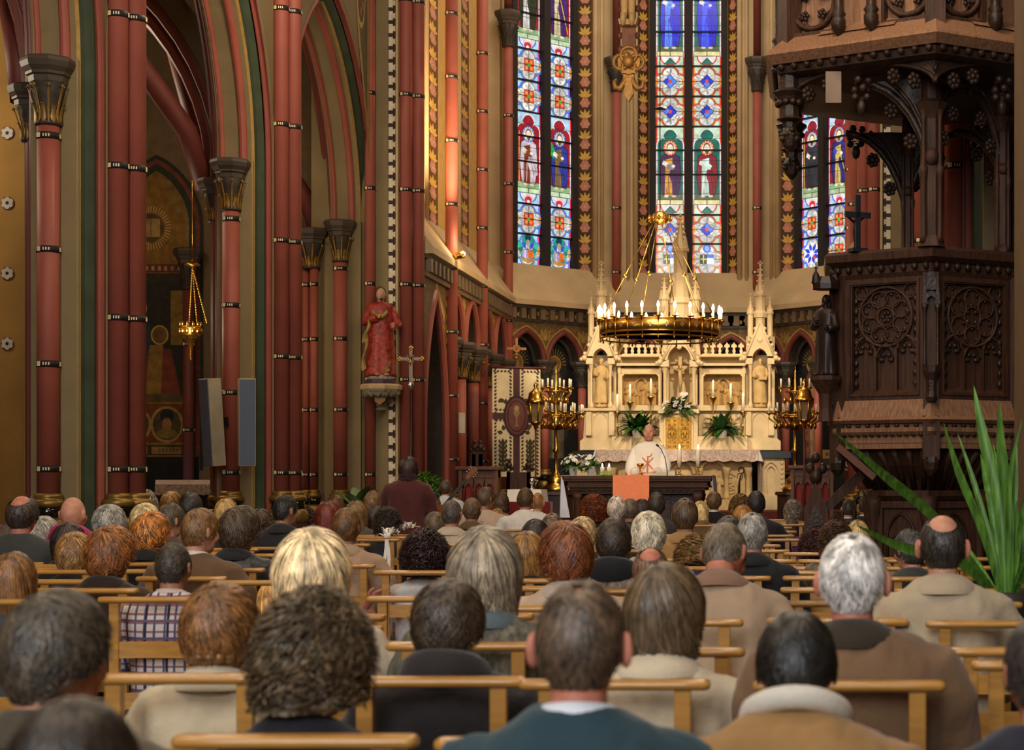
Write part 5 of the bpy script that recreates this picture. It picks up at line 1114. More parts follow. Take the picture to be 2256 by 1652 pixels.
# canopy
can = MB(); can.loft([hexring(1.30, 4.44), hexring(1.36, 4.50), hexring(1.35, 4.52), hexring(1.2, 4.64)], 0, False, caps=False); can.loft([hexring(1.30, 4.44), hexring(1.22, 4.42), hexring(1.2, 4.36), hexring(.6, 4.3), hexring(.1, 4.28)], 1, False, caps=False); can.loft([hexring(1.2, 4.36), hexring(1.26, 4.38), hexring(1.27, 4.44)], 1, False, caps=False)
for k in range(6):
    a, b_ = hexp(1.28, k), hexp(1.28, (k+1) % 6)
    for j in range(12): q = a+(b_-a)*((j+.5)/12); can.ell((q.x, q.y, 4.42), (.03, .03, .028), 6, 4, 1)
can.build('canopy_eave', [M_woodp, M_woodd], pul)  # lighter oak imitates light falling on the eave from above
for k in range(6):
    a, b_ = hexp(1.2, k, 4.62), hexp(1.2, (k+1) % 6, 4.62); u = (b_-a); L = u.length; u.normalize(); n_ = Vector((u.y, -u.x, 0)); n_ = n_ if n_.dot(a-Vector((PX, PY, 4.62))) > 0 else -n_; fr = frame(a, u, (0, 0, 1), n_)
    p = MB(); p.prism([(0, 0), (L, 0), (L, 1.3), (0, 1.3)], fr, -.12, -.06, 0); p.add([fr(.3, 0, .04), fr(L-.3, 0, .04), fr(L-.3, .08, -.06), fr(.3, .08, -.06)], [(0, 1, 2, 3)], 0); po = p.build('canopy_panel', M_woodp, pul)
    t = MB()
    for x in (.22, L-.22):
        t.band([(x-.2, .02), (x-.2, .46), (x+.2, .46), (x+.2, .02)], [(x-.175, .045), (x-.175, .435), (x+.175, .435), (x+.175, .045)], fr, -.06, .0, 0, True)
        ringt(t, fr, x, .24, .17, .02, -.03, 24)
        for j in range(4):
            an = pi/4+j*pi/2; t.path([fr(x+.09*cos(an-pi/4)+.075*cos(an-pi/4+q), .24+.09*sin(an-pi/4)+.075*sin(an-pi/4+q), -.04) for q in [-2+.4*i for i in range(11)]], .012, 5, 0)
            for e in range(5): q = e*2*pi/5; t.ell(fr(x+.1*cos(an)+.024*cos(q), .24+.1*sin(an)+.024*sin(q), -.03), (.016, .016, .016), 6, 4, 1)
            t.ell(fr(x+.1*cos(an), .24+.1*sin(an), -.02), .014, 6, 4, 0)
    for x in (.47, L-.47):
        o = fr(x, 0, .05); t.lathe([(.002, -.04), (.05, .02), (.052, .08), (.04, .1), (.055, .12), (.035, .15), (.03, .5), (.05, .56), (.06, .62), (.03, .64)], 10, (o.x, o.y, 4.62), 1)
    t.prism([(.0, .46), (L, .46), (L, .5), (0, .5)], fr, -.06, .06, 0); t.build('tracery', [M_wood, M_woodd], po)
    o = hexp(1.2, k); d = (o-Vector((PX, PY, 0))).normalized(); c = MB(); c.prism([(-.07, -.15), (.07, -.15), (.07, 1.3), (-.07, 1.3)], frame((o.x, o.y, 4.62), (-d.y, d.x, 0), (0, 0, 1), d), -.1, .02, 0); c.build('canopy_corner', M_wood, pul)
# pendants and brackets below the canopy
def bracket(b, p, q, z0, z1, r=.03, mi=0):
    """cusped quarter arch from post p at z0 rising to q at z1, with leafy bosses"""
    P = []
    for k in range(9): t = k/8*pi/2; P.append(Vector((p.x+(q.x-p.x)*(1-cos(t)), p.y+(q.y-p.y)*(1-cos(t)), z0+(z1-z0)*sin(t))))
    b.path(P, r, 6, mi)
    P2 = [x+Vector((0, 0, .08)) for x in P]; b.path(P2[:7], r*.6, 5, mi)
    for k in (3, 5):
        o = P[k]+(q-p).normalized()*.06-Vector((0, 0, .07))
        for e in range(7): an = 2*pi*e/7; b.ell((o.x+.035*cos(an)*abs((q-p).normalized().x), o.y+.035*cos(an)*abs((q-p).normalized().y), o.z+.04*sin(an)), .022, 6, 4, mi)
        b.ell(o, .028, 6, 4, mi)
    b.add([P[0], P[0]+Vector((0, 0, z1-z0+.02)), P[4]+Vector((0, 0, z1-P[4].z+.02)), P[8], P[6], P[4], P[2]], [(0, 1, 2, 6), (6, 2, 5), (2, 3, 4, 5)], mi)
for k in (5, 4, 3, 1):
    o = hexp(1.16, k); m = MB(); m.loft([octring(o.x, o.y, .01, 3.83), octring(o.x, o.y, .05, 3.87), octring(o.x, o.y, .075, 3.95), octring(o.x, o.y, .05, 4.0), octring(o.x, o.y, .055, 4.04), octring(o.x, o.y, .1, 4.06), octring(o.x, o.y, .075, 4.08), octring(o.x, o.y, .07, 4.16), octring(o.x, o.y, .1, 4.22), octring(o.x, o.y, .13, 4.25), octring(o.x, o.y, .08, 4.28), octring(o.x, o.y, .07, 4.45)], 0, False)
    for j in range(10): a = 2*pi*j/10; m.ell((o.x+.06*cos(a), o.y+.06*sin(a), 3.92+.03*(j % 3)), .024, 6, 4, 0); m.ell((o.x+.08*cos(a), o.y+.08*sin(a), 4.18), .025, 6, 4, 0)
    m.build('pendant', M_woodd, pul)
for k in (5, 0):
    a, b_ = hexp(1.16, k), hexp(1.16, (k+1) % 6); mid = (a+b_)/2
    for p in (a, b_): m = MB(); bracket(m, p, mid, 4.2, 4.38, .016); m.build('cusped_bracket', M_woodd, pul)
for k in range(6):
    m = MB(); a, b_ = hexp(1.14, k), hexp(1.14, (k+1) % 6); mid = (a+b_)/2; o = Vector((mid.x, mid.y, 4.3))
    for e in range(9): an = 2*pi*e/9; m.ell((o.x+.05*cos(an), o.y+.05*sin(an), 4.28-.06*(e % 3)), .03, 6, 4, 0)
    m.ell((o.x, o.y, 4.1), (.035, .035, .06), 6, 4, 0); m.build('hanging_boss', M_woodd, pul)
posts = [(hexp(.78, 0), .07), (Vector((1.38, 12.98, 0)), .05), (Vector((.74, 13.98, 0)), .045), (Vector((1.5, 13.7, 0)), .05)]
for o, r in posts:
    m = MB(); m.loft([octring(o.x, o.y, r*1.5, 3.12), octring(o.x, o.y, r*1.3, 3.17), octring(o.x, o.y, r, 3.2), octring(o.x, o.y, r, 4.02), octring(o.x, o.y, r*1.5, 4.1), octring(o.x, o.y, r*1.7, 4.13), octring(o.x, o.y, r*1.1, 4.16), octring(o.x, o.y, r, 4.4)], 0, False)
    for e in range(4):
        a = e*pi/2+pi/4; x, y = o.x+r*1.15*cos(a), o.y+r*1.15*sin(a); m.lathe([(r*.4, 3.15), (r*.25, 3.2), (r*.25, 3.6), (r*.4, 3.64), (r*.45, 3.67), (r*.25, 3.7), (r*.22, 4.0), (r*.4, 4.08)], 8, (x, y, 0), 0)
    m.ell((o.x, o.y-r, 3.75), (r*.7, r*.5, r*.9), 8, 6, 0); m.build('canopy_post', M_wood, pul)
f0, r0, b0 = posts[0][0], posts[1][0], posts[2][0]; L0 = hexp(1.16, 5)

for p, q, za_, zb_, r_ in ((f0, (f0+L0)/2, 3.5, 4.3, .03), (f0, (f0+r0)/2, 3.6, 4.28, .025), (r0, (f0+r0)/2, 3.6, 4.28, .025), (b0, Vector((.25, 13.9, 0)), 3.4, 4.2, .03), (b0, Vector((1.15, 13.9, 0)), 3.5, 4.2, .025), (posts[3][0], Vector((1.1, 13.85, 0)), 3.5, 4.2, .025)):
    m = MB(); bracket(m, p, q, za_, zb_, r_); m.build('cusped_bracket', M_woodd, pul)
# stair: newel, sloping rail, balustrade tracery
m = MB(); ny = 13.0; nx = X_(1797, ny); m.prism([(-.085, 0), (.085, 0), (.085, 1.27), (0, 1.46), (-.085, 1.27)], frame((nx, ny, 0), (1, 0, 0), (0, 0, 1), (0, -1, 0)), -.08, .06, 0); m.prism([(-.055, .2), (.055, .2), (.055, 1.2), (0, 1.3), (-.055, 1.2)], frame((nx, ny, 0), (1, 0, 0), (0, 0, 1), (0, -1, 0)), .06, .07, 1)
for dx, dz, r in ((0, 1.5, .05), (-.04, 1.56, .035), (.05, 1.56, .035), (0, 1.64, .035)): m.ell((nx+dx, ny, dz), (r, r, r*1.2), 8, 6, 1)
m.build('stair_newel', [M_wood, M_woodd], pul)
m = MB(); a, b_ = Vector((nx, ny, 1.2)), Vector((X_(1912, ny), ny+.1, Z_(1032, ny)+.0)); m.add([(p.x, p.y+d, p.z+z) for p in (a, b_) for d in (-.05, .05) for z in (-.05, .05)], [(0, 1, 3, 2), (4, 6, 7, 5), (0, 4, 5, 1), (2, 3, 7, 6), (1, 5, 7, 3), (0, 2, 6, 4)], 0)
for k in range(4):
    f = (k+.5)/4; p = a+(b_-a)*f; w = .045; zz = p.z-.06
    m.path([(p.x-w, p.y, p.z-.5), (p.x-w, p.y, zz-.13), (p.x, p.y, zz-.04), (p.x+w, p.y, zz-.12), (p.x+w, p.y, p.z-.45)], .014, 6, 1)
m.add([(p.x, p.y+d, p.z-.5+z) for p in (a, b_) for d in (-.03, .03) for z in (-.05, .05)], [(0, 1, 3, 2), (4, 6, 7, 5), (0, 4, 5, 1), (2, 3, 7, 6), (1, 5, 7, 3), (0, 2, 6, 4)], 0)
m.build('stair_rail', [M_wood, M_woodd], pul)
m = MB(); a, b_ = at(1845, 984, 12.9), at(1926, 1052, 12.7); m.add([(p.x+z*.7, p.y+d, p.z+z) for p in (a, b_) for d in (-.09, .09) for z in (-.02, .02)], [(0, 1, 3, 2), (4, 6, 7, 5), (0, 4, 5, 1), (2, 3, 7, 6), (1, 5, 7, 3), (0, 2, 6, 4)], 0); m.build('stair_soffit_board', mat('red_brown_oak', '#5c3828', .45, var=.2), pul)
# crucifix standing on the pulpit rail
cx, cyy = X_(1890, 12.75), 12.78; t = thing('crucifix', 'black crucifix standing on the pulpit rail', 'crucifix', (cx, cyy, 3.12)); zt = Z_(428, 12.75); U = Vector((.92, .4, 0)); fr = frame((cx, cyy, 0), U, (0, 0, 1), (.4, -.92, 0))
m = MB(); m.prism([(-.018, 3.12), (.018, 3.12), (.018, zt), (-.018, zt)], fr, -.012, .012); za = Z_(472, 12.75); m.prism([(-.1, za-.02), (.1, za-.02), (.1, za+.02), (-.1, za+.02)], fr, -.012, .012); m.prism([(-.06, 3.12), (.06, 3.12), (.06, 3.145), (-.06, 3.145)], fr, -.05, .05); m.build('cross', mat('blue_black_metal', '#30353c', .35, .4), t)
m = MB(); B = -.035
for s in (-1, 1): m.path([fr(s*.09, za+.01, B), fr(s*.04, za-.03, B), fr(s*.012, za-.05, B)], .008, 6)
m.path([fr(0, za-.03, B), fr(0, za-.12, B), fr(.005, za-.2, B), fr(0, za-.32, B)], [.02, .022, .018, .01], 8); m.ell(fr(.005, za+.012, B), (.014, .016, .02), 8, 6); m.build('figure', M_iron, t)
m = MB(); q = at(1836, 196, 12.5); m.cbox(q, (.11, .12, .22)); m.box(q.x-.02, q.x+.02, q.y-.02, q.y+.1, q.z+.1, 4.34); tag(m.build('loudspeaker', mat('beige_plastic', '#8d7560', .6)), 'small beige loudspeaker box hanging under the pulpit canopy', 'loudspeaker')
# ================================================================== chandelier
YH, XH = 26.9, AX; SH = F/YH; cxh = X_(1454, YH); zr = 3.80
t = thing('chandelier', 'large brass ring chandelier with lit candle bulbs above the altar', 'chandelier', (cxh, YH, zr)); Rr = .90
b = MB(); b.lathe([(Rr, zr-.09), (Rr+.012, zr-.08), (Rr+.012, zr+.08), (Rr, zr+.09), (Rr-.012, zr+.08), (Rr-.012, zr-.08), (Rr, zr-.09)], 64, (cxh, YH, 0))
for zz in (zr-.09, zr+.09, zr-.16): b.path([(cxh+Rr*cos(2*pi*k/64), YH+Rr*sin(2*pi*k/64), zz) for k in range(64)], .014, 6, wrap=True)
for k in range(24): a = 2*pi*k/24+.06; b.path([(cxh+(Rr+.01)*cos(a), YH+(Rr+.01)*sin(a), zr-.16), (cxh+(Rr+.01)*cos(a), YH+(Rr+.01)*sin(a), zr+.1)], .008, 5); b.ell((cxh+Rr*cos(a), YH+Rr*sin(a), zr-.19), (.016, .016, .025), 6, 5)
ringo = b.build('ring', M_brass, t)
for k in range(24):
    c = MB(); a = 2*pi*(k+.5)/24+.06
    for s in (0,):
        fr = frame((cxh+(Rr+.014-(.03 if s else 0))*cos(a), YH+(Rr+.014-(.03 if s else 0))*sin(a), zr-.0), (-sin(a), cos(a), 0), (0, 0, 1), (cos(a), sin(a), 0)); c.prism([(-.035, -.01), (.035, -.01), (.035, .01), (-.035, .01)], fr, 0, .002, 0); c.prism([(-.01, -.035), (.01, -.035), (.01, .035), (-.01, .035)], fr, 0, .002, 0)
    c.build('cross_ornament', mat('tarnished_silver', '#b9a98a', .4, .8), ringo)
for k in range(24):
    a = 2*pi*k/24+.06; x, y = cxh+(Rr+.03)*cos(a), YH+(Rr+.03)*sin(a)
    b = MB(); b.lathe([(.012, zr+.05), (.012, zr+.1), (.06, zr+.115), (.065, zr+.125), (.02, zr+.12)], 10, (x, y, 0), 0); b.lathe([(.017, zr+.12), (.017, zr+.235)], 8, (x, y, 0), 1); ho = b.build('candle_holder', [M_brass, M_wax], t)
    b = MB(); b.lathe([(.008, zr+.235), (.02, zr+.26), (.021, zr+.28), (.014, zr+.31), (.002, zr+.335)], 8, (x, y, 0)); b.build('bulb', E_bulb, ho)
zt = Z_(482, YH); b = MB()
for k in range(6):
    a = 2*pi*k/6+.3; p = Vector((cxh+Rr*cos(a), YH+Rr*sin(a), zr+.1)); q = Vector((cxh+.1*cos(a), YH+.1*sin(a), zt-.05)); b.path([p, q], .008, 5); o = p+(q-p)*.45; b.ell(o, .035, 8, 6)
b.build('suspension_rod', M_brass, t)
b = MB(); b.lathe([(.0, -.1), (.06, -.08), (.15, -.02), (.16, .0), (.14, .02), (.12, .06), (.05, .11), (.0, .12)], 16, (cxh, YH, zt)); 
for k in range(12): a = 2*pi*k/12; b.ell((cxh+.17*cos(a), YH+.17*sin(a), zt), (.02, .02, .05), 6, 5)
b.build('crown', M_brass, t)
b = MB(); b.path([(cxh, YH, zt+.1), (cxh, YH, TOP)], .008, 5); b.lathe([(.0, 0), (.1, .01), (.0, .05)], 10, (cxh, YH, Z_(242, YH))); b.build('chain', M_iron, t)
point('chandelier_glow', (cxh, YH-.2, zr+.3), 60, WARM, .5)
# ================================================================== hanging rood cross
YR = 22.3; t = thing('hanging_crucifix', 'gilded carved rood cross hanging high before the chancel', 'crucifix', (AX, YR, 6.3)); fr = frame((AX, YR, 0), (1, 0, 0), (0, 0, 1), (0, -1, 0)); rz = lambda py: Z_(py, YR)
M_rood = mat('gilded_wood', '#b07f3e', .45, .35, var=.25, scale=12, bump=.3, bscale=30)
m = MB(); z = rz(225)
m.prism([(0, z), (.06, z+.1), (.045, z+.2), (.07, z+.34), (-.07, z+.34), (-.045, z+.2), (-.06, z+.1)], fr, -.04, .04)
for s in (-1, 1): m.path([fr(s*.03, rz(160), 0), fr(s*.05, rz(180), .01), fr(s*.11, rz(196), .01), fr(s*.17, rz(193), .01), fr(s*.185, rz(180), .01), fr(s*.15, rz(176), .01)], [.03, .04, .04, .03, .025, .015], 8)
m.prism([(-.09, rz(163)), (.09, rz(163)), (.07, rz(157)), (-.07, rz(157))], fr, -.05, .06); m.build('fleur_finial', M_rood, t)
m = MB()
for u, v, r in ((0, 122, .1), (-.1, 138, .09), (.1, 138, .09), (0, 150, .08)): m.path([fr(u+r*cos(2*pi*k/16), rz(v)+r*sin(2*pi*k/16), .03) for k in range(16)], .025, 6, wrap=True)
m.lathe([(.0, -.03), (.13, -.02), (.13, .02), (.0, .03)], 16, (0, 0, 0)) if 0 else m.prism(circ(0, rz(138), .14, .17, 18), fr, -.03, .02); m.ell(fr(0, rz(137), .06), (.07, .05, .08), 10, 8); m.ell(fr(-.02, rz(124), .07), (.04, .04, .05), 8, 6); m.build('medallion', M_rood, t)
m = MB(); m.prism([(-.085, rz(112)), (.085, rz(112)), (.085, 11.2), (-.085, 11.2)], fr, -.05, .03); m.prism([(-.85, 9.45), (.85, 9.45), (.85, 9.62), (-.85, 9.62)], fr, -.05, .03)
for k in range(26):
    for s in (-1, 1): m.ell(fr(s*.11, rz(108)+.17*k, 0), (.03, .03, .05), 6, 4)
m.build('cross_beam', mat('red_brown_gilt', '#7a4a30', .5, .1, var=.3, scale=10), t)
m = MB(); B = .09; fz = rz(45); m.prism([(-.1, fz-.09), (.1, fz-.09), (.12, fz-.02), (-.12, fz-.02)], fr, 0, .16)
for s in (-1, 1): m.path([fr(s*.05, fz, .13), fr(s*.045, fz+.12, .1), fr(s*.06, fz+.75, .16), fr(s*.07, fz+1.3, .1)], [.04, .045, .065, .09], 8); m.ell(fr(s*.055, fz-.02, .16), (.04, .06, .09), 8, 6)
m.path([fr(0, fz+1.2, .1), fr(0, fz+1.6, .1), fr(0, fz+1.95, .1)], [.14, .15, .19], 10); m.ell(fr(0, fz+2.2, .12), (.09, .1, .13), 10, 8)
for s in (-1, 1): m.path([fr(s*.15, fz+1.95, .1), fr(s*.45, fz+2.1, .1), fr(s*.78, fz+2.25, .08)], [.06, .05, .035], 8)
m.build('figure', mat('painted_flesh_wood', '#c9a46e', .5, var=.15), t)
m = MB(); m.path([fr(0, 11.2, 0), fr(0, TOP, 0)], .01, 5); m.build('chain', M_iron, t)
# ================================================================== statue on console
YS = 23.28; sx = X_(838, YS); sz = lambda py: Z_(py, YS)
t = thing('wall_console', 'carved stone bracket with shield under the red robed statue', 'bracket', (sx, YS, sz(905)))
m = MB(); xo = sx
m.loft([octring(xo, YS+.05, .24, sz(862)), octring(xo, YS+.05, .27, sz(857)), octring(xo, YS+.05, .275, sz(850)), octring(xo, YS+.05, .25, sz(846))], 0, False); m.build('shelf', M_beigel, t)
m = MB(); m.loft([octring(xo, YS+.05, .03, sz(908)), octring(xo, YS+.05, .08, sz(903)), octring(xo, YS+.05, .05, sz(897)), octring(xo, YS+.05, .1, sz(880)), octring(xo, YS+.05, .2, sz(874)), octring(xo, YS+.05, .22, sz(862))], 0, False)
for k in range(22): a = pi+pi*k/21; m.ell((xo+.22*cos(a), YS+.05+.22*sin(a), sz(868)+.015*sin(k*2.2)), (.035, .035, .04), 7, 5, 0)
m.build('leaf_carving', mat('grey_green_stone', '#6d6a55', .7, var=.25, scale=20), t)
m = MB(); m.prism([(.0, sz(893)), (.07, sz(884)), (.08, sz(874)), (-.07, sz(874)), (-.065, sz(884))], frame((xo+.02, YS-.09, 0), (1, 0, 0), (0, 0, 1), (0, -1, 0)), 0, .03); m.build('shield', mat('tan_shield', '#96683c', .6), t)
t = thing('statue', 'painted statue in red and gold robe on the wall bracket', 'statue', (sx, YS, sz(845)))
m = MB(); m.loft([octring(xo, YS+.02, .2, sz(845)), octring(xo, YS+.02, .19, sz(836))], 0, False); m.build('plinth', mat('purple_plinth', '#4a3038', .6), t)
m = MB(); rr = random.Random(2)
for k in range(14): a = 2*pi*k/14; m.ell((xo+.12*cos(a), YS+.02+.1*sin(a), sz(832)), (.06, .06, .04), 8, 6)
m.ell((xo, YS+.02, sz(831)), (.13, .12, .045)); m.build('cloud_base', mat('grey_white_cloud', '#a89c88', .7), t)
H = (sz(632)-sz(829)); M_robe = mat('red_gold_robe', '#9c3527', .45, .1, var=.5, scale=24, bump=.3, bscale=30)
m = MB(); robed(m, (xo, YS+.02, sz(829)), H, 0, 2, 1, yaw=.35, seed=11, folds=7, w=1.12, hs=1.22); m.build('body', [M_robe, mat('painted_flesh', '#b98d6c', .5), mat('brown_hair', '#4a3226', .5)], t)
m = MB()
zb_ = sz(829)
for x0, x1, z0_, z1_, w0, w1 in ((-.10, -.15, .60, .36, .03, .07), (-.13, -.165, .42, .05, .03, .05), (.12, .10, .14, .03, .03, .05)):
    P = []; n = 8
    for k in range(n+1): f = k/n; x = x0+(x1-x0)*f+.012*sin(7*f); ww = w0+(w1-w0)*f; P.append([Vector((xo+(x+(e-.5)*ww)*H, YS+.02-(.135+.012*cos(pi*(e-.5)*2)+.01*sin(9*f+e*4))*H, zb_+H*(z0_+(z1_-z0_)*f+.03*e))) for e in (0, .25, .5, .75, 1)])
    m.loft(P, 0, True, caps=False, closed=False)
m.path([(xo+.02*H+.075*H*cos(a), YS+.02-.115*H, zb_+H*(.735+.07*sin(a))) for a in [pi+pi*k/8 for k in range(9)]], [.012*H, .02*H, .028*H, .034*H, .036*H, .034*H, .028*H, .02*H, .012*H], 6); m.build('gold_lining', mat('gold_cloth', '#a88a48', .5, .25, var=.4, scale=14), t)
m = MB(); m.ell((xo+.02, YS-.135*H, sz(829)+H*.66), (.03, .02, .04), 8, 6); m.build('heart', M_gold, t)
# ================================================================== processional cross
YQ = 22.6; qx = X_(905, YQ); t = thing('processional_cross', 'silver and gold processional cross on a dark staff', 'cross', (qx, YQ, .2)); z = lambda py: Z_(py, YQ)
m = MB(); m.lathe([(.014, 0), (.014, z(860)-.2)], 8, (qx, YQ, .2)); m.build('staff', mat('dark_staff', '#2a1512', .35), t)
m = MB(); m.lathe([(.015, -.06), (.025, -.05), (.02, -.035), (.045, 0), (.02, .04), (.015, .05)], 12, (qx, YQ, z(848))); m.build('knob', M_silver, t)
fr = frame((qx, YQ, 0), (1, 0, 0), (0, 0, 1), (0, -1, 0)); m = MB(); m.prism([(-.02, z(842)), (.02, z(842)), (.02, z(770)), (-.02, z(770))], fr, -.008, .008); m.prism([(-.125, z(794)), (.125, z(794)), (.125, z(787)), (-.125, z(787))], fr, -.008, .008); m.build('cross_arms', M_silver, t)
m = MB()
for u, v in ((0, z(767)), (-.14, z(790.5)), (.14, z(790.5))):
    for k in range(4): a = k*pi/2; m.ell(fr(u+.018*cos(a), v+.018*sin(a), 0), (.02, .014, .02), 7, 5)
for k in range(12):
    a = 2*pi*k/12+.26; m.path([fr(.03*cos(a), z(790.5)+.03*sin(a), .01), fr(.075*cos(a), z(790.5)+.075*sin(a), .01)], [.006, .003], 5)
m.path([fr(0, z(788), .02), fr(0, z(806), .02)], [.012, .006], 6); m.build('gilt_ornament', M_brass, t)
# ================================================================== banner
YB = 27.2; t = thing('banner', 'cream embroidered church banner with maroon cross on a pole', 'banner', (X_(1135, YB), YB, .9)); bx = X_(1138, YB); kb = YB/F; U = Vector((.94, .34, 0)); fr = frame((bx, YB, 0), U, (0, 0, 1), (.34, -.94, 0)); bz = lambda py: Z_(py, YB)
hw = .37; p = Pic(fr, .0015); top, bot = bz(812), bz(1050); mid = (top+bot)/2+.1
cl = MB(); n = 24; rows = [[fr(-hw+2*hw*k/n, zz, -.006+.012*sin(k*1.1)*(0 if zz == top else 1)*.0) for k in range(n+1)] for zz in (top, mid, bot)]; cl.loft(rows, 0, True, caps=False, closed=False)
co = cl.build('cloth', mat('cream_banner_cloth', '#dcc8a0', .8, var=.08, scale=6), t)
p.rect(-.05, bot, .05, top, '#4e3034'); p.rect(-hw, mid-.05, hw, mid+.05, '#4e3034')
for s in (-1, 1):
    for q in range(int((top-bot)/.055)):
        v = bot+.03+.055*q
        for u, sg in ((s*(hw-.03), s), (s*.075, -s)): p.leaf(u, v, pi/2+sg*.7, .055, .03, '#38341e')
    for q in range(5): u = s*(.1+.055*q); p.leaf(u, top-.03, -.6*s if s > 0 else pi+.6, .05, .03, '#38341e'); p.leaf(u, mid+.08, .7, .05, .03, '#38341e'); p.leaf(u, mid-.08, .7, .05, .03, '#38341e')
    x = s*.21
    for q in range(7):
        v = bot+.08+.07*q; p.leaf(x, v, pi/2, .09, .05, '#3e3a1c')
        for e in (-1, 1): p.leaf(x, v, pi/2+e*1.0, .1-.006*q, .045, '#453f1e'); p.leaf(x+e*.06, v+.02, pi/2+e*.3, .06, .03, '#38341e')
    for e in (-1, 1):
        for q in range(4): p.leaf(s*(.15+.02*q), mid+e*(.14+.04*q), .4*e+q*1.1, .09, .06, '#473c24')
p.ell(0, mid, .2, .32, '#382226', 28); p.ell(0, mid, .17, .28, '#6e3d3a', 28); p.ell(0, mid, .15, .25, '#4a282c', 28); p.ell(0, mid, .125, .22, '#70403c', 28)
p.poly([(-.04, mid-.16), (.04, mid-.16), (.012, mid-.12), (.012, mid-.02), (.045, mid+.03), (.05, mid+.08), (-.05, mid+.08), (-.045, mid+.03), (-.012, mid-.02), (-.012, mid-.12)], '#8c7448'); p.ell(0, mid+.12, .04, .045, '#a08c5c', 12)
p.build('embroidery', A_paint, co)
m = MB(); m.cyl(fr(-hw-.04, top+.015, 0), fr(hw+.05, top+.015, 0), .018, None, 10); m.ell(fr(hw+.06, top+.015, 0), .03); m.build('crossbar', mat('maroon_wood', '#5a2420', .4), t)
m = MB(); m.cyl(fr(0, .6, -.03), fr(0, top+.12, -.03), .016, None, 10); m.build('pole', mat('maroon_wood', '#5a2420', .4), t)
m = MB(); zz = bz(768); m.lathe([(.03, -.16), (.035, -.14), (.015, -.11), (.015, 0)], 10, tuple(fr(0, zz, -.03))); ringt(m, fr, 0, zz+.0, .05, .015, 0)
m.prism([(-.15, zz-.02), (.15, zz-.02), (.15, zz+.02), (-.15, zz+.02)], fr, -.01, .01); m.prism([(-.018, zz-.1), (.018, zz-.1), (.018, zz+.16), (-.018, zz+.16)], fr, -.01, .01); m.build('finial_cross', mat('bronze', '#7a5230', .4, .6), t)
# ================================================================== brass candelabra and processional lanterns
def candelabrum(px, Y, py0, label):
    x = X_(px, Y); k = Y/F; z0 = Z_(py0, Y); zz = lambda d: z0+d*k; t = thing('candelabrum', label, 'candelabrum', (x, Y, z0), 'tall brass candelabra')
    b = MB(); b.lathe([(.2, 0), (.21, .05), (.17, .09), (.13, .14), (.16, .18), (.07, .25), (.03, .32), (.025, .6), (.06, .64), (.03, .68), (.025, 1.0), (.07, 1.05), (.03, 1.1), (.028, 1.5), (.05, 1.55), (.02, 1.6), (.015, 1.85), (.002, 1.95)], 16, (x, Y, z0)); b.build('stem', M_brass, t)
    b = MB(); c = MB(); f = MB()
    for R, z, n in ((.42, 1.22, 14), (.3, 1.25, 8), (.24, 1.62, 8)):
        b.path([(x+R*.7*cos(2*pi*q/24), Y+R*.7*sin(2*pi*q/24), z0+z-.06) for q in range(24)], .012, 5, wrap=True)
        for q in range(n):
            a = 2*pi*(q+.5)/n; ca, sa = cos(a), sin(a); b.path([(x+.03*ca, Y+.03*sa, z0+z-.25), (x+R*.5*ca, Y+R*.5*sa, z0+z-.22), (x+R*ca, Y+R*sa, z0+z-.08), (x+R*ca, Y+R*sa, z0+z)], .013, 5)
            b.ell((x+R*.75*ca, Y+R*.75*sa, z0+z-.2), (.03, .03, .05), 6, 4); b.lathe([(.01, -.02), (.045, -.005), (.05, .01), (.015, .01)], 8, (x+R*ca, Y+R*sa, z0+z)); c.lathe([(.014, 0), (.014, .13), (.002, .14)], 7, (x+R*ca, Y+R*sa, z0+z))
    b.build('branches', M_brass, t); c.build('candles', M_wax, t)
    p = MB(); p.loft([octring(x, Y, .3, .9), octring(x, Y, .3, z0-.06), octring(x, Y, .34, z0-.05), octring(x, Y, .33, z0)], 0, False); tag(p.build('pedestal', M_woodd), 'dark wooden pedestal under the %s brass candelabrum' % ('left' if px < 1500 else 'right'), 'pedestal')
candelabrum(1225, 27.6, 1083, 'tall brass candelabrum with two tiers of candles, beside the cream banner')
candelabrum(1752, 27.6, 1083, 'tall brass candelabrum partly hidden by the pulpit statue')
def lantern(px, Y, pt, pb, label):
    x = X_(px, Y); zt, zb = Z_(pt, Y), Z_(pb, Y); h = zt-zb; t = thing('processional_lantern', label, 'lantern', (x, Y, .6), 'processional lanterns')
    b = MB(); b.cyl((x, Y, .6), (x, Y, zb), .014, None, 8); b.build('pole', mat('maroon_wood', '#5a2420', .4), t)
    b = MB(); H6 = lambda r, z: [(x+r*cos(pi/3*q), Y+r*sin(pi/3*q), z) for q in range(6)]
    b.lathe([(.14, 0), (.15, .03), (.13, .06), (.11, .1), (.1, .16), (.05, .2), (.02, .24), (.035, .27), (.02, .3), (.002, .34)], 14, (x, Y, zb+h*.55)); b.lathe([(.015, -.1), (.03, -.05), (.07, -.01), (.09, .02)], 12, (x, Y, zb+.02))
    for q in range(6): a = pi/3*q; b.path([(x+.085*cos(a), Y+.085*sin(a), zb+.02), (x+.135*cos(a), Y+.135*sin(a), zb+h*.56)], .01, 5)
    b.build('brass_frame', M_brass, t)
    b = MB(); b.loft([H6(.08, zb+.03), H6(.125, zb+h*.54)], 0, False); g = bpy.data.materials.get('lantern_glass') or mat('lantern_glass', '#8a7350', .1, var=.2, spec=.8); b.build('panes', g, t); return t
lantern(1180, 26.3, 852, 935, 'brass hexagonal lantern on a pole in front of the cream banner')
lantern(1772, 26.0, 848, 930, 'brass hexagonal lantern on a pole just left of the pulpit statue')
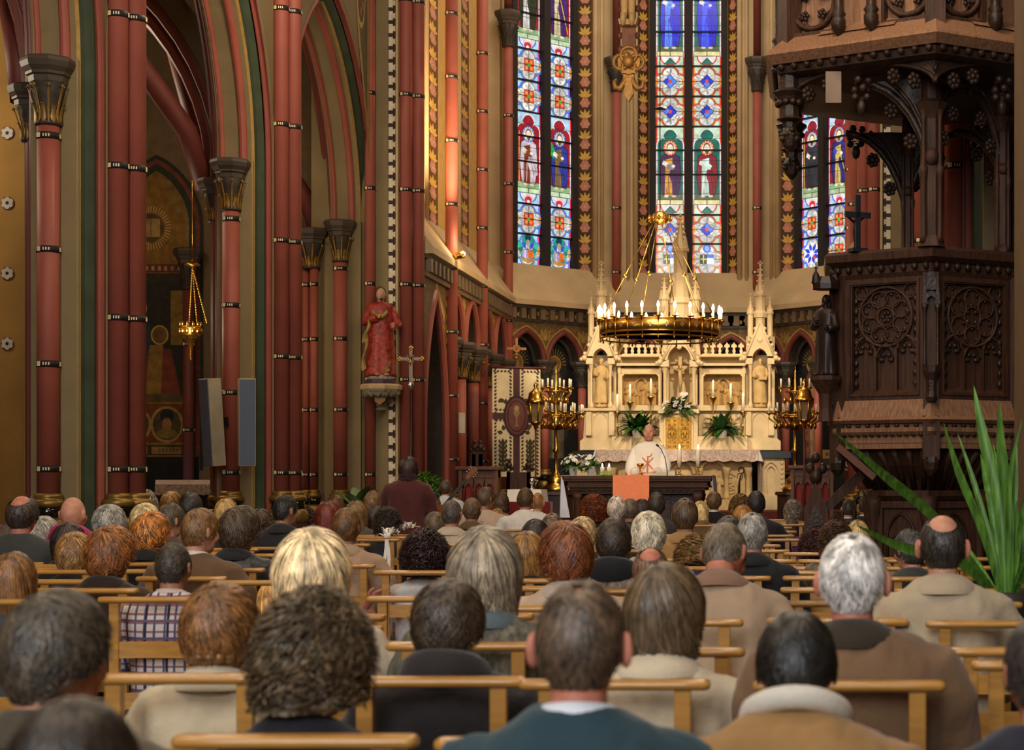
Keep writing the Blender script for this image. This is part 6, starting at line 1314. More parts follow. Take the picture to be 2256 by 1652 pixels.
# ================================================================== stalls, chairs, small table
def stall(name, label, px0, px1, pyt, Y, zf=.58, n=3):
    k = Y/F; x0, x1 = X_(px0, Y), X_(px1, Y); zt = Z_(pyt, Y); fr = frame((0, Y, 0), (1, 0, 0), (0, 0, 1), (0, -1, 0)); t = thing(name, label, 'choir stall', ((x0+x1)/2, Y, zf))
    M_st = mat('reddish_oak', '#6e4226', .45, var=.25, stretch=(6, 6, 1)); m = MB(); m.prism([(x0-.04, zt-.05), (x1+.04, zt-.05), (x1+.04, zt), (x0-.04, zt)], fr, -.25, .1); m.build('desk_top', M_st, t, bevel=.006)
    m = MB(); m.prism([(x0, zf), (x1, zf), (x1, zt-.05), (x0, zt-.05)], fr, -.15, -.1); m.prism([(x0, zf), (x0+.05, zf), (x0+.05, zt-.05), (x0, zt-.05)], fr, -.2, .06); m.prism([(x1-.05, zf), (x1, zf), (x1, zt-.05), (x1-.05, zt-.05)], fr, -.2, .06); m.prism([(x0, zt-.16), (x1, zt-.16), (x1, zt-.05), (x0, zt-.05)], fr, -.1, .0)
    w = (x1-x0-.1)/n
    for j in range(n):
        c = x0+.05+w*(j+.5); A = arch_pts(w/2-.025, w*.6, 6, zt-.32, c); O = [(c-w/2, zt-.16)]+[(c-w/2+w*q/(len(A)+1), zt-.15) for q in range(1, len(A)+1)]+[(c+w/2, zt-.16)]
        m.band(O[:1]+O[1:-1]+O[-1:], [(c-w/2+.025, zt-.33)]+A+[(c+w/2-.025, zt-.33)], fr, -.09, -.02)
        for s in (-1, 1): q = fr(c+s*(w/2-.012), 0, -.02); m.lathe([(.016, zf), (.016, zt-.34), (.024, zt-.31)], 8, (q.x, q.y, 0))
    m.build('carved_front', M_st, t); m = MB()
    for j in range(n): c = x0+.05+w*(j+.5); m.prism([(c-w/2+.02, zf), (c+w/2-.02, zf), (c+w/2-.02, zt-.18), (c-w/2+.02, zt-.18)], fr, -.1, -.085)
    m.build('red_panel', mat('crimson_panel', '#9c1f24', .6, var=.1), t); return t
stall('choir_stall', 'oak prayer stall with three red arched panels, left of the altar', 1012, 1098, 1027, 24.6)
stall('choir_stall', 'oak prayer stall with red arched panels, left of the pulpit stair', 1742, 1836, 1025, 26.5, n=4)
def highchair(px0, px1, pyt, Y, label):
    x0, x1 = X_(px0, Y), X_(px1, Y); zt = Z_(pyt, Y); t = thing('carved_armchair', label, 'chair', ((x0+x1)/2, Y, .58)); m = MB(); m.box(x0, x1, Y, Y+.06, .9, zt); m.build('back', M_wood, t)
    m = MB(); m.box(x0, x1, Y-.4, Y, .98, 1.04); m.build('seat', M_wood, t)
    for sx_ in (x0, x1-.05):
        for y in (Y-.4, Y): m = MB(); m.box(sx_, sx_+.05, y, y+.05, .58, .98 if y < Y-.1 else zt+.03); m.build('leg', M_wood, t)
    m = MB()
    for c in (x0+.03, x1-.03):
        for dx, dz, r in ((0, .1, .05), (-.045, .06, .035), (.045, .06, .035), (0, .17, .03)): m.ell((c+dx, Y+.03, zt+dz), (r, r*.6, r), 8, 6)
    m.build('crest', M_woodd, t); return t
highchair(1116, 1168, 1040, 26.0, 'dark carved wooden armchair standing before the cream banner')
highchair(1040, 1062, 1000, 25.6, 'dark carved chair with high crest beside the red panelled stall')
t = thing('credence_table', 'small table with white cloth left of the altar', 'table', (X_(1160, 24.2), 24.2, .58)); x0, x1 = X_(1126, 24.2), X_(1196, 24.2); zt = Z_(1079, 24.2)
m = MB(); m.box(x0, x1, 24.0, 24.5, zt-.04, zt); m.build('tabletop', M_wood, t)
for xx in (x0+.03, x1-.07):
    for y in (24.03, 24.42): m = MB(); m.box(xx, xx+.04, y, y+.04, .58, zt-.04); m.build('leg', M_wood, t)
m = MB(); m.box(x0-.01, x1+.01, 23.98, 24.52, zt, zt+.006); n = 14; m.loft([[(x0-.012+(x1-x0+.024)*q/n, 23.975, zt) for q in range(n+1)], [(x0-.02+(x1-x0+.04)*q/n, 23.96+.012*sin(q*1.4), zt-.2) for q in range(n+1)]], 0, True, False, False)
for xx, s in ((x0-.01, -1), (x1+.01, 1)): m.loft([[(xx, 23.98+.54*q/6, zt) for q in range(7)], [(xx+s*(.03+.01*sin(q*2)), 23.98+.54*q/6, zt-.24) for q in range(7)]], 0, True, False, False)
tag(m.build('table_cloth', M_white), 'white cloth draped over the small table left of the altar', 'tablecloth')
m = MB(); c = (X_(1172, 24.2), 24.2, zt+.006); m.lathe([(.05, 0), (.03, .02), (.015, .05), (.035, .09), (.04, .13), (.03, .15)], 12, c); m.path([(c[0]+.03, c[1], c[2]+.13), (c[0]+.08, c[1], c[2]+.12), (c[0]+.04, c[1], c[2]+.06)], .007, 5); tag(m.build('silver_jug', M_silver), 'little silver jug on the small white clothed table', 'jug')
m = MB(); m.box(X_(1125, 22.4), X_(1215, 22.4), 22.3, 22.5, 0, Z_(1105, 22.4)); tag(m.build('kneeler_bench', mat('red_velvet', '#7c1a1e', .85, sheen=.3)), 'low bench covered in red velvet before the altar steps', 'bench')
# ================================================================== wall speakers, spotlight
def colspeaker(px0, px1, Y, yaw, tilt, label):
    x = X_((px0+px1)/2, Y); z0, z1 = Z_(1027, Y), Z_(834, Y); t = thing('column_speaker', label, 'loudspeaker', (x, Y, z0), 'column speakers on the pier'); Mx = Matrix.Translation((x, Y, (z0+z1)/2)) @ Matrix.Rotation(yaw, 4, 'Z') @ Matrix.Rotation(tilt, 4, 'X'); h = (z1-z0)/2
    b = MB(); b.T = Mx; b.box(-.085, .085, -.06, .1, -h, h); b.build('cabinet', mat('beige_cabinet', '#a79b84', .55), t, bevel=.006); b = MB(); b.T = Mx; b.box(-.078, .078, -.068, -.059, -h+.012, h-.012); b.build('grille', mat('blue_grey_grille', '#5c6678', .8, var=.08, scale=60, bump=.3, bscale=300), t)
    b = MB(); b.T = Mx; b.box(-.02, .02, .1, .2, -.05, .05); b.build('wall_bracket', M_iron, t)
colspeaker(445, 484, 18.80, -.65, .07, 'tall slim loudspeaker on the left side of the pier shaft, leaning forward')
colspeaker(527, 561, 18.72, .42, .0, 'tall slim loudspeaker on the right side of the pier shaft, upright')
m = MB(); q = at(1015, 932, 25.9); m.T = Matrix.Translation(q) @ Matrix.Rotation(.5, 4, 'Z'); m.cbox((0, 0, 0), (.1, .1, .3)); m.cbox((-.06, .05, 0), (.05, .03, .08)); tag(m.build('wall_speaker', mat('white_plastic', '#b8ac98', .5), bevel=.004), 'small white loudspeaker on the red shaft of the left chancel wall', 'loudspeaker')
q = at(985, 566, 25.4); q.x += .1; t = thing('spotlight', 'small lit spotlight standing on the left chancel cornice', 'lamp', q); m = MB(); m.cyl(q, q+Vector((.12, .06, .05)), .04, .06, 12); m.cyl(q-Vector((0, 0, .1)), q, .015, None, 8); m.build('housing', M_brass, t); m = MB(); o = q+Vector((.122, .061, .051)); m.ell(o, (.03, .03, .03), 10, 6); m.build('bulb', emat('spot_bulb', '#ffe0a0', 25), t)
spot('cornice_spotlight_glow', q+Vector((.15, -.35, .1)), (-5.66, 24.6, 8.2), 520, WARM, 85, .8, .05); point('cornice_lamp_spill', q+Vector((.2, .05, .15)), 9, WARM, .05)
# ================================================================== greenery
def blade(b, pts, w, mi=0, nrm=(0, -1, 0)):
    n = len(pts); P = [Vector(p) for p in pts]; Q = []; N = Vector(nrm); S = 24; 
    def cr(t):
        t = t*(n-1); i = min(int(t), n-2); f = t-i; p0, p1, p2, p3 = P[max(i-1, 0)], P[i], P[i+1], P[min(i+2, n-1)]
        return .5*((2*p1)+(p2-p0)*f+(2*p0-5*p1+4*p2-p3)*f*f+(3*p1-p0-3*p2+p3)*f**3)
    vs = []
    for k in range(S+1):
        f = k/S; p = cr(f); d = (cr(min(1, f+.02))-cr(max(0, f-.02))).normalized(); s = d.cross(N).normalized(); ww = w*min(1, (1-f)*2.6+.0)**.9*(.55+.45*min(1, f*3)); up = s.cross(d).normalized()
        vs += [p+s*ww, p+s*ww*.5+up*-ww*.22, p+up*-ww*.3, p-s*ww*.5+up*-ww*.22, p-s*ww]
    b.add(vs, [(5*k+j, 5*k+j+1, 5*k+j+6, 5*k+j+5) for k in range(S) for j in range(4)], mi, True)
YPm = 8.6; t = thing('palm_plant', 'tall green strap-leaved plant in front of the pulpit at right', 'plant', (X_(2215, YPm), YPm, 0))
M_palm = mat('palm_leaf', '#5f8f33', .42, var=.45, scale=3, spec=.5, stretch=(14, 14, 1))
LV = [([(2145, 848), (2166, 960), (2200, 1110), (2216, 1310)], 16, .1), ([(2202, 885), (2206, 990), (2222, 1140), (2224, 1310)], 15, -.1), ([(2078, 930), (2112, 1040), (2165, 1170), (2205, 1310)], 11, -.2), ([(2110, 955), (2140, 1045), (2180, 1180), (2208, 1310)], 8, .2), ([(2252, 922), (2226, 1040), (2222, 1170), (2222, 1310)], 8, -.1), ([(1836, 950), (1950, 1048), (2066, 1148), (2195, 1310)], 13, -.9), ([(2240, 975), (2236, 1090), (2230, 1310)], 8, .1), ([(1885, 1156), (1990, 1206), (2110, 1235), (2200, 1320)], 14, -.7), ([(2262, 1060), (2246, 1180), (2232, 1310)], 7, -.2), ([(2160, 1000), (2180, 1100), (2212, 1310)], 9, .3), ([(2188, 975), (2205, 1100), (2218, 1310)], 8, .3), ([(2300, 960), (2262, 1120), (2230, 1310)], 11, .2), ([(2340, 1080), (2280, 1180), (2232, 1310)], 12, -.4), ([(2290, 1200), (2262, 1250), (2232, 1320)], 9, -.4), ([(2040, 1130), (2120, 1200), (2205, 1320)], 10, .5), ([(2240, 1100), (2238, 1200), (2228, 1310)], 10, 0)]
for P, w, dy in LV:
    b = MB(); pts = []
    for k, (px, py) in enumerate(reversed(P)): f = k/(len(P)-1); Y = YPm+dy*f; pts.append(at(px, py, Y))
    blade(b, pts, w*.82*YPm/F); b.build('leaf', M_palm, t)
b = MB(); z1 = Z_(1300, YPm); xx = X_(2218, YPm); b.lathe([(.16, 0), (.2, z1*.9), (.21, z1*.92), (.21, z1), (.18, z1), (.17, z1*.9)], 20, (xx, YPm, 0)); b.build('planter', mat('dark_planter', '#2c2520', .5), t)
t = thing('green_bush', 'feathery bright green plant behind the woman in the maroon jacket', 'plant', (X_(935, 22.0), 22.0, .2)); b = MB(); rr = random.Random(3)
for k in range(420):
    z = rr.uniform(.0, 1); a = rr.uniform(0, 2*pi); r = .27*sin(pi*min(1, .25+z*.8)); q = Vector((X_(935, 22)+r*cos(a), 22+r*sin(a), Z_(1095, 22)+(Z_(1046, 22)-Z_(1095, 22))*z)); leaf_blade(b, q, (cos(a)*.6, sin(a)*.6, rr.uniform(-.1, 1)), .13, .011, .9, n=3)
b.build('foliage', mat('fresh_green', '#5c8f24', .5, var=.3), t); b = MB(); b.lathe([(.13, .0), (.18, Z_(1098, 22)-.2)], 14, (X_(935, 22), 22, .2)); b.build('pot', mat('dark_planter', '#2c2520'), t)
potted('broad_leaf_plant', 'grey green broad leaved plant at the foot of the farthest left pier', X_(790, 22.4), 22.4, Z_(1120, 22.4)-.25, .14, .3, 16, .42, .07, seed=12, leafm=mat('grey_green_leaf', '#748a5a', .5, var=.2))
# ================================================================== aisle furnishings
YL = 21.5; t = thing('hanging_lamp', 'small gilded sanctuary lamp hanging on chains in the dark left aisle', 'lamp', (X_(420, YL), YL, Z_(790, YL))); x = X_(420, YL); z = lambda py: Z_(py, YL)
b = MB(); b.path([(x+.02, YL, z(570)), (x+.02, YL, 8.6)], .006, 5); b.lathe([(.0, .06), (.03, .05), (.09, .0), (.1, -.01), (.05, -.03), (.0, -.05)], 10, (x+.02, YL, z(582))); b.build('ceiling_crown', M_brass, t); b = MB()
for dx in (-.02, .1, .05):
    for k in range(22): f = k/22; b.ell((x+.02+(dx-.02)*f+.1*(dx > .05)*f, YL+(.08*f if dx == .05 else 0), z(588)+(z(715)-z(588))*f), (.012, .012, .022), 5, 4)
b.build('chains', M_brass, t); b = MB()
b.lathe([(.1, z(745)), (.125, z(738)), (.13, z(722)), (.12, z(718))], 12, (x, YL, 0)); b.lathe([(.0, z(795)), (.02, z(785)), (.015, z(775)), (.04, z(755)), (.08, z(745)), (.1, z(742))], 10, (x, YL, 0))
for k in range(12): a = 2*pi*k/12; b.ell((x+.125*cos(a), YL+.125*sin(a), z(730)), (.025, .025, .04), 6, 5); b.ell((x+.125*cos(a), YL+.125*sin(a), z(714)), (.014, .014, .03), 5, 4)
b.build('bowl', M_brass, t); point('lamp_front_fill', (x+.05, YL-.4, z(735)), 14, WARM, .05)  # fill point added in front of the bowl so its brass shows
YTb = 21.6; x0, x1 = X_(350, YTb), X_(462, YTb); zt = Z_(1058, YTb); t = thing('side_table', 'side altar table in the left aisle under a lace cloth', 'table', ((x0+x1)/2, YTb, 0)); m = MB(); m.box(x0, x1, YTb, YTb+.6, zt-.06, zt); m.build('tabletop', M_wood, t); m = MB(); m.box(x0+.06, x1-.06, YTb+.1, YTb+.55, 0, zt-.06); m.build('pedestal', M_woodd, t)
m = MB(); m.box(x0-.03, x1+.03, YTb-.02, YTb+.62, zt, zt+.005, 0); n = 40; m.loft([[(x0-.03+(x1-x0+.06)*q/n, YTb-.025, zt+.004) for q in range(n+1)], [(x0-.035+(x1-x0+.07)*q/n, YTb-.03, zt-.05) for q in range(n+1)]], 0, True, False, False); m.loft([[(x0-.035+(x1-x0+.07)*q/n, YTb-.03, zt-.05) for q in range(n+1)], [(x0-.04+(x1-x0+.08)*q/n, YTb-.035+.006*sin(q*1.2), zt-.17-.015*abs(sin(q*.6))) for q in range(n+1)]], 1, True, False, False); m.loft([[(x0-.03, YTb+.62*q/5, zt) for q in range(6)], [(x0-.09, YTb+.62*q/5, zt-.2) for q in range(6)]], 1, True, False, False)
tag(m.build('lace_tablecloth', [mat('pinkish_linen', '#cbb5a6', .85), mat('grey_lace', '#8d7a6c', .85, var=.4, scale=40)]), 'white lace edged cloth on the side table in the left aisle', 'tablecloth')
m = MB(); y = 17.0; m.box(-8.6, X_(36, y)-.02, y, y+.5, 0, Z_(880, y)); m.box(-8.6, X_(36, y), y-.05, y+.5, Z_(880, y), Z_(872, y))
tag(m.build('confessional', M_woodd), 'dark wooden confessional cut off by the left edge', 'cabinet'); 
m = MB(); m.box(X_(-40, 17.2), X_(40, 17.2), 17.2-.4, 17.2-.06, 0, 0.01) if 0 else m.lathe([(.05, 0), (.06, .04), (.03, .07), (.045, .1), (.02, .13), (.03, .16), (.004, .2)], 10, (X_(25, 17.2), 17.2, Z_(872, 17.0))); tag(m.build('finial_vase', M_silver), 'small pale carved finial on the dark confessional at the left edge', 'ornament')
for a, b_ in ((1, -3.0),):
    pass
# inscription board behind the pulpit stair
YI = 27.3; fr = frame((X_(1862, YI), YI, Z_(1022, YI)), (1, 0, 0), (0, 0, 1), (0, -1, 0)); m = MB(); m.prism([(-.35, -.1), (.35, -.1), (.35, .22), (-.35, .22)], fr, -.04, 0); bo = m.build('inscription_board', mat('ochre_board', '#8a6a3a', .7)); tag(bo, 'ochre board with dark frieze and pale letters behind the pulpit stair', 'sign')
p = Pic(fr, .002); p.rect(-.35, -.075, .35, .085, '#2c221a')
for q in range(5): p.ell(-.28+.14*q, .15, .03, .03, '#5a431f', 8)
p.build('dark_frieze', A_paint, bo)
tx = bpy.data.curves.new('letters', 'FONT'); tx.body = 'I6FOI'; tx.size = .17; tx.align_x = 'CENTER'; tx.align_y = 'CENTER'; tx.extrude = .002; to = bpy.data.objects.new('letters', tx); COL.objects.link(to); to.location = fr(-.02, .005, .006); to.rotation_euler = (pi/2, 0, 0); to.parent = bo; tx.materials.append(M_beigel)
bpy.context.view_layer.update(); _dg = bpy.context.evaluated_depsgraph_get(); _me = bpy.data.meshes.new_from_object(to.evaluated_get(_dg)); _ml = to.matrix_local.copy(); bpy.data.objects.remove(to)
to = bpy.data.objects.new('letters', _me); COL.objects.link(to); to.parent = bo; to.matrix_local = _ml
# ================================================================== congregation: templates
def voxel(mb, size, smooth=4, disp=None):
    """closed shells fused into one continuous surface"""
    o = mb.build('tmp', [M_skin]); md = o.modifiers.new('r', 'REMESH'); md.mode = 'VOXEL'; md.voxel_size = size; md.use_smooth_shade = True
    sm = o.modifiers.new('s', 'SMOOTH'); sm.iterations = smooth; sm.factor = .5
    dg = bpy.context.evaluated_depsgraph_get(); dg.update(); me = bpy.data.meshes.new_from_object(o.evaluated_get(dg)); old = o.data
    bpy.data.objects.remove(o); bpy.data.meshes.remove(old)
    if disp:
        for v in me.vertices: v.co += v.normal*disp(v.co)
    me.materials.clear(); me.materials.append(M_skin)
    for p in me.polygons: p.use_smooth = True
    return me
HP = Vector((0, -.005, 1.10)); HC = Vector((0, .018, 1.197)); HTOP = 1.337
def headmat(yaw, pitch): return Matrix.Translation(HP) @ Matrix.Rotation(yaw, 4, 'Z') @ Matrix.Rotation(pitch, 4, 'X') @ Matrix.Translation(HC-HP)
def head_shells(b, Mh, beard=False):
    b.T = Mh
    b.ell((0, 0, .0), (.075, .096, .110), 20, 14); b.ell((0, .03, -.05), (.058, .068, .075), 16, 12); b.ell((0, .062, -.098), (.026, .024, .022), 10, 8)
    b.ell((0, .098, -.028), (.011, .022, .016), 8, 6); b.path([(0, .088, .02), (0, .1, -.015), (0, .112, -.032)], [.008, .01, .013], 6)
    b.ell((0, .083, .025), (.05, .016, .01), 10, 6); b.ell((0, .086, -.066), (.024, .012, .007), 8, 6); b.ell((0, .083, -.077), (.021, .012, .007), 8, 6)
    for s in (-1, 1):
        b.ell((s*.045, .06, -.03), (.025, .03, .03), 8, 6)
        b.ell((s*.079, -.008, -.01), (.009, .02, .032), 10, 8, 0, Matrix.Rotation(s*.35, 3, 'Z')); b.ell((s*.083, -.016, .004), (.008, .014, .022), 8, 6)
    b.T = None
def hand_shells(b, c, d, side, s=1):
    """palm, four fingers of unequal length and a thumb; d pointing direction"""
    d = Vector(d).normalized(); u = Vector(side).normalized(); n = d.cross(u); c = Vector(c)
    b.ell(c, (.04, .04, .018), 10, 8, 0, Matrix((u, d, n)).transposed())
    for k, L in enumerate((.062, .074, .07, .055)):
        o = c+u*((k-1.5)*.019)+d*.03; b.path([o, o+d*L*.5-n*.004*s, o+d*L-n*.022*s], [.0095, .009, .0075], 6)
    o = c-u*.035; b.path([o-d*.01, o-u*.022+d*.018, o-u*.026+d*.045], [.011, .010, .008], 6)
def body_mesh(yaw=0, pitch=0, stand=False, arms='lap'):
    b = MB(); head_shells(b, headmat(yaw, pitch))
    b.path([(0, -.015, 1.0), (0, -.01, 1.08), HP+Vector((0, .0, .03))], [.066, .055, .054], 14)
    S = [(.46, .15, .11), (.6, .15, .1), (.8, .16, .105), (.95, .17, .1), (1.01, .14, .08), (1.05, .08, .06)]
    b.loft([[(a*cos(2*pi*j/20), d*sin(2*pi*j/20), z) for j in range(20)] for z, a, d in S])
    for s in (-1, 1):
        P = [(s*.16, -.01, 1.0), (s*.225, .02, .86), (s*.235, .06, .72), (s*.2, .2, .66), (s*.10, .32, .63)]
        b.path(P, [.05, .042, .04, .034, .026], 10); hand_shells(b, (s*.075, .36, .625), (-s*.45, .8, -.15), (s, .35, 0))
        if stand: b.path([(s*.08, 0, .5), (s*.085, .01, .1), (s*.085, .0, -.34)], [.08, .06, .045], 10); b.ell((s*.085, .05, -.38), (.04, .11, .035), 10, 6)
        else: b.path([(s*.09, .0, .52), (s*.11, .25, .52), (s*.12, .44, .5), (s*.12, .45, .28), (s*.12, .43, .08)], [.085, .075, .06, .05, .038], 12); b.ell((s*.12, .49, .045), (.042, .12, .042), 10, 8)
    return voxel(b, .0085, 3)
def fold(amp, sc, seed=0): return lambda c: amp*(noise.noise(Vector((c.x*sc+seed, c.y*sc, c.z*sc*.55)))*1.3+abs(noise.noise(Vector((c.x*sc*2.3, c.y*sc*2.3+seed, c.z*sc*1.2))))*.7-.25)
def jacket_mesh(stand=False, bulk=0, seed=0, arms=None):
    b = MB(); S = [(.45, .2, .15), (.52, .205, .155), (.62, .195, .145), (.75, .203, .143), (.88, .22, .143), (.955, .232, .132), (1.0, .218, .116), (1.035, .17, .098), (1.062, .115, .08), (1.08, .08, .072)]
    if stand: S = [(.12, .2, .15)]+S
    ring = lambda a, d, z: [((a+bulk)*(abs(cos(2*pi*j/28))**.85)*(1 if cos(2*pi*j/28) > 0 else -1), (d+bulk*.8)*(abs(sin(2*pi*j/28))**.85)*(1 if sin(2*pi*j/28) > 0 else -1)-.012, z) for j in range(28)]
    b.loft([ring(a, d, z) for z, a, d in S])
    for s in (-1, 1):
        P = arms[s] if arms else [(s*.185, -.01, .985), (s*.245, .0, .88), (s*.27, .05, .71), (s*.23, .19, .655), (s*.12, .30, .64)]
        b.path(P, [.072+bulk, .07+bulk, .064+bulk, .057+bulk, .045+bulk*.7], 14); b.ell((s*.175, -.012, .975), (.075+bulk, .078+bulk, .062), 12, 8)
    return voxel(b, .0125, 5, fold(.011, 9, seed))
def trouser_mesh(stand=False):
    b = MB(); b.ell((0, .0, .5), (.185, .15, .1), 16, 10)
    for s in (-1, 1):
        if stand: b.path([(s*.08, 0, .5), (s*.09, .01, .1), (s*.09, .0, -.34)], [.1, .085, .075], 12)
        else: b.path([(s*.09, .0, .53), (s*.115, .25, .54), (s*.125, .45, .51), (s*.125, .465, .3), (s*.125, .45, .1)], [.1, .092, .078, .068, .06], 14)
    return voxel(b, .016, 4, fold(.008, 8))
BODY = {0: body_mesh(), 1: body_mesh(-.55, -.05), -1: body_mesh(.5, -.05), 2: body_mesh(0, -.32), 3: body_mesh(-.25, -.3)}
HM = {0: headmat(0, 0), 1: headmat(-.55, -.05), -1: headmat(.5, -.05), 2: headmat(0, -.32), 3: headmat(-.25, -.3)}
JACK = [jacket_mesh(), jacket_mesh(bulk=.014, seed=5), jacket_mesh(bulk=-.012, seed=9)]; TROU = trouser_mesh()
def collar_mesh(kind):
    b = MB(); n = 28
    def R(r, rb, z, zb): return [((r)*cos(2*pi*j/n), -.012+(r*.95)*sin(2*pi*j/n), z+(zb-z)*(.5-.5*sin(2*pi*j/n))) for j in range(n)]
    if kind == 'shirt': b.loft([R(.068, 0, 1.05, 1.07), R(.066, 0, 1.062, 1.094), R(.069, 0, 1.064, 1.097), R(.075, 0, 1.045, 1.075)], 0, True, caps=False)
    elif kind == 'coat': b.loft([R(.08, 0, 1.04, 1.06), R(.07, 0, 1.06, 1.098), R(.076, 0, 1.062, 1.102), R(.105, 0, 1.055, 1.078), R(.128, 0, 1.035, 1.05), R(.13, 0, 1.02, 1.03)], 0, True, caps=False)
    elif kind == 'hood':
        b.loft([R(.085, 0, 1.04, 1.06), R(.082, 0, 1.06, 1.12), R(.1, 0, 1.075, 1.14), R(.125, 0, 1.06, 1.12), R(.14, 0, 1.03, 1.06), R(.125, 0, 1.005, 1.02)], 0, True, caps=False)
    elif kind == 'fur':
        rr = random.Random(4)
        for k in range(70): a = rr.uniform(0, 2*pi); z = rr.uniform(-.03, .03); b.ell((.085*cos(a), -.012+.085*sin(a), 1.075+z+(.02 if sin(a) < 0 else 0)), (.026, .026, .022), 6, 4)
    elif kind == 'fleece': b.path([(.098*cos(a), -.012+.1*sin(a), 1.062+.03*(.5-.5*sin(a))) for a in [2*pi*j/28 for j in range(28)]], .027, 10, wrap=True)
    me = bpy.data.meshes.new('collar'); me.from_pydata(b.v, [], b.f); me.polygons.foreach_set('use_smooth', [True]*len(b.f)); me.materials.append(M_white); return me
COLM = {k: collar_mesh(k) for k in ('shirt', 'coat', 'hood', 'fur', 'fleece')}
# forward leaning copies of the templates
LPIV = Vector((0, 0, .52)); LM = {}
for _a in (.25, .4, .6): LM[_a] = Matrix.Translation(LPIV) @ Matrix.Rotation(-_a, 4, 'X') @ Matrix.Translation(-LPIV)
LCACHE = {}
def leaned(me, a):
    if not a: return me
    key = (me.name, a)
    if key not in LCACHE:
        m2 = me.copy()
        for v in m2.vertices:
            f = max(0, min(1, (v.co.z-.48)/.3)); f = f*f*(3-2*f)
            if v.co.y > .2 and v.co.z < .7: f *= .15
            v.co = LPIV+Matrix.Rotation(-a*f, 3, 'X') @ (v.co-LPIV)
        LCACHE[key] = m2
    return LCACHE[key]
# ---------------------------------------------------------------- hair
SK = (.077, .098, .112)
def hair_mesh(front=.5, side=-.12, back=-.62, tt=.014, ts=.012, hang=None, locks=700, L=.07, w=.0042, lift=.006, curl=0, wild=.1, bald=0, amp=.004, freq=30, tilt=.38, seed=1, streak=.35, thin=0, taper=.1):
    rr = random.Random(seed); A, B = 40, 18; ca, sa = cos(tilt), sin(tilt)
    def dirn(p, a):
        x, y, z = sin(p)*sin(a), sin(p)*cos(a), cos(p); return Vector((x, y*ca-z*sa, y*sa+z*ca))
    def lim(th):     # th: 0 front .. pi back
        t = abs(th)
        if t < .9: return front
        if t < 1.35: return front+(side-front)*(t-.9)/.45
        if t < 2.0: return side
        return side+(back-side)*min(1, (t-2.0)/.5)
    def pmax(a):
        p = .2
        while p < 2.9:
            d = dirn(p, a)
            if d.z < lim(atan2(d.x, d.y)): return p
            p += .03
        return 2.9
    PM = [pmax(2*pi*k/A) for k in range(A)]
    def pm(a): k = (a/(2*pi)*A) % A; i = int(k); f = k-i; return PM[i % A]*(1-f)+PM[(i+1) % A]*f
    def surf(a, p, off):
        d = dirn(p, a)
        q = Vector((SK[0]*d.x, SK[1]*d.y, SK[2]*d.z)); n = Vector((d.x/SK[0], d.y/SK[1], d.z/SK[2])).normalized()
        if hang is not None and d.z < -.05 and d.y < .55:
            h = Vector((d.x, d.y, 0)); hl = h.length
            if hl > 1e-3:
                h /= hl; g = (-.05-d.z)/.95; eq = Vector((SK[0]*h.x, SK[1]*h.y, 0))*(1-taper*g); q = Vector((eq.x, eq.y, -.006+(hang)*g)); n = h
        th = ts+(tt-ts)*max(0, d.z)
        return q+n*(th+off), n
    b = MB(); col = []
    base = Vector((rr.random()*9, rr.random()*9, 3))
    rings = []
    for j in range(B+1):
        ring = []
        for k in range(A):
            a = 2*pi*k/A; mx = pm(a); p0 = bald; f = j/B; p = max(.02, p0)+(mx-max(.02, p0))*f
            e = min(1, (1-f)*5)*min(1, 1 if not bald else f*6+.05); q, n = surf(a, p, 0); th = ts+(tt-ts)*max(0, dirn(p, a).z)
            nz = amp*noise.noise(q*freq+base)*1.6+amp*.6*noise.noise(q*freq*2.3+base)
            ring.append(q-n*th*(1-e)*1.05+n*nz*e)
        rings.append(ring)
    nf = len(b.f); b.loft(rings, 0, True, caps=False)
    if not bald: b.f.append(tuple(range(A-1, -1, -1))); b.mi.append(0); b.sm.append(True)
    col += [.5]*(len(b.f)-nf)
    for k in range(locks):
        a = rr.uniform(0, 2*pi); mx = pm(a); p = bald+(mx-bald)*(rr.random()**.75); tone = max(.25, rr.gauss(1, streak)); nsg = 6
        if thin and p < thin and rr.random() < .55: continue
        da = rr.gauss(0, wild); ph = rr.uniform(0, 6); ln = L*rr.uniform(.6, 1.25); lf = lift*rr.uniform(.2, 1.3); ww = w*rr.uniform(.6, 1.4); vs = []; cs = rr.uniform(.7, 1.3)
        for s in range(nsg+1):
            f = s/nsg; pp = min(p+ln/.1*f, mx+.12); aa = a+da*f/max(.35, sin(min(pp, 2.6)))
            off = lf*(.25+f)*1.0-.001
            if curl: aa += curl*sin(ph+f*9*cs)*.5/max(.4, sin(min(pp, 2.6))); off += curl*.05*(1+cos(ph+f*9*cs)); pp += curl*.35*cos(ph+f*9*cs)
            q, n = surf(aa, max(.01, pp), off); q2, _ = surf(aa, max(.02, pp)+.02, off); t = (q2-q)
            sd = t.cross(n); sd = sd.normalized() if sd.length > 1e-7 else Vector((1, 0, 0)); wd = ww*(1-f**3)+.0004
            vs += [q+sd*wd, q+n*wd*.55, q-sd*wd]
        fs = []
        for s in range(nsg):
            for e in (0, 1): fs.append((3*s+e, 3*s+e+1, 3*s+e+4, 3*s+e+3))
        b.add(vs, fs, 0, True); col += [tone]*len(fs)
    me = bpy.data.meshes.new('hair'); me.from_pydata(b.v, [], b.f); me.polygons.foreach_set('use_smooth', [True]*len(b.f))
    at_ = me.attributes.new('tone', 'FLOAT', 'FACE'); at_.data.foreach_set('value', col); me.materials.append(M_blk); me.update()
    xs = [v[0] for v in b.v]; zs = [v[2] for v in b.v]
    xs.sort(); zs.sort(); return me, xs[int(len(xs)*.995)]-xs[int(len(xs)*.005)], zs[int(len(zs)*.998)]
